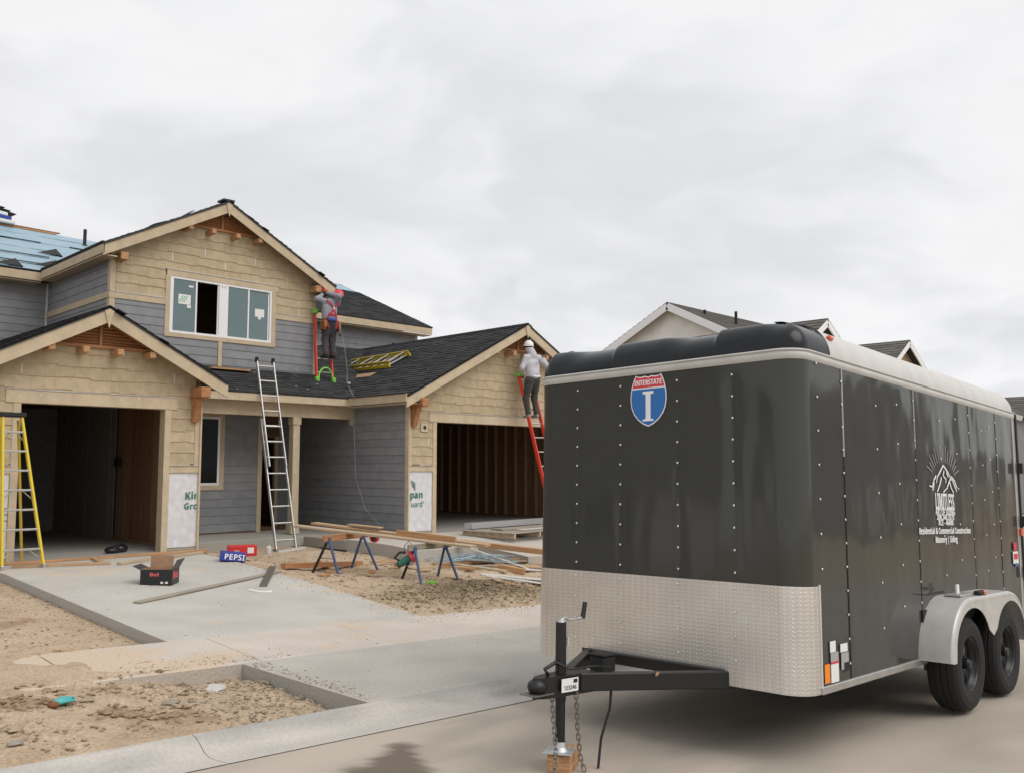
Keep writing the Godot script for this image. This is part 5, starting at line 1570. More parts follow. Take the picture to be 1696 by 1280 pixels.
func build_running_gear(t: Node3D) -> void:
	var xs := [2.20, 3.12]
	var y := -0.022
	for x in xs:
		wheel(t, Vector3(x, y, 0.105), 1.0)
		wheel(t, Vector3(x, y, -TW - 0.105), -1.0)
		var k := MB.new(); k.tube([Vector3(x, y, 0.0), Vector3(x, y, -TW)], 0.035, 8); obj("axle", k, M.frame, t)
	for z in [-0.35, -TW + 0.35]:
		bx("chassis_rail", Vector3(2.4, -0.02, z), Vector3(3.9, 0.12, 0.05), M.frame, t)
	# double arched fender, a flat skirt between the wheels
	var f := Node3D.new(); f.name = "fender"; t.add_child(f)
	var r := 0.43; var zo := 0.245
	var path := []      # outer top line from the front foot to the rear foot
	path.append(Vector2(xs[0] - r - 0.03, 0.03))
	for i in 13:
		var a := PI - PI * 0.5 * i / 12.0
		path.append(Vector2(xs[0] + cos(a) * (r + 0.03), 0.03 + sin(a) * (r + 0.0)))
	for i in 13:
		var a := PI * 0.5 - PI * 0.5 * i / 12.0
		path.append(Vector2(xs[1] + cos(a) * (r + 0.03), 0.03 + sin(a) * r))
	var k := MB.new()
	var rim := func(i: int) -> Vector2:
		var A: Vector2 = path[i]
		var d: Vector2 = path[mini(i + 1, path.size() - 1)] - path[maxi(i - 1, 0)]
		return Vector2(-d.y, d.x).normalized()
	for e in [[0.0, zo - 0.03, 0.0, 0.0, 0.0, 0.0], [zo - 0.03, zo - 0.008, 0.0, 0.008, 0.0, 0.7], [zo - 0.008, zo, 0.008, 0.03, 0.7, 1.0]]:      # the tread of the fender, rolled at its outer edge
		for i in path.size() - 1:
			var A: Vector2 = path[i]; var B: Vector2 = path[i + 1]
			var na: Vector2 = rim.call(i); var nb: Vector2 = rim.call(i + 1)
			var a3 := Vector3(na.x, na.y, 0); var b3 := Vector3(nb.x, nb.y, 0)
			k.smooth_quad(Vector3(A.x, A.y, e[0]) - a3 * e[2], Vector3(A.x, A.y, e[1]) - a3 * e[3], Vector3(B.x, B.y, e[1]) - b3 * e[3], Vector3(B.x, B.y, e[0]) - b3 * e[2], (a3 * (1.0 - e[4]) + Vector3.BACK * e[4]).normalized(), (a3 * (1.0 - e[5]) + Vector3.BACK * e[5]).normalized(), (b3 * (1.0 - e[5]) + Vector3.BACK * e[5]).normalized(), (b3 * (1.0 - e[4]) + Vector3.BACK * e[4]).normalized())
	obj("fender_top", k, M.fender, f)
	k = MB.new()      # skirt: between the rolled edge and the two wheel arches
	var x0: float = path[0].x + 0.026; var x1: float = path[-1].x - 0.026
	var top_y := func(x: float) -> float:
		var rx := r + 0.004; var ry := r - 0.028
		if x < xs[0]: return 0.03 + ry * sqrt(maxf(0.0, 1.0 - pow((x - xs[0]) / rx, 2)))
		if x > xs[1]: return 0.03 + ry * sqrt(maxf(0.0, 1.0 - pow((x - xs[1]) / rx, 2)))
		return 0.03 + ry
	var low_y := func(x: float) -> float:
		var y0 := 0.03
		for c in xs:
			var q: float = 1.0 - pow((x - c) / (r - 0.035), 2)
			if q > 0.0: y0 = maxf(y0, 0.03 + (r - 0.075) * pow(q, 0.42))
		if absf(x - 2.66) < 0.12: y0 = maxf(y0, 0.15 + 0.5 * absf(x - 2.66))
		return minf(y0, top_y.call(x) - 0.004)
	for i in 96:
		var a := lerpf(x0, x1, i / 96.0); var b := lerpf(x0, x1, (i + 1) / 96.0)
		for z in [[zo - 0.002, 1], [zo - 0.008, -1]]:
			var p := [Vector3(a, low_y.call(a), z[0]), Vector3(b, low_y.call(b), z[0]), Vector3(b, top_y.call(b), z[0]), Vector3(a, top_y.call(a), z[0])]
			if z[1] > 0: k.quad(p[0], p[1], p[2], p[3])
			else: k.quad(p[3], p[2], p[1], p[0])
		k.quad(Vector3(a, low_y.call(a), zo - 0.008), Vector3(b, low_y.call(b), zo - 0.008), Vector3(b, low_y.call(b), zo - 0.002), Vector3(a, low_y.call(a), zo - 0.002))
	obj("fender_skirt", k, M.fender, f)
	bx("fender_light", Vector3(2.52, 0.475, 0.20), Vector3(0.17, 0.035, 0.05), M.frame, f, Basis.IDENTITY, 0.008)
	bx("light_lens", Vector3(2.56, 0.479, 0.222), Vector3(0.075, 0.028, 0.02), M.amber, f, Basis.IDENTITY, 0.006)
	bx("fender_clip", Vector3(2.32, 0.50, 0.10), Vector3(0.05, 0.08, 0.012), M.sticker, f)
	bx("fender_step", Vector3(2.32, 0.468, 0.12), Vector3(0.36, 0.014, 0.12), M.alu, f, Basis.IDENTITY, 0.004)
	bx("fender_panel", Vector3(2.66, 0.16, 0.010), Vector3(1.66, 0.42, 0.012), M.frame, f)

func build_trailer_print(t: Node3D) -> void:
	# shield emblem on the nose
	var s := Node3D.new(); s.name = "shield_emblem"; t.add_child(s)
	s.transform = Transform3D(Basis(Vector3.BACK, Vector3.UP, Vector3.LEFT), Vector3(-0.0052, 1.812, -1.093))
	var shape := func(k: float, lo: float, hi: float) -> Array:
		var half := [Vector2(0.0, 0.155), Vector2(0.028, 0.163), Vector2(0.058, 0.158), Vector2(0.085, 0.160), Vector2(0.105, 0.170), Vector2(0.122, 0.140), Vector2(0.138, 0.095), Vector2(0.148, 0.045), Vector2(0.150, -0.005), Vector2(0.142, -0.055), Vector2(0.122, -0.10), Vector2(0.088, -0.14), Vector2(0.042, -0.172), Vector2(0.0, -0.188)]
		var all := half.duplicate()
		for i in range(half.size() - 2, 0, -1): all.append(Vector2(-half[i].x, half[i].y))
		var out := []
		for p in all: out.append(p * k)
		out.reverse()
		return clip(out, [[0, 1, hi], [0, -1, -lo]])
	for a in [["emblem_border", 1.0, -1.0, 1.0, 0.0025, M.print], ["emblem_field", 0.95, -1.0, 0.072, 0.004, M.blue_print], ["emblem_band", 0.95, 0.082, 1.0, 0.004, M.red_print]]:
		var k := MB.new(); k.prism(shape.call(a[1], a[2], a[3]), Vector3.ZERO, Vector3.RIGHT, Vector3.UP, Vector3.BACK, 0.0, a[4]); obj(a[0], k, a[5], s)
	letters("emblem_word", "INTERSTATE", Vector3(0, 0.116, 0.005), Basis.IDENTITY, 0.036, 0.80, M.print, s, true)
	letters("emblem_letter", "I", Vector3(0, -0.052, 0.005), Basis.IDENTITY, 0.205, 0.9, M.print, s, true, true)
	# lettering on the street side
	var g := Node3D.new(); g.name = "side_lettering"; t.add_child(g)
	g.position = Vector3(2.42, 0.0, 0.0085)
	var lines := [["LIMITLESS", 1.165, 0.125, 0.50, true], ["ART OF SIDING", 1.085, 0.046, 0.95, true], ["208.340.3575", 1.045, 0.040, 1.15, true], ["RCE - 46498", 1.003, 0.042, 1.05, true], ["Residential & Commercial Construction", 0.940, 0.046, 0.95, true], ["Masonry | Siding", 0.873, 0.046, 0.95, true]]
	for a in lines:
		letters("lettering", a[0], Vector3(0, a[1], 0), Basis.IDENTITY, a[2], a[3], M.print, g, a[4])
	var strokes := [
		[Vector2(0, 1.58), Vector2(-0.07, 1.49), Vector2(-0.11, 1.44), Vector2(-0.13, 1.37)], [Vector2(-0.13, 1.45), Vector2(-0.17, 1.40), Vector2(-0.20, 1.32), Vector2(-0.25, 1.33)],
		[Vector2(-0.17, 1.38), Vector2(-0.18, 1.32), Vector2(-0.20, 1.28)], [Vector2(-0.04, 1.44), Vector2(-0.07, 1.36), Vector2(-0.12, 1.27)],
		[Vector2(0, 1.58), Vector2(0.08, 1.50), Vector2(0.12, 1.44), Vector2(0.16, 1.40)], [Vector2(0.13, 1.46), Vector2(0.19, 1.41), Vector2(0.23, 1.33)],
		[Vector2(0.16, 1.40), Vector2(0.20, 1.33), Vector2(0.22, 1.29)], [Vector2(0.01, 1.52), Vector2(-0.01, 1.46), Vector2(0.04, 1.42), Vector2(0.03, 1.38)],
		[Vector2(0.12, 1.44), Vector2(0.07, 1.36), Vector2(0.05, 1.32), Vector2(-0.02, 1.27)], [Vector2(0.10, 1.40), Vector2(0.12, 1.33), Vector2(0.16, 1.27)], [Vector2(0.05, 1.50), Vector2(0.08, 1.45)]]
	for st in strokes:
		var k := MB.new()
		for i in st.size() - 1:
			k.bar(Vector3(st[i].x * 1.3, 1.24 + (st[i].y - 1.27) * 0.68, 0), Vector3(st[i + 1].x * 1.3, 1.24 + (st[i + 1].y - 1.27) * 0.68, 0), 0.015 - 0.003 * i, 0.002, Vector3.BACK)
		obj("mountain_stroke", k, M.print, g)
	for i in 15:
		var a := lerpf(-1.25, 1.25, i / 14.0)
		var l := 0.12 if i % 2 == 0 else 0.08
		var d := Vector3(sin(a), cos(a), 0)
		var k := MB.new()
		var c := Vector3(0, 1.345, 0)
		k.bar(c + d * Vector3(1.2, 0.62, 0) * 0.21, c + d * Vector3(1.2, 0.85, 0) * (0.21 + l * 0.9), 0.006, 0.002, Vector3.BACK)
		obj("ray_stroke", k, M.galv, g)
	# stickers by the lower front corner
	for a in [["reflector", 0.262, 0.105, 0.07, 0.11, M.orange], ["label_sticker", 0.365, 0.10, 0.105, 0.11, M.sticker], ["label_sticker", 0.365, 0.19, 0.105, 0.06, M.galv], ["label_stripe", 0.365, 0.160, 0.105, 0.012, M.red_print], ["label_sticker", 0.345, 0.255, 0.075, 0.065, M.sticker], ["label_sticker", 0.50, 0.235, 0.10, 0.05, M.sticker], ["label_sticker", 0.51, 0.155, 0.105, 0.10, M.galv], ["label_picture", 0.53, 0.12, 0.07, 0.05, M.frame], ["label_sticker", 1.80, 0.10, 0.07, 0.055, M.sticker], ["label_sticker", 4.22, 0.69, 0.16, 0.11, M.sticker], ["label_stripe", 4.21, 0.79, 0.09, 0.07, M.red_print], ["label_stripe", 4.22, 0.70, 0.12, 0.05, M.red_print], ["label_stripe", 4.22, 0.625, 0.06, 0.03, M.blue_print]]:
		bx(a[0], Vector3(a[1], a[2], 0.0085 if a[0] != "label_stripe" and a[0] != "label_picture" else 0.0105), Vector3(a[3], a[4], 0.003), a[5], t)

# ---------------------------------------------------------------- people: tapered bones joined smoothly and meshed as surface nets
func net(k: MB, bones: Array, cell: float, blend: float) -> void:
	var lo := Vector3(1e9, 1e9, 1e9); var hi := -lo
	for b in bones:
		var r := Vector3.ONE * (maxf(b[2], b[3]) + blend + cell * 2.0)
		lo = lo.min(b[0] - r).min(b[1] - r); hi = hi.max(b[0] + r).max(b[1] + r)
	var nx := int((hi.x - lo.x) / cell) + 2; var ny := int((hi.y - lo.y) / cell) + 2; var nz := int((hi.z - lo.z) / cell) + 2
	var F := PackedFloat32Array(); F.resize(nx * ny * nz); F.fill(1.0)
	var B := PackedFloat32Array(); B.resize(nx * ny * nz); B.fill(1.0)
	var I := PackedByteArray(); I.resize(nx * ny * nz)
	for bi in bones.size():
		var a: Vector3 = bones[bi][0]; var e: Vector3 = bones[bi][1]; var ra: float = bones[bi][2]; var rb: float = bones[bi][3]
		var ab := e - a; var l2 := maxf(ab.length_squared(), 1e-9)
		var m := Vector3.ONE * (maxf(ra, rb) + blend + cell)
		var p0 := (a.min(e) - m - lo) / cell; var p1 := (a.max(e) + m - lo) / cell
		for x in range(maxi(0, int(p0.x)), mini(nx, int(p1.x) + 2)):
			for y in range(maxi(0, int(p0.y)), mini(ny, int(p1.y) + 2)):
				var row := (x * ny + y) * nz
				for z in range(maxi(0, int(p0.z)), mini(nz, int(p1.z) + 2)):
					var p := lo + Vector3(x, y, z) * cell
					var t := clampf((p - a).dot(ab) / l2, 0.0, 1.0)
					var d := (p - a - ab * t).length() - lerpf(ra, rb, t) + (0.007 * noise.get_noise_3d(p.x * 9.0, p.y * 6.0, p.z * 9.0) if cell > 0.012 else 0.0)
					var i := row + z
					if d < B[i]:
						B[i] = d; I[i] = bi
					var f := F[i]
					var h := maxf(blend - absf(f - d), 0.0) / blend
					F[i] = minf(f, d) - h * h * blend * 0.25
	var at := {}
	var off := [0, nz, ny * nz, ny * nz + nz, 1, nz + 1, ny * nz + 1, ny * nz + nz + 1]      # corner c: bit0 y, bit1 x, bit2 z
	var cv := [Vector3(0, 0, 0), Vector3(0, 1, 0), Vector3(1, 0, 0), Vector3(1, 1, 0), Vector3(0, 0, 1), Vector3(0, 1, 1), Vector3(1, 0, 1), Vector3(1, 1, 1)]
	var edges := [[0, 1], [2, 3], [4, 5], [6, 7], [0, 2], [1, 3], [4, 6], [5, 7], [0, 4], [1, 5], [2, 6], [3, 7]]
	for x in nx - 1:
		for y in ny - 1:
			for z in nz - 1:
				var i := (x * ny + y) * nz + z
				var neg := 0
				for c in 8:
					if F[i + off[c]] < 0.0: neg += 1
				if neg == 0 or neg == 8: continue
				var s := Vector3.ZERO; var n := 0
				for e in edges:
					var fa := F[i + off[e[0]]]; var fb := F[i + off[e[1]]]
					if (fa < 0.0) != (fb < 0.0):
						s += cv[e[0]].lerp(cv[e[1]], fa / (fa - fb)); n += 1
				var g := Vector3(F[i + off[2]] - F[i] + F[i + off[7]] - F[i + off[5]], F[i + off[1]] - F[i] + F[i + off[7]] - F[i + off[6]], F[i + off[4]] - F[i] + F[i + off[7]] - F[i + off[3]])
				at[i] = [lo + (Vector3(x, y, z) + s / n) * cell, g.normalized(), bones[I[i]][4]]
	for i in at:
		for ax in [[ny * nz, nz, 1], [nz, 1, ny * nz], [1, ny * nz, nz]]:
			var j: int = i + ax[0]
			if j >= F.size(): continue
			if (F[i] < 0.0) == (F[j] < 0.0): continue
			var q := [i, i - ax[1], i - ax[1] - ax[2], i - ax[2]]
			if not (at.has(q[1]) and at.has(q[2]) and at.has(q[3])): continue
			var a = at[q[0]]; var b = at[q[1]]; var c = at[q[2]]; var d = at[q[3]]
			if (c[0] - a[0]).cross(d[0] - b[0]).dot(a[1] + c[1]) < 0.0:
				var h = b; b = d; d = h
			k.smooth_quad(a[0], b[0], c[0], d[0], a[1], b[1], c[1], d[1], Vector2.ZERO, Vector2.ZERO, Vector2.ZERO, Vector2.ZERO, a[2], b[2], c[2], d[2])

func hand_bones(wrist: Vector3, dir: Vector3, side: Vector3, curl: Vector3, c: Color) -> Array:      # dir towards the knuckles, side towards the thumb, curl where the fingers close
	var out := []
	for i in 4:
		var o := side * (0.030 - 0.020 * i)
		var kn := wrist + dir * 0.085 + o
		out.append([wrist + dir * 0.01 + o * 0.6, kn, 0.014, 0.012, c])
		var l: float = [0.040, 0.046, 0.042, 0.032][i]
		var m := kn + (dir * 0.75 + curl * 0.65).normalized() * l
		out.append([kn, m, 0.0098, 0.009, c])
		var e := m + (dir * 0.1 + curl).normalized() * l * 0.85
		out.append([m, e, 0.009, 0.008, c])
		out.append([e, e + (curl - dir * 0.5).normalized() * l * 0.55, 0.008, 0.007, c])
	var tb := wrist + dir * 0.025 + side * 0.025
	var tm := tb + (side * 0.7 + dir * 0.6 + curl * 0.3).normalized() * 0.045
	out.append([tb, tm, 0.013, 0.0105, c]); out.append([tm, tm + (dir * 0.8 + curl * 0.5).normalized() * 0.036, 0.0105, 0.008, c])
	return out

func head_bones(o: Vector3, face: Vector3, skin: Color, hair: Color) -> Array:      # o: the middle of the skull
	var r := face.cross(Vector3.UP).normalized()
	var out := [[o + Vector3.UP * 0.02 - face * 0.025, o + Vector3.UP * 0.02 + face * 0.03, 0.082, 0.076, hair], [o - Vector3.UP * 0.02 + face * 0.035, o - Vector3.UP * 0.07 + face * 0.05, 0.062, 0.042, skin],
		[o - Vector3.UP * 0.01 + face * 0.10, o - Vector3.UP * 0.035 + face * 0.118, 0.008, 0.013, skin], [o - Vector3.UP * 0.065 + face * 0.085 - r * 0.018, o - Vector3.UP * 0.065 + face * 0.085 + r * 0.018, 0.008, 0.008, skin * 0.8],
		[o - Vector3.UP * 0.03 - face * 0.02, o - Vector3.UP * 0.12 - face * 0.03, 0.062, 0.055, skin]]
	for s in [-1.0, 1.0]:
		out.append([o + r * s * 0.082 - Vector3.UP * 0.005, o + r * s * 0.082 - Vector3.UP * 0.04, 0.013, 0.010, skin])
		out.append([o + face * 0.088 + r * s * 0.032 + Vector3.UP * 0.005, o + face * 0.088 + r * s * 0.032 + Vector3.UP * 0.006, 0.011, 0.011, Color(0.05, 0.04, 0.04)])
	return out

func helmet(parent: Node3D, o: Vector3, face: Vector3, m: Material, tilt := 0.0) -> void:
	var z := -face.normalized(); var x := Vector3.UP.cross(z).normalized()
	var b := Basis(x, z.cross(x), z) * Basis(Vector3.RIGHT, tilt)
	var k := MB.new()
	k.ball(Vector3.ZERO, Vector3(0.112, 0.128, 0.138), 20, 8, 0.0, 0.5)
	k.lathe([Vector2(0.112, 0.004), Vector2(0.132, -0.012), Vector2(0.128, -0.016), Vector2(0.108, -0.006)], Vector3(0, 0, 0.008), Vector3.UP, 20)
	k.prism([Vector2(-0.10, -0.07), Vector2(-0.075, -0.165), Vector2(0.0, -0.195), Vector2(0.075, -0.165), Vector2(0.10, -0.07)], Vector3(0, -0.012, 0), Vector3.RIGHT, Vector3.BACK, Vector3.DOWN, 0.0, 0.006)
	k.bar(Vector3(0, 0.128, -0.07), Vector3(0, 0.128, 0.07), 0.03, 0.012, Vector3.UP, 0.004)
	var o1 := obj("helmet", k, m, parent)
	o1.transform = Transform3D(b, o)

func person(label: String, group: String, J: Dictionary, shirt: Color, pants: Color, boots: Color, glove: Color, face: Vector3, hood: bool) -> Node3D:
	var t := thing("person", label, "person", J.anL * 0.5 + J.anR * 0.5 - Vector3.UP * 0.09, Basis.IDENTITY, group)
	var o: Vector3 = t.position
	for key in J: J[key] = J[key] - o
	var skin := Color(0.42, 0.24, 0.16)
	var bones := []
	var hm: Vector3 = (J.hipL + J.hipR) * 0.5; var sm_: Vector3 = (J.shL + J.shR) * 0.5
	for s in ["L", "R"]:
		var hip: Vector3 = J["hip" + s]; var kn: Vector3 = J["kn" + s]; var an: Vector3 = J["an" + s]
		bones.append([hip, kn, 0.096, 0.074, pants]); bones.append([kn, an + Vector3.UP * 0.03, 0.074, 0.064, pants])
		bones.append([an + Vector3.UP * 0.05, an - Vector3.UP * 0.045, 0.05, 0.042, boots])
		bones.append([an - Vector3.UP * 0.052 - face * 0.035, an - Vector3.UP * 0.058 + face * 0.15, 0.040, 0.034, boots])
		var sh: Vector3 = J["sh" + s]; var el: Vector3 = J["el" + s]; var ha: Vector3 = J["ha" + s]
		bones.append([sh, el, 0.074, 0.06, shirt]); bones.append([el, ha, 0.06, 0.042, shirt])
	bones.append([J.hipL, J.hipR, 0.095, 0.095, pants])
	bones.append([hm + Vector3.UP * 0.11, J.waist, 0.118, 0.135, shirt])
	bones.append([J.hipL, J.hipL.lerp(J.knL, 0.5) , 0.10, 0.085, pants]); bones.append([J.hipR, J.hipR.lerp(J.knR, 0.5), 0.10, 0.085, pants])
	var rt: Vector3 = (J.shR - J.shL).normalized() * 0.055
	bones.append([J.waist - rt, J.chest - rt, 0.118, 0.132, shirt]); bones.append([J.waist + rt, J.chest + rt, 0.118, 0.132, shirt])
	bones.append([J.chest, sm_, 0.12, 0.095, shirt])
	bones.append([J.shL, J.shR, 0.068, 0.068, shirt])
	bones.append([sm_ + Vector3.UP * 0.02, J.head - Vector3.UP * 0.07, 0.062, 0.055, shirt if hood else skin])
	if hood: bones.append([sm_ + Vector3.UP * 0.05 - face * 0.05, J.head - Vector3.UP * 0.02 - face * 0.02, 0.085, 0.098, shirt])
	var k := MB.new(); k.colored = true
	net(k, bones, 0.0165, 0.045)
	net(k, head_bones(J.head, face, skin, Color(0.03, 0.02, 0.015)), 0.009, 0.02)
	for s in ["L", "R"]:
		var d: Vector3 = (J["ha" + s] - J["el" + s]).normalized()
		var side := d.cross(face).normalized() * (1.0 if s == "L" else -1.0)
		if side.length() < 0.5: side = Vector3.RIGHT
		net(k, hand_bones(J["ha" + s], d, side, side.cross(d).normalized() * (-1.0 if s == "L" else 1.0), glove), 0.006, 0.008)
	obj("body", k, M.cloth, t)
	return t

func build_people() -> void:
	var face := Vector3(0.1, 0, -1).normalized()
	var p2 := person("person in a white hoodie and white hard hat standing on the leaning red ladder", "workers on the ladders", {
		"anL": Vector3(15.10, 2.66, -14.33), "anR": Vector3(15.36, 2.67, -14.31), "knL": Vector3(15.10, 3.04, -14.40), "knR": Vector3(15.36, 3.05, -14.38), "hipL": Vector3(15.12, 3.44, -14.31), "hipR": Vector3(15.31, 3.45, -14.28),
		"waist": Vector3(15.22, 3.60, -14.29), "chest": Vector3(15.23, 3.82, -14.32), "shL": Vector3(15.05, 3.985, -14.35), "shR": Vector3(15.43, 4.0, -14.30), "head": Vector3(15.19, 4.24, -14.40),
		"elL": Vector3(14.95, 3.74, -14.38), "haL": Vector3(15.11, 3.62, -14.57), "elR": Vector3(15.66, 3.86, -14.28), "haR": Vector3(15.80, 4.02, -14.46)},
		Color(0.60, 0.60, 0.66), Color(0.055, 0.052, 0.052), Color(0.30, 0.27, 0.24), Color(0.42, 0.24, 0.16), face, true)
	helmet(p2, p2.get_meta("x", Vector3(15.19, 4.285, -14.40) - p2.position), face, M.hat_white, 0.1)
	var k := MB.new(); k.lathe([Vector2(0.118, -0.014), Vector2(0.119, 0.014)], Vector3(15.19, 4.245, -14.40) - p2.position, Vector3.UP, 18); obj("goggle_strap", k, M.black, p2)
	k = MB.new()
	var bo := p2.position
	for i in 9:
		var a := TAU * i / 9.0
		k.bar(Vector3(15.25 + 0.055 * cos(a), 3.86 + 0.03 * sin(a), -14.168) - bo, Vector3(15.25 + 0.055 * cos(a + 0.5), 3.86 + 0.03 * sin(a + 0.5), -14.168) - bo, 0.007, 0.004, Vector3.BACK)
	obj("hoodie_print", k, M.blue_steel, p2)
	k = MB.new(); k.tube([Vector3(15.10, 3.545, -14.17) - bo, Vector3(15.22, 3.53, -14.155) - bo, Vector3(15.33, 3.55, -14.16) - bo], 0.02, 7); obj("hoodie_hem", k, M.white, p2)
	# hammer held up in the right hand
	var hmr := thing("hammer", "steel hammer held up by the worker in the white hoodie", "hammer", Vector3(15.86, 4.06, -14.52))
	one("handle", func(q): q.tube([Vector3(-0.03, -0.10, 0.02), Vector3(0.03, 0.16, -0.02)], 0.014, 8), M.black, hmr)
	one("hammer_head", func(q): q.bar(Vector3(0.00, 0.175, 0.05), Vector3(0.07, 0.17, -0.08), 0.028, 0.028, Vector3.UP, 0.006), M.galv, hmr)
	var face1 := Vector3(-0.15, 0.15, -1).normalized()
	var p1 := person("person in a grey shirt, red harness and red hard hat reaching up at the gable", "workers on the ladders", {
		"anL": Vector3(11.66, 4.045, -17.62), "anR": Vector3(11.86, 4.05, -17.60), "knL": Vector3(11.68, 4.40, -17.70), "knR": Vector3(11.87, 4.40, -17.67), "hipL": Vector3(11.65, 4.76, -17.62), "hipR": Vector3(11.82, 4.76, -17.59),
		"waist": Vector3(11.72, 4.93, -17.60), "chest": Vector3(11.74, 5.13, -17.62), "shL": Vector3(11.60, 5.30, -17.67), "shR": Vector3(11.92, 5.29, -17.58), "head": Vector3(11.97, 5.46, -17.62),
		"elL": Vector3(11.40, 5.33, -17.62), "haL": Vector3(11.60, 5.47, -17.72), "elR": Vector3(11.86, 5.42, -17.40), "haR": Vector3(11.70, 5.52, -17.66)},
		Color(0.34, 0.35, 0.40), Color(0.065, 0.066, 0.072), Color(0.022, 0.021, 0.022), Color(0.42, 0.24, 0.16), face1, false)
	bo = p1.position
	helmet(p1, Vector3(11.985, 5.505, -17.62) - bo, Vector3(-0.2, 0, -1).normalized(), M.hat_red, 0.25)
	# harness straps, belt with pouches, blue rag
	for st in [[Vector3(11.61, 5.32, -17.56), Vector3(11.70, 5.22, -17.475), Vector3(11.76, 5.12, -17.475), Vector3(11.80, 4.98, -17.455), Vector3(11.84, 4.86, -17.47)], [Vector3(11.90, 5.33, -17.52), Vector3(11.84, 5.22, -17.46), Vector3(11.76, 5.11, -17.468), Vector3(11.66, 4.98, -17.468), Vector3(11.60, 4.87, -17.50)], [Vector3(11.62, 4.985, -17.475), Vector3(11.73, 4.97, -17.442), Vector3(11.86, 4.985, -17.475)], [Vector3(11.60, 4.86, -17.53), Vector3(11.62, 4.72, -17.50), Vector3(11.66, 4.66, -17.51)], [Vector3(11.87, 4.86, -17.50), Vector3(11.87, 4.72, -17.47), Vector3(11.83, 4.65, -17.49)]]:
		k = MB.new()
		for i in st.size() - 1: k.bar(st[i] - bo, st[i + 1] - bo, 0.045, 0.014, Vector3(-0.3, 0, 1).normalized(), 0.003)
		obj("harness_strap", k, M.harness, p1)
	k = MB.new(); k.lathe([Vector2(0.0, 0.012), Vector2(0.03, 0.01), Vector2(0.034, 0.0)], Vector3(11.765, 5.13, -17.468) - bo, Vector3(-0.4, 0, 0.9).normalized(), 10); obj("harness_ring", k, M.galv, p1)
	var belt := Node3D.new(); belt.name = "tool_belt"; p1.add_child(belt)
	one("belt", func(q):
		for i in 16:
			var a := TAU * i / 16.0; var b := TAU * (i + 1) / 16.0
			q.bar(Vector3(11.735 + 0.175 * cos(a), 4.85, -17.605 + 0.135 * sin(a)) - bo, Vector3(11.735 + 0.175 * cos(b), 4.85, -17.605 + 0.135 * sin(b)) - bo, 0.012, 0.06, Vector3.UP), M.leather, belt)
	for a in [Vector3(11.55, 4.72, -17.58), Vector3(11.93, 4.73, -17.56)]:
		bx("pouch", a - bo, Vector3(0.09, 0.24, 0.17), M.leather, belt, Basis(Vector3.UP, 0.2), 0.025)
		bx("pouch_flap", a - bo + Vector3(0, 0.02, 0.095), Vector3(0.075, 0.15, 0.03), M.cedar_d, belt, Basis.IDENTITY, 0.01)
	bx("tool_handle", Vector3(11.91, 4.66, -17.44) - bo, Vector3(0.025, 0.30, 0.03), M.card, belt, Basis(Vector3.BACK, 0.08), 0.008)
	bx("tool_holster", Vector3(11.95, 4.58, -17.46) - bo, Vector3(0.07, 0.16, 0.08), M.black, belt, Basis.IDENTITY, 0.02)
	k = MB.new(); k.ball(Vector3(11.73, 4.86, -17.475) - bo, Vector3(0.13, 0.055, 0.06), 14, 8); obj("blue_rag", k, M.rag, p1)
	# red nail gun pressed against the corbel
	var ng := thing("nail_gun", "red nail gun held against the gable corbel by the harnessed worker", "nail gun", Vector3(11.63, 5.56, -17.74))
	one("gun_body", func(q): q.bar(Vector3(0, 0.0, 0.10), Vector3(0.0, 0.06, -0.14), 0.07, 0.08, Vector3.UP, 0.02), M.red, ng)
	one("grip", func(q): q.bar(Vector3(0.0, 0.0, 0.06), Vector3(0.03, -0.13, 0.08), 0.035, 0.045, Vector3.BACK, 0.012), M.black, ng)
	one("magazine", func(q): q.bar(Vector3(0.01, -0.02, -0.10), Vector3(0.03, -0.13, 0.05), 0.03, 0.05, Vector3.BACK, 0.006), M.black, ng)

# ---------------------------------------------------------------- ladders
# a straight ladder from a to b (feet to top, left rail), across: vector to the right rail
func ladder_section(parent: Node3D, a: Vector3, b: Vector3, across: Vector3, rail_m: Material, rung_m: Material, n: int, rw := 0.028, rd := 0.07, part := "rail", flare := 1.0) -> void:
	var nrm := across.cross(b - a).normalized()
	for s in [0.0, 1.0]:
		var off: Vector3 = across * ((s - 0.5) * (flare - 1.0))
		beam(part, a + across * s + off, b + across * s, rw, rd, rail_m, parent, nrm, 0.006)
	for i in n:
		var t := (i + 0.6) / n
		var off := across * (0.5 * (flare - 1.0) * (1.0 - t))
		var k := MB.new()
		k.tube([a.lerp(b, t) - off, a.lerp(b, t) + across + off], 0.017, 8)
		obj("rung", k, rung_m, parent)

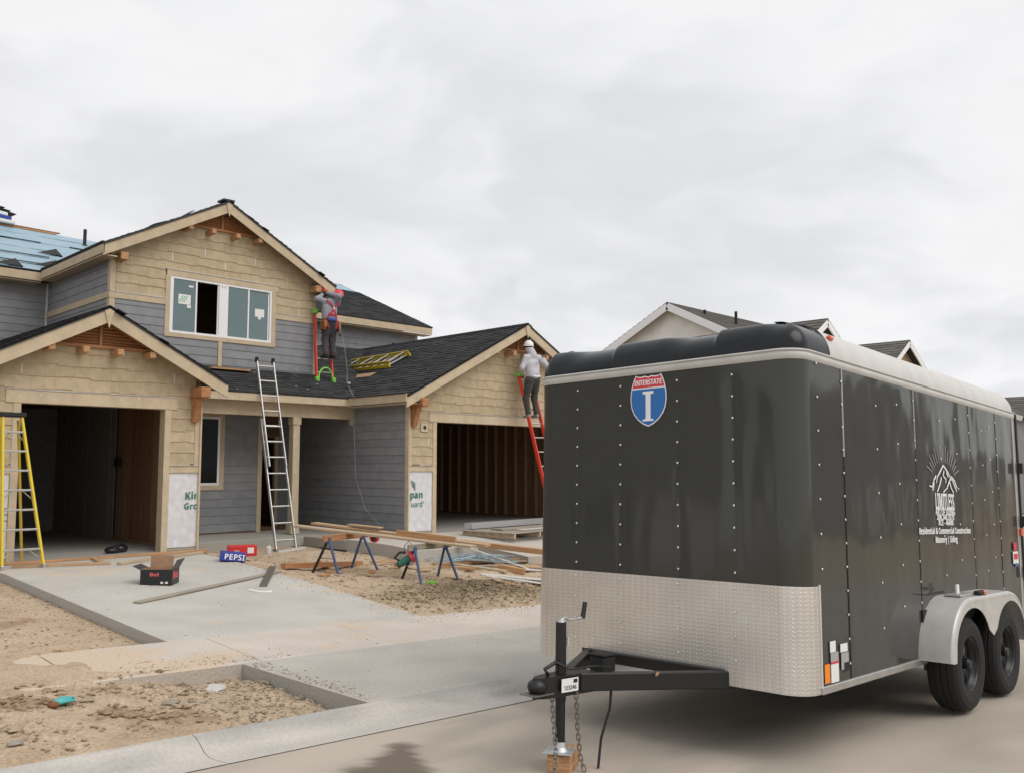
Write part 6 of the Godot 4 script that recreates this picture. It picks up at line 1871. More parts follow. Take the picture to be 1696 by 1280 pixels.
func build_ladders() -> void:
	# aluminium extension ladder against the porch fascia
	var t := thing("extension_ladder", "aluminium extension ladder leaning on the porch roof edge", "ladder")
	var a := Vector3(9.22, -0.20, -15.52); var b := Vector3(9.34, 3.62, -16.78); var ac := Vector3(0.43, 0.0, 0.02)
	ladder_section(t, a, a.lerp(b, 0.68), ac, M.alu, M.alu, 8)
	var n := ac.cross(b - a).normalized()
	if n.z < 0: n = -n
	ladder_section(t, a.lerp(b, 0.42) + ac * 0.07 + n * 0.075, b + ac * 0.07 + n * 0.075, ac * 0.86, M.alu, M.alu, 7, 0.026, 0.06, "fly_rail")
	for s in [0.07, 0.93]: bx("rail_cap", b + ac * s + n * 0.075, Vector3(0.06, 0.12, 0.08), M.frame, t, Basis.IDENTITY, 0.015)
	for s in [0.0, 1.0]:
		bx("foot", a + ac * s + Vector3(0, 0.01, 0), Vector3(0.07, 0.035, 0.12), M.chain, t, Basis.IDENTITY, 0.006)
		bx("rung_lock", a.lerp(b, 0.66) + ac * lerpf(0.05, 0.95, s) + n * 0.04, Vector3(0.05, 0.14, 0.07), M.galv, t, Basis.IDENTITY, 0.01)
	# yellow stepladder at the left edge
	t = thing("stepladder", "tall yellow fibreglass stepladder in front of the left garage", "ladder")
	var fl := Vector3(3.92, 0.0, -13.80); var fr := Vector3(4.46, 0.0, -13.79)
	var tl := Vector3(3.93, 2.15, -14.14); var tr := Vector3(4.18, 2.15, -14.14)
	for e in [[fl, tl], [fr, tr]]:
		beam("rail", e[0], e[1], 0.030, 0.075, M.yellow, t, Vector3.BACK, 0.004)
		bx("foot", e[0] + Vector3(0, 0.025, 0), Vector3(0.045, 0.07, 0.095), M.alu, t, Basis.IDENTITY, 0.006)
	for e in [[Vector3(4.0, 0.0, -14.62), tl + Vector3(0.02, -0.05, -0.08)], [Vector3(4.42, 0.0, -14.62), tr + Vector3(-0.02, -0.05, -0.08)]]:
		beam("rear_rail", e[0], e[1], 0.028, 0.05, M.yellow_d, t, Vector3.BACK, 0.004)
	bx("top_cap", (tl + tr) * 0.5 + Vector3(0, 0.03, -0.06), Vector3(0.36, 0.065, 0.24), M.frame, t, Basis.IDENTITY, 0.012)
	for i in 7:
		var f := (i + 0.95) / 7.75
		var p := fl.lerp(tl, f); var q := fr.lerp(tr, f)
		bx("step", (p + q) * 0.5, Vector3(p.distance_to(q) - 0.02, 0.028, 0.085), M.alu, t, Basis.IDENTITY, 0.005)
		if i in [0, 3, 6]:
			for e in [[p, q], [q, p]]:
				var k := MB.new(); k.tube([e[0].lerp(e[1], 0.03) - Vector3(0, 0.12, 0), e[0].lerp(e[1], 0.35)], 0.008, 6); obj("step_brace", k, M.alu, t)
	# red ladder on the porch roof
	t = thing("ladder", "red fibreglass ladder with green feet standing on the porch roof", "ladder")
	a = Vector3(11.47, 3.425, -17.62); b = Vector3(11.53, 5.05, -17.93); ac = Vector3(0.36, 0.0, 0.0)
	ladder_section(t, a, b, ac, M.red, M.alu, 5, 0.035, 0.075, "rail", 1.25)
	for s in [-0.12, 1.12]:
		bx("foot", a + ac * s + Vector3(0, 0.02, 0.02), Vector3(0.09, 0.12, 0.11), M.lime, t, Basis.IDENTITY, 0.015)
	var k := MB.new()
	var arc := []
	for i in 11:
		var w := PI * i / 10.0
		arc.append(a + ac * 0.5 + Vector3(-cos(w) * 0.19, 0.06 + sin(w) * 0.24, 0.03))
	k.tube(arc, 0.022, 7); obj("foot_arch", k, M.lime, t)
	for s in [0.0, 1.0]: bx("rail_cap", b + ac * s + Vector3(0, 0.04, 0.02), Vector3(0.12, 0.13, 0.14), M.lime, t, Basis.IDENTITY, 0.02)
	# red ladder at the right garage
	t = thing("ladder", "tall red ladder with a green top leaning on the right garage gable", "ladder")
	a = Vector3(15.07, -0.10, -13.45); b = Vector3(15.08, 3.57, -14.62); ac = Vector3(0.42, 0.0, 0.0)
	ladder_section(t, a, b, ac, M.red, M.alu, 11, 0.035, 0.095)
	for s in [0.0, 1.0]:
		bx("rail_cap", b + ac * s + Vector3(0, 0.03, 0.0), Vector3(0.15, 0.09, 0.16), M.lime, t, Basis.IDENTITY, 0.02)
		bx("rail_clamp", a.lerp(b, 0.855) + ac * s, Vector3(0.055, 0.06, 0.13), M.galv, t, Basis(Vector3.RIGHT, 0.3), 0.006)
		bx("foot", a + ac * s, Vector3(0.08, 0.06, 0.12), M.black, t, Basis.IDENTITY, 0.01)
	# yellow ladder lying on the garage roof
	var S := Vector3(1, 0.525, 0).normalized(); var N := Vector3(-0.525, 1, 0).normalized()
	t = thing("stepladder", "yellow stepladder lying flat on the shingles of the right garage roof", "ladder", Vector3(13.62, 3.985 + 0.065, -18.55), Basis(S, N, S.cross(N)))
	for e in [[-0.36, -0.28, 0.0], [0.36, 0.28, 0.0], [-0.33, -0.25, 0.085], [0.33, 0.25, 0.085]]:
		beam("rail", Vector3(e[0], e[2], 1.25), Vector3(e[1], e[2], -1.25), 0.032, 0.075, M.yellow if e[2] == 0.0 else M.yellow_d, t, Vector3.UP, 0.004)
	for i in 8:
		var f := i / 7.0
		var w := lerpf(0.35, 0.28, f)
		beam("step", Vector3(-w, 0.012, lerpf(1.15, -1.1, f)), Vector3(w, 0.012, lerpf(1.15, -1.1, f)), 0.07, 0.025, M.alu, t)
		if i % 2 == 0: beam("rear_bar", Vector3(-w, 0.10, lerpf(1.1, -1.0, f)), Vector3(w, 0.10, lerpf(1.1, -1.0, f)), 0.03, 0.02, M.alu, t)
	t = tag(bx("cardboard_sheet", Vector3(12.95, 3.66, -18.0), Vector3(0.25, 0.015, 0.95), M.card, null, Basis(S, N, S.cross(N))), "flat strip of brown board under the ladder on the shingles", "board")
	# lifeline that hangs from the worker over the eave
	k = MB.new()
	k.tube([Vector3(11.90, 4.72, -17.42), Vector3(11.98, 4.3, -17.35), Vector3(12.03, 3.75, -17.28), Vector3(11.98, 3.38, -17.20), Vector3(11.78, 3.14, -16.75), Vector3(11.63, 2.98, -16.42), Vector3(11.60, 2.2, -16.35), Vector3(11.62, 1.2, -16.30), Vector3(11.75, 0.5, -16.1), Vector3(11.9, 0.12, -15.7)], 0.004, 5)
	tag(obj("rope", k, M.rope), "thin pale lifeline hanging from the harness over the porch eave", "rope")
	tag(bx("rope_grab", Vector3(11.93, 3.345, -17.08), Vector3(0.07, 0.05, 0.2), M.galv, null, Basis(Vector3.UP, -0.4), 0.01), "steel rope grab lying on the shingles below the red ladder", "rope grab")
	# wood on the porch roof
	tag(beam("plank", Vector3(8.85, 3.52, -17.72), Vector3(9.75, 3.52, -17.72), 0.16, 0.04, M.pine_o), "orange plank resting on the porch roof against the grey wall", "plank")
	tag(beam("tin_strip", Vector3(7.9, 3.06, -16.75), Vector3(8.75, 3.05, -16.72), 0.03, 0.008, M.white_board), "white metal strip on the porch shingles near the left gable end", "strip")
	tag(beam("tin_strip", Vector3(8.3, 3.0, -16.62), Vector3(8.9, 3.0, -16.60), 0.03, 0.008, M.white_board), "lower white metal strip by the edge of the porch roof", "strip")
	for p in [[10.35, -17.6], [10.05, -17.2], [10.5, -17.0], [11.2, -17.25], [10.7, -16.85], [9.9, -17.75]]:
		var y: float = 2.955 + 0.417 * (-16.52 - p[1]) + 0.03
		k = MB.new(); k.ball(Vector3.ZERO, Vector3(0.032, 0.006, 0.014), 6, 4)
		var o := obj("plaster_scrap", k, M.caulk); o.position = Vector3(p[0], y, p[1])
		tag(o, "small white scrap lying on the dark porch shingles", "scrap", "white scraps on the porch roof")

# ---------------------------------------------------------------- sawhorses and lumber
func sawhorse(label: String, at: Vector3, turn: float, top: float, l: float, boards: Material) -> void:
	var t := thing("sawhorse", label, "sawhorse", at, Basis(Vector3.UP, turn), "sawhorses on the dirt")
	var h := top - at.y
	beam("beam", Vector3(-l * 0.5 - 0.12, h - 0.045, 0), Vector3(l * 0.5 + 0.12, h - 0.045, 0), 0.04, 0.09, boards, t)
	for s in [-1.0, 1.0]:
		bx("bracket", Vector3(s * l * 0.5, h - 0.075, 0), Vector3(0.06, 0.09, 0.075), M.blue_steel, t, Basis.IDENTITY, 0.008)
		for w in [-1.0, 1.0]:
			beam("leg", Vector3(s * l * 0.5, h - 0.09, w * 0.02), Vector3(s * (l * 0.5 + 0.06), 0.0, w * 0.26), 0.035, 0.03, M.blue_steel if not (s < 0 and w < 0) else M.frame, t, Vector3.RIGHT, 0.004)
		beam("brace", Vector3(s * (l * 0.5 + 0.03), h * 0.42, -0.15), Vector3(s * (l * 0.5 + 0.03), h * 0.42, 0.15), 0.012, 0.012, M.chain, t)

func board(called: String, label: String, p: Vector3, q: Vector3, w: float, th: float, m: Material, group := "", cat := "board", up := Vector3.UP) -> void:
	tag(beam(called, p, q, w, th, m, null, up), label, cat, group)

func on_dirt(x: float, z: float, th: float) -> Vector3:
	return Vector3(x, dirt_y(x, z) + th, z)

func on_slab(x: float, z: float, th: float) -> Vector3:
	return Vector3(x, gy(x, z) + 0.004 + th, z)

func build_yard() -> void:
	sawhorse("sawhorse nearer the house with an orange top beam, holding the plank ends", Vector3(8.22, -0.215, -11.76), 0.30, 0.385, 0.86, M.cedar)
	sawhorse("sawhorse nearer the street with the green saw hanging beside it", Vector3(8.73, -0.325, -10.32), 0.02, 0.292, 0.62, M.lum_grey)
	board("plank", "long pale plank lying along the front of both sawhorses", Vector3(7.99, 0.462, -12.8), Vector3(8.93, 0.272, -9.58), 0.19, 0.034, M.pine_p, "", "plank")
	board("plank", "long tan plank lying along the back of both sawhorses", Vector3(8.50, 0.470, -13.1), Vector3(9.20, 0.272, -9.55), 0.16, 0.036, M.pine, "", "plank")
	board("plank", "short plank lying on top of the boards over the sawhorses", Vector3(8.66, 0.478, -12.3), Vector3(8.78, 0.452, -11.6), 0.12, 0.022, M.pine, "", "plank")
	board("lumber_block", "thick orange block of lumber on top of the sawhorse planks", Vector3(8.62, 0.410, -10.98), Vector3(8.90, 0.345, -9.93), 0.04, 0.10, M.pine_o, "", "lumber")
	# circular saw hanging by its cord from the plank
	var t := thing("circular_saw", "green circular saw with a red guard hanging by the sawhorse", "saw", Vector3(8.36, 0.04, -10.46), Basis(Vector3.UP, -0.7) * Basis(Vector3.BACK, 0.55))
	one("motor", func(k): k.lathe([Vector2(0, -0.10), Vector2(0.048, -0.10), Vector2(0.055, -0.05), Vector2(0.055, 0.06), Vector2(0.06, 0.10), Vector2(0, 0.10)], Vector3.ZERO, Vector3.RIGHT, 14), M.tool_green, t)
	one("handle", func(k): k.tube([Vector3(-0.06, 0.04, 0), Vector3(-0.10, 0.12, 0), Vector3(0.0, 0.15, 0), Vector3(0.08, 0.10, 0)], 0.019, 8), M.black, t)
	one("blade_guard", func(k): k.lathe([Vector2(0, 0.10), Vector2(0.10, 0.10), Vector2(0.105, 0.115), Vector2(0.10, 0.15), Vector2(0, 0.15)], Vector3.ZERO, Vector3.RIGHT, 18), M.red_print, t)
	one("base_plate", func(k): k.box(Vector3(0.08, -0.08, 0), Vector3(0.15, 0.006, 0.28)), M.galv, t)
	one("end_cap", func(k): k.lathe([Vector2(0, -0.13), Vector2(0.04, -0.125), Vector2(0.046, -0.10)], Vector3.ZERO, Vector3.RIGHT, 12), M.black, t)
	one("cord", func(k): k.tube([Vector3(0.06, 0.11, 0), Vector3(0.12, 0.20, 0.02), Vector3(0.2, 0.22, 0.03), Vector3(0.22, 0.14, 0.04)], 0.007, 6), M.chain, t)
	t = thing("circular_saw", "black and red power tool resting under the planks at the far sawhorse", "saw", Vector3(8.95, 0.26, -12.0), Basis(Vector3.UP, 0.9))
	one("motor", func(k): k.lathe([Vector2(0, -0.12), Vector2(0.04, -0.12), Vector2(0.045, 0.10), Vector2(0, 0.12)], Vector3.ZERO, Vector3.RIGHT, 12), M.black, t)
	one("handle", func(k): k.tube([Vector3(-0.05, 0.03, 0), Vector3(-0.2, 0.05, 0), Vector3(-0.24, -0.03, 0)], 0.016, 8), M.black, t)
	one("blade_guard", func(k): k.lathe([Vector2(0, 0.09), Vector2(0.085, 0.09), Vector2(0.085, 0.12), Vector2(0, 0.12)], Vector3.ZERO, Vector3.RIGHT, 16), M.red_print, t)
	# boards on the driveway
	board("trim_board", "long thin pale board lying across the driveway", on_slab(4.39, -10.43, 0.012), on_slab(7.01, -11.70, 0.012), 0.10, 0.022, M.lum_grey)
	board("stud_board", "orange stud lying across the sill of the left garage", on_slab(4.10, -14.42, 0.021), on_slab(7.22, -14.36, 0.021), 0.088, 0.038, M.pine_o)
	board("stud_board", "tan stud under the yellow stepladder", on_slab(4.12, -14.03, 0.021), on_slab(5.30, -13.55, 0.021), 0.088, 0.038, M.pine)
	board("stud_board", "short stud joining the two boards by the left garage", on_slab(5.36, -14.33, 0.021), on_slab(5.22, -13.66, 0.021), 0.088, 0.038, M.pine)
	board("stud_board", "pale stud with dark print behind the open carton", on_slab(5.36, -13.40, 0.021), on_slab(7.0, -14.10, 0.021), 0.088, 0.038, M.pine_p)
	board("grey_strip", "dark grey tapered strip lying on the driveway edge", on_slab(6.22, -10.78, 0.010), on_slab(7.05, -11.95, 0.05), 0.10, 0.014, M.chain, "", "strip")
	# lumber on the dirt by the sawhorses
	board("beam", "orange beam lying on the dirt behind the far sawhorse", on_dirt(7.30, -12.07, 0.05), on_dirt(9.10, -12.57, 0.04), 0.09, 0.075, M.cedar, "", "beam")
	board("plank", "bleached plank lying beside the orange beam on the dirt", on_dirt(7.40, -12.24, 0.05), on_dirt(8.56, -12.72, 0.03), 0.14, 0.025, M.pine_p, "", "plank")
	board("plank", "orange beam lying on the edge of the right driveway by the pallet", on_slab(11.35, -12.55, 0.10), Vector3(11.92, -0.10, -10.75), 0.13, 0.09, M.pine_o, "", "beam")
	board("strip", "thin white strip sloping from the planks to the dirt", Vector3(10.9, 0.02, -12.0), on_dirt(11.2, -10.57, 0.02), 0.05, 0.014, M.white_board, "", "strip")
	board("plank", "yellowish plank lying on the dirt beside the bundle of blue strapping", on_dirt(10.35, -11.65, 0.05), on_dirt(10.52, -10.50, 0.03), 0.12, 0.035, M.pine_p, "", "plank")
	board("lumber_block", "orange lumber block lying at the end of the yellowish plank", on_dirt(10.62, -10.75, 0.06), on_dirt(10.82, -10.35, 0.05), 0.10, 0.09, M.pine_o, "", "lumber")
	board("siding_offcut", "wide white siding offcut lying on the dirt by the trailer", on_dirt(9.95, -10.48, 0.035), on_dirt(10.72, -9.60, 0.03), 0.20, 0.016, M.white_board, "", "siding")
	board("siding_offcut", "lower white siding offcut overlapping the wide one by the trailer", on_dirt(9.86, -10.28, 0.02), on_dirt(10.55, -9.45, 0.02), 0.15, 0.014, M.white_board, "", "siding")
	var r := RandomNumberGenerator.new(); r.seed = 21
	var scraps := [[9.70, -9.94, 9.46, -9.56, "short offcut standing out at the left end of the white siding offcuts"], [9.91, -9.73, 10.13, -9.43, "offcut lying nearest the trailer below the white siding"], [9.48, -9.50, 9.96, -9.22, "offcut on the rim of the dark soil heap by the trailer"], [7.80, -11.43, 7.67, -10.73, "offcut at the foot of the far sawhorse beside the driveway"], [8.18, -11.36, 8.35, -10.58, "long thin offcut on the dirt between the two sawhorses"], [8.21, -12.9, 8.8, -13.35, "long offcut on the dirt behind the orange beam"], [8.72, -11.72, 8.55, -11.55, "chip of lumber under the house side sawhorse, right of its dark leg"], [8.38, -11.5, 8.50, -11.38, "chip of lumber under the middle of the planks"], [8.95, -11.6, 9.05, -11.42, "chip of lumber behind the planks between the sawhorses"], [9.2, -11.2, 9.35, -11.02, "chip of lumber behind the street side sawhorse"], [7.95, -11.9, 8.1, -11.84, "chip of lumber beside the orange beam, under the house side sawhorse"], [7.6, -12.4, 7.9, -12.9, "offcut by the driveway edge, left of the bleached plank"], [9.6, -12.2, 9.9, -12.6, "offcut on the dirt before the concrete walk edge"], [10.1, -12.6, 10.0, -12.9, "small offcut close against the concrete walk edge"], [11.0, -11.2, 11.15, -10.9, "offcut right of the blue grey strapping heap"], [10.9, -9.9, 11.2, -9.6, "offcut behind the trailer corner, right of the white siding"], [9.1, -10.4, 9.3, -10.2, "offcut right of the street side sawhorse legs"], [7.4, -11.2, 7.6, -11.3, "small offcut at the driveway edge near the house side sawhorse"], [10.2, -11.0, 10.4, -11.3, "small offcut left of the yellowish plank"], [9.3, -12.9, 9.45, -13.1, "small offcut far back on the dirt near the walk"]]
	for s in scraps:
		board("wood_offcut", s[4], on_dirt(s[0], s[1], 0.02), on_dirt(s[2], s[3], 0.02), r.randf_range(0.05, 0.10), r.randf_range(0.014, 0.035), [M.pine, M.pine_o, M.pine_p, M.cedar][r.randi() % 4], "lumber offcuts in the yard", "offcut")
	var extra := [[10.45, -12.15, 11.9, -11.35, 0.14, 0.03, M.pine_p, "pale plank lying under the orange beam by the pallet"], [10.2, -11.95, 11.3, -11.55, 0.09, 0.038, M.pine_o, "orange stud lying across the strapping heap"], [10.75, -11.15, 11.75, -10.45, 0.12, 0.025, M.pine, "tan board lying between the strapping and the trailer"], [10.0, -11.45, 10.75, -11.05, 0.10, 0.02, M.lum_grey, "weathered board lying left of the strapping heap"], [10.95, -10.6, 11.6, -10.1, 0.18, 0.016, M.white_board, "white siding offcut behind the trailer's kerb corner"], [9.75, -11.25, 10.15, -10.85, 0.08, 0.03, M.pine_o, "short orange stud left of the yellowish plank end"], [11.3, -11.75, 12.3, -11.4, 0.10, 0.04, M.pine, "tan stud lying against the edge of the right driveway"], [9.35, -10.05, 9.75, -9.85, 0.09, 0.02, M.pine_p, "pale board end lying at the left of the white offcuts"], [9.3, -12.55, 10.2, -12.35, 0.09, 0.03, M.pine, "tan stud lying behind the sawhorse planks near the walk"]]
	for e in extra:
		board("loose_board", e[7], on_dirt(e[0], e[1], 0.03), on_dirt(e[2], e[3], 0.05), e[4], e[5], e[6], "loose boards by the pallet")
	# twigs and slivers on the dirt left of the driveway
	for s in [[3.0, -8.95, 3.42, -8.62, "longer splinter lying where driveway and pavement meet"], [3.05, -8.80, 3.5, -8.55, "second splinter close beside the longer one by the pavement"], [2.05, -9.9, 2.35, -9.75, "lone splinter on the dirt at the left edge of the picture"], [2.6, -10.3, 2.72, -10.05, "short splinter on the dirt midway along the driveway edge"]]:
		board("wood_sliver", s[4], on_dirt(s[0], s[1], 0.012), on_dirt(s[2], s[3], 0.012), 0.025, 0.01, M.pine, "splinters left of the driveway", "splinter")
	# pallet with packed siding
	t = thing("pallet", "flat wooden pallet on the right driveway before the open garage", "pallet", Vector3(14.0, -0.02, -13.35), Basis(Vector3.UP, 0.06))
	for i in 6: bx("deck_board", Vector3(0, 0.115, -0.62 + i * 0.25), Vector3(2.6, 0.02, 0.19), M.lum_grey, t, Basis.IDENTITY, 0.003)
	for i in 4: bx("stringer", Vector3(-1.2 + i * 0.8, 0.055, 0), Vector3(0.05, 0.10, 1.45), M.pine_p, t, Basis.IDENTITY, 0.003)
	board("siding_pack", "long grey pack of siding on the pallet by the garage opening", Vector3(12.85, 0.18, -13.95), Vector3(16.4, 0.18, -14.15), 0.22, 0.12, M.galv, "", "siding")
	board("siding_pack", "thin grey siding boards lying along the middle of the pallet", Vector3(13.1, 0.125, -13.35), Vector3(16.0, 0.125, -13.50), 0.32, 0.03, M.lum_grey, "", "siding")
	board("siding_pack", "pale siding board at the front of the pallet", Vector3(13.4, 0.12, -13.0), Vector3(16.0, 0.12, -13.1), 0.14, 0.02, M.white_board, "", "siding")
	# leaning sheet inside the right garage
	tag(bx("leaning_sheet", Vector3(12.62, 0.75, -15.55), Vector3(0.62, 1.48, 0.03), M.pine_p, null, Basis(Vector3.UP, 0.25) * Basis(Vector3.RIGHT, -0.10), 0.004), "pale printed sheet leaning just inside the right garage opening", "sheet")
	# heap of blue grey strapping
	var k := MB.new()
	for i in 46:
		var c := Vector3(10.95 + r.randfn() * 0.22, 0, -11.75 + r.randfn() * 0.22)
		c.y = dirt_y(c.x, c.z) + 0.02 + r.randf() * 0.10
		var d := Vector3(0.25 + r.randf() * 0.2, r.randf_range(-0.03, 0.05), 0.35 + r.randf_range(-0.25, 0.25))
		var up := Vector3(r.randf_range(-0.4, 0.4), 1, r.randf_range(-0.4, 0.4)).normalized()
		var prev := c - d
		for n in 5:
			var f := -1.0 + (n + 1) * 0.4
			var p := c + d * f + Vector3(0, 0.06 * (1.0 - f * f), 0)
			k.bar(prev, p, 0.022, 0.002, up); prev = p
	tag(obj("strapping_heap", k, M.strap), "tangled heap of blue grey strapping on the dirt by the pallet", "strapping", "", "stuff")
	# cartons
	carton()
	t = thing("drink_carton", "blue drink carton lying at the edge of the driveway", "carton", Vector3(6.95, 0.035, -12.98), Basis(Vector3.UP, -0.42) * Basis(Vector3.BACK, -0.12))
	one("carton_body", func(q): q.box(Vector3.ZERO, Vector3(0.38, 0.13, 0.26), Basis.IDENTITY, 0.006), M.soda_blue, t)
	letters("carton_word", "PEPSI", Vector3(0.02, 0.0, 0.132), Basis.IDENTITY, 0.085, 1.0, M.print, t, true)
	t = thing("drink_carton", "red drink carton behind the blue one by the driveway", "carton", Vector3(7.36, 0.065, -13.45), Basis(Vector3.UP, -0.35))
	one("carton_body", func(q): q.box(Vector3.ZERO, Vector3(0.44, 0.17, 0.26), Basis.IDENTITY, 0.006), M.soda_red, t)
	one("carton_label", func(q): q.box(Vector3(0.12, 0.01, 0.132), Vector3(0.10, 0.09, 0.003)), M.sticker, t)
	one("carton_label", func(q): q.box(Vector3(-0.10, -0.03, 0.132), Vector3(0.08, 0.10, 0.003)), M.galv, t)
	# canister, pipe offcut and rag by the ladder foot
	t = thing("canister", "small white canister standing at the foot of the aluminium ladder", "canister", Vector3(8.75, dirt_y(8.75, -15.0) + 0.0, -15.0))
	one("can", func(q): q.lathe([Vector2(0, 0), Vector2(0.05, 0), Vector2(0.055, 0.02), Vector2(0.055, 0.13), Vector2(0.035, 0.16), Vector2(0.0, 0.16)], Vector3.ZERO, Vector3.UP, 14), M.white_board, t)
	one("cap", func(q): q.lathe([Vector2(0.02, 0.16), Vector2(0.02, 0.19), Vector2(0, 0.19)], Vector3.ZERO, Vector3.UP, 10), M.alu, t)
	board("pipe_offcut", "pale pipe offcut lying between the ladder feet", on_dirt(8.95, -15.0, 0.03), on_dirt(9.75, -15.35, 0.03), 0.05, 0.05, M.white_board, "", "pipe")
	board("cord_reel", "green cord lying on the dirt by the near sawhorse", on_dirt(8.52, -10.15, 0.02), on_dirt(8.66, -10.08, 0.02), 0.06, 0.035, M.lime, "", "cord")
	# dark tool bag on the garage floor
	t = thing("tool_bag", "black tool bag lying on the floor of the left garage", "bag", Vector3(6.05, 0.0, -15.25), Basis(Vector3.UP, 0.5))
	one("bag_body", func(q):
		q.ball(Vector3(-0.08, 0.05, 0), Vector3(0.15, 0.065, 0.12), 14, 8); q.ball(Vector3(0.07, 0.06, 0.02), Vector3(0.14, 0.085, 0.11), 14, 8); q.box(Vector3(0.0, 0.04, 0.0), Vector3(0.26, 0.08, 0.18), Basis(Vector3.UP, 0.3), 0.03); q.box(Vector3(0.12, 0.10, 0.0), Vector3(0.10, 0.08, 0.14), Basis(Vector3.BACK, 0.5), 0.025), M.box_black, t)
	one("bag_strap", func(q): q.tube([Vector3(-0.15, 0.08, 0.08), Vector3(-0.02, 0.17, 0.10), Vector3(0.12, 0.10, 0.12)], 0.012, 6), M.black, t)
	# teal glove with a stick, on the planting strip
	var gx := 2.26; var gz := -6.57
	t = thing("work_glove", "teal work glove lying on the bare dirt by the kerb", "glove", Vector3(gx, dirt_y(gx, gz) + 0.02, gz), Basis(Vector3.UP, 0.75))
	one("palm", func(q):
		q.ball(Vector3(0.02, 0.01, 0), Vector3(0.065, 0.022, 0.045), 12, 6)
		for i in 4: q.tube([Vector3(0.06, 0.01, -0.03 + i * 0.02), Vector3(0.10 + 0.01 * (i % 2), 0.015, -0.036 + i * 0.024), Vector3(0.125, 0.002, -0.04 + i * 0.026)], 0.0105, 6)
		q.tube([Vector3(0.0, 0.01, 0.035), Vector3(0.04, 0.012, 0.065), Vector3(0.07, 0.004, 0.07)], 0.011, 6), M.teal, t)
	one("cuff", func(q): q.ball(Vector3(-0.065, 0.008, 0.0), Vector3(0.035, 0.024, 0.04), 10, 6), M.leather, t)
	board("stick", "thin stick propped up behind the teal glove", Vector3(2.33, dirt_y(2.33, -6.62) + 0.01, -6.62), Vector3(2.40, dirt_y(2.4, -6.7) + 0.13, -6.66), 0.012, 0.012, M.pine_p, "", "stick")
	for s in [[3.60, -6.95, 0.085, "pale broken brick in the corner of the planting strip"], [2.95, -6.35, 0.055, "small tan stone in the middle of the planting strip"], [1.75, -5.75, 0.05, "grey stone lying at the kerb edge"]]:
		var o := obj("stone", clod_mesh(int(s[0] * 100)), M.white_board if s[2] > 0.08 else M.lum_grey)
		o.position = Vector3(s[0], dirt_y(s[0], s[1]) + s[2] * 0.3, s[1]); o.scale = Vector3(s[2] * 1.5, s[2] * 0.8, s[2])
		tag(o, s[3], "stone")
	# white chalky spill on the driveway
	k = MB.new()
	k.tube([on_slab(5.93, -10.62, 0.006), on_slab(5.97, -10.42, 0.007), on_slab(6.12, -10.38, 0.006)], 0.02, 6)
	tag(obj("plaster_spill", k, M.caulk), "small white smear of plaster on the driveway", "plaster")
	# lumber block under the trailer jack
	var ty := gy(4.0, -3.55)
	tag(bx("timber_block", Vector3(4.035, (ty - 0.2205) * 0.5, -3.55), Vector3(0.24, -0.2205 - ty, 0.14), M.pine_o, null, Basis(Vector3.UP, 0.5), 0.006), "orange timber block under the trailer jack", "block")

func carton() -> void:
	var t := thing("cardboard_carton", "open black cardboard carton with red print standing on the driveway", "carton", Vector3(5.19, gy(5.19, -11.6) + 0.004, -11.62), Basis(Vector3.UP, -0.75))
	var w := 0.40; var d := 0.30; var h := 0.20
	for e in [["carton_front", Vector3(0, h * 0.5, d * 0.5), Vector3(w, h, 0.006)], ["carton_back", Vector3(0, h * 0.5, -d * 0.5), Vector3(w, h, 0.006)], ["carton_side", Vector3(-w * 0.5, h * 0.5, 0), Vector3(0.006, h, d - 0.008)], ["carton_side", Vector3(w * 0.5, h * 0.5, 0), Vector3(0.006, h, d - 0.008)]]:
		bx(e[0], e[1], e[2], M.box_black, t)
		bx("liner", e[1] * Vector3(0.97, 1, 0.97) + Vector3(0, 0.003, 0), e[2] * Vector3(0.98, 0.99, 0.98), M.card, t)
	bx("carton_bottom", Vector3(0, 0.005, 0), Vector3(w - 0.01, 0.006, d - 0.01), M.card, t)
	bx("flap", Vector3(-0.03, h + 0.075, -d * 0.5 - 0.01), Vector3(w * 0.75, 0.16, 0.005), M.card, t, Basis(Vector3.RIGHT, -0.12))
	bx("flap", Vector3(w * 0.5 + 0.035, h + 0.06, 0), Vector3(0.005, 0.14, d), M.box_black, t, Basis(Vector3.BACK, -0.5))
	bx("flap", Vector3(-w * 0.5 - 0.05, h + 0.02, 0.0), Vector3(0.12, 0.005, d), M.box_black, t, Basis(Vector3.BACK, -0.45))
	letters("carton_print", "Bol", Vector3(-0.02, 0.135, d * 0.5 + 0.004), Basis.IDENTITY, 0.045, 1.3, M.pink_print, t, true)
	letters("carton_print", "Bol", Vector3(w * 0.5 + 0.004, 0.12, 0.0), Basis(Vector3.UP, PI / 2), 0.09, 1.0, M.pink_print, t, true)
	for i in 2: bx("carton_mark", Vector3(0.08 + i * 0.06, 0.03, d * 0.5 + 0.004), Vector3(0.035, 0.025, 0.002), M.sticker, t)

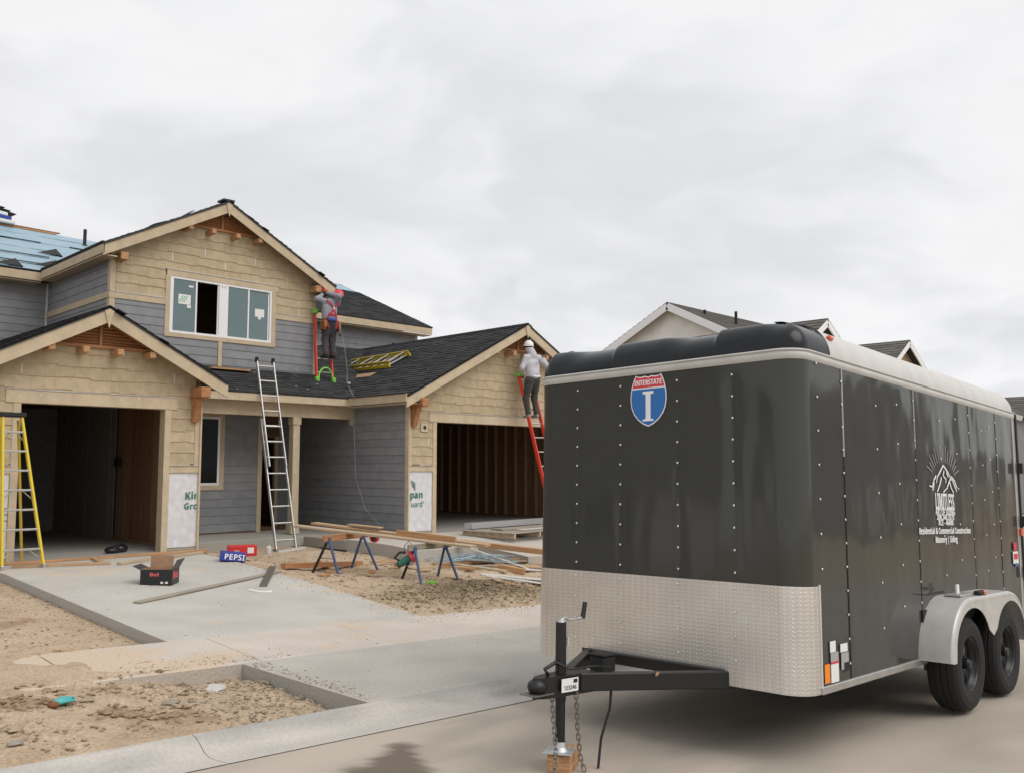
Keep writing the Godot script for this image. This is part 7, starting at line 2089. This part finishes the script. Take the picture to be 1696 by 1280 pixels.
# ---------------------------------------------------------------- roof loads and neighbours
func build_far() -> void:
	var t := thing("shingle_bundle", "stack of wrapped shingle bundles on the blue roof ridge", "bundle", Vector3(6.80, 7.93, -26.2), Basis(Vector3.UP, 0.1))
	for i in 3: bx("bundle", Vector3(-0.1 * i, 0.06 + i * 0.11, 0), Vector3(1.0, 0.10, 0.4), [M.sticker, M.soda_blue, M.sticker][i], t, Basis(Vector3.BACK, -0.04 * i), 0.02)
	for i in 3: bx("loose_shingle", Vector3(0.05 - 0.15 * i, 0.37 + i * 0.04, 0), Vector3(0.95, 0.012, 0.35), M.felt, t, Basis(Vector3.BACK, -0.16 + 0.05 * i))
	# neighbours along the street
	neighbour("white gabled house rising behind the trailer nose", Vector3(29.5, -1.05, -20.0), 9.0, 9.6, 8.95, 0.5, M.far_white, true, 31.7, 6.85)
	neighbour("grey roofed house with a tan front gable beyond the trailer roof", Vector3(40.6, -1.25, -20.5), 10.5, 8.5, 7.7, 0.45, M.far_tan, false, 42.6, 7.25)
	neighbour("low grey roofed house at the far right beyond the trailer", Vector3(56.5, -1.25, -19.5), 13.0, 9.0, 7.6, 0.42, M.far_grey, false, 62.0, 5.7)
	opposite("grey house left of the townhouse, mirrored in the trailer nose", Vector3(-11.5, 0.0, -15.0), 10, -9, 5.2, M.far_grey)
	# houses across the street, met only as reflections in the trailer side
	opposite("pale house across the street, mirrored in the trailer side", Vector3(76, -1.3, 20), 10, 9, 2.5, M.far_white)
	opposite("tan house across the street, mirrored in the rear half of the trailer", Vector3(94, -1.3, 22), 9, 9, 2.4, M.far_tan)
	opposite("grey house across the street, mirrored beside the tan one", Vector3(52, -1.3, 14), 12, 9, 5.4, M.far_grey)
	opposite("low tan house across the street, mirrored at the trailer rear", Vector3(116, -1.3, 25), 9, 9, 2.4, M.far_tan)

func coarse_roof(parent: Node3D, o: Vector3, U: Vector3, S: Vector3, lu: float, ls: float, tone: Color) -> void:
	var r := deck(parent, "roof", o, U, S, lu, ls, M.felt, 0.12)
	var k := MB.new(); k.colored = true
	var N := U.cross(S).normalized(); var w := Wall.new(o, U, N); w.V = S
	var s := 0.0
	while s < ls:
		var u := 0.0
		while u < lu:
			var tw := minf(rng.randf_range(0.4, 1.1), lu - u)
			k.col = tone * rng.randf_range(0.85, 1.15)
			lean_prism(k, [Vector2(u, s), Vector2(u + tw, s), Vector2(u + tw, minf(s + 0.30, ls)), Vector2(u, minf(s + 0.30, ls))], w, s, s + 0.30, 0.04, 0.015)
			u += tw
		s += 0.28
	stuff("shingle_courses", k, M.shingle_n, r)

# a house whose ridge runs along the street, gable end towards the viewer; `at` is the ground under the middle of that gable end
func neighbour(label: String, at: Vector3, lx: float, dz: float, ridge: float, s: float, m: Material, near: bool, fx: float, fy: float) -> void:
	var h := thing("neighbour_house", label, "house", at, Basis.IDENTITY, "houses down the street")
	var half := dz * 0.5
	var eave := ridge - s * half
	var c := 1.0 / sqrt(1.0 + s * s)
	bx("wall", Vector3(lx * 0.5, eave * 0.5, 0), Vector3(lx, eave, dz), m, h)
	for x in [0.0, lx]:
		var k := MB.new(); k.prism([Vector2(-half, eave), Vector2(half, eave), Vector2(0, ridge)], Vector3(x, 0, 0), Vector3.BACK, Vector3.UP, Vector3.LEFT, -0.05 if x == 0.0 else 0.0, 0.0 if x == 0.0 else 0.05); obj("gable_wall", k, m, h)
	var tone := Color(0.20, 0.19, 0.17)
	var o := 0.4
	coarse_roof(h, Vector3(-o, eave - s * o, half + o), Vector3.RIGHT, Vector3(0, s * c, -c), lx + 2 * o, (half + o) / c, tone)
	coarse_roof(h, Vector3(lx + o, eave - s * o, -half - o), Vector3.LEFT, Vector3(0, s * c, c), lx + 2 * o, (half + o) / c, tone)
	for e in [-1.0, 1.0]:
		var k := MB.new(); k.bar(Vector3(-o, ridge - 0.16, 0), Vector3(-o, eave - s * o - 0.16, e * (half + o)), 0.05, 0.28, Vector3.UP); obj("rake_board", k, M.vinyl, h)
	# front cross gable
	var g := Node3D.new(); g.name = "front_gable"; h.add_child(g)
	var gx := fx - at.x; var gyy := fy - at.y; var gw := 1.9; var gz := half + 0.2
	var k2 := MB.new(); k2.prism([Vector2(gx - gw, 0), Vector2(gx + gw, 0), Vector2(gx + gw, gyy - 0.6 * gw), Vector2(gx, gyy), Vector2(gx - gw, gyy - 0.6 * gw)], Vector3(0, 0, gz), Vector3.RIGHT, Vector3.UP, Vector3.BACK, -3.0, 0.0); obj("wall", k2, M.far_tan if not near else m, g)
	var c6 := 1.0 / sqrt(1.0 + 0.36)
	coarse_roof(g, Vector3(gx - gw - 0.3, gyy + 0.06 - 0.6 * (gw + 0.3), gz - 4.5), Vector3.BACK, Vector3(c6, 0.6 * c6, 0), 4.9, (gw + 0.3) / c6, tone)
	coarse_roof(g, Vector3(gx + gw + 0.3, gyy + 0.06 - 0.6 * (gw + 0.3), gz + 0.4), Vector3.FORWARD, Vector3(-c6, 0.6 * c6, 0), 4.9, (gw + 0.3) / c6, tone)
	for e in [-1.0, 1.0]:
		var k := MB.new(); k.bar(Vector3(gx, gyy - 0.08, gz + 0.38), Vector3(gx + e * (gw + 0.3), gyy - 0.08 - 0.6 * (gw + 0.3), gz + 0.38), 0.05, 0.24, Vector3.UP); obj("rake_board", k, M.vinyl, g)
	for e in [[0.30, 0.62], [0.55, 0.62], [0.42, 0.25]]:
		var wn := Node3D.new(); wn.name = "window"; h.add_child(wn, true)
		bx("frame", Vector3(lx * e[0], eave * e[1], half + 0.02), Vector3(1.2, 1.4, 0.06), M.vinyl, wn)
		bx("pane", Vector3(lx * e[0], eave * e[1], half + 0.055), Vector3(1.05, 1.25, 0.02), M.glass_dark, wn)
	bx("door", Vector3(lx * 0.75, 1.05, half + 0.03), Vector3(1.0, 2.1, 0.08), M.frame, h)
	if near:
		for p in [[2.1, 1.6, 0.55], [3.1, 2.4, 0.35], [0.9, 0.9, 0.2]]:
			var k := MB.new(); k.tube([Vector3(p[0], ridge - s * p[1], p[1]), Vector3(p[0], ridge - s * p[1] + p[2], p[1])], 0.06, 8); obj("vent_pipe", k, M.frame, h)

func opposite(label: String, at: Vector3, lx: float, dz: float, eave: float, m: Material) -> void:
	var h := thing("opposite_house", label, "house", at, Basis.IDENTITY, "houses across the street")
	var s := 0.5; var c := 1.0 / sqrt(1.0 + s * s); var half := lx * 0.5
	bx("wall", Vector3(0, eave * 0.5, dz * 0.5), Vector3(lx, eave, absf(dz)), m, h)
	var k := MB.new(); k.prism([Vector2(-half, eave), Vector2(0, eave + s * half), Vector2(half, eave)], Vector3.ZERO, Vector3.RIGHT, Vector3.UP, Vector3.BACK, minf(0.0, dz), maxf(0.0, dz)); obj("gable_wall", k, m, h)
	deck(h, "roof", Vector3(-half - 0.4, eave - s * 0.4 + 0.1, minf(0.0, dz) - 0.4), Vector3.BACK, Vector3(c, s * c, 0), absf(dz) + 0.8, (half + 0.4) / c, M.felt, 0.15)
	deck(h, "roof", Vector3(half + 0.4, eave - s * 0.4 + 0.1, maxf(0.0, dz) + 0.4), Vector3.FORWARD, Vector3(-c, s * c, 0), absf(dz) + 0.8, (half + 0.4) / c, M.felt, 0.15)
	var fz := -0.03 if dz > 0 else 0.03
	bx("garage_door", Vector3(-half * 0.4, 1.1, fz), Vector3(4.6, 2.2, 0.08), M.vinyl, h)
	bx("window", Vector3(half * 0.55, 1.5, fz), Vector3(1.4, 1.3, 0.08), M.glass_dark, h)

func _ready() -> void:
	rng.seed = 4242
	noise.seed = 7; noise.frequency = 1.0; noise.fractal_octaves = 3
	noise2.seed = 23; noise2.frequency = 1.0; noise2.fractal_octaves = 3
	set_up()
	materials()
	build_ground()
	build_house()
	build_far()
	build_trailer()
	build_ladders()
	build_yard()
	build_people()
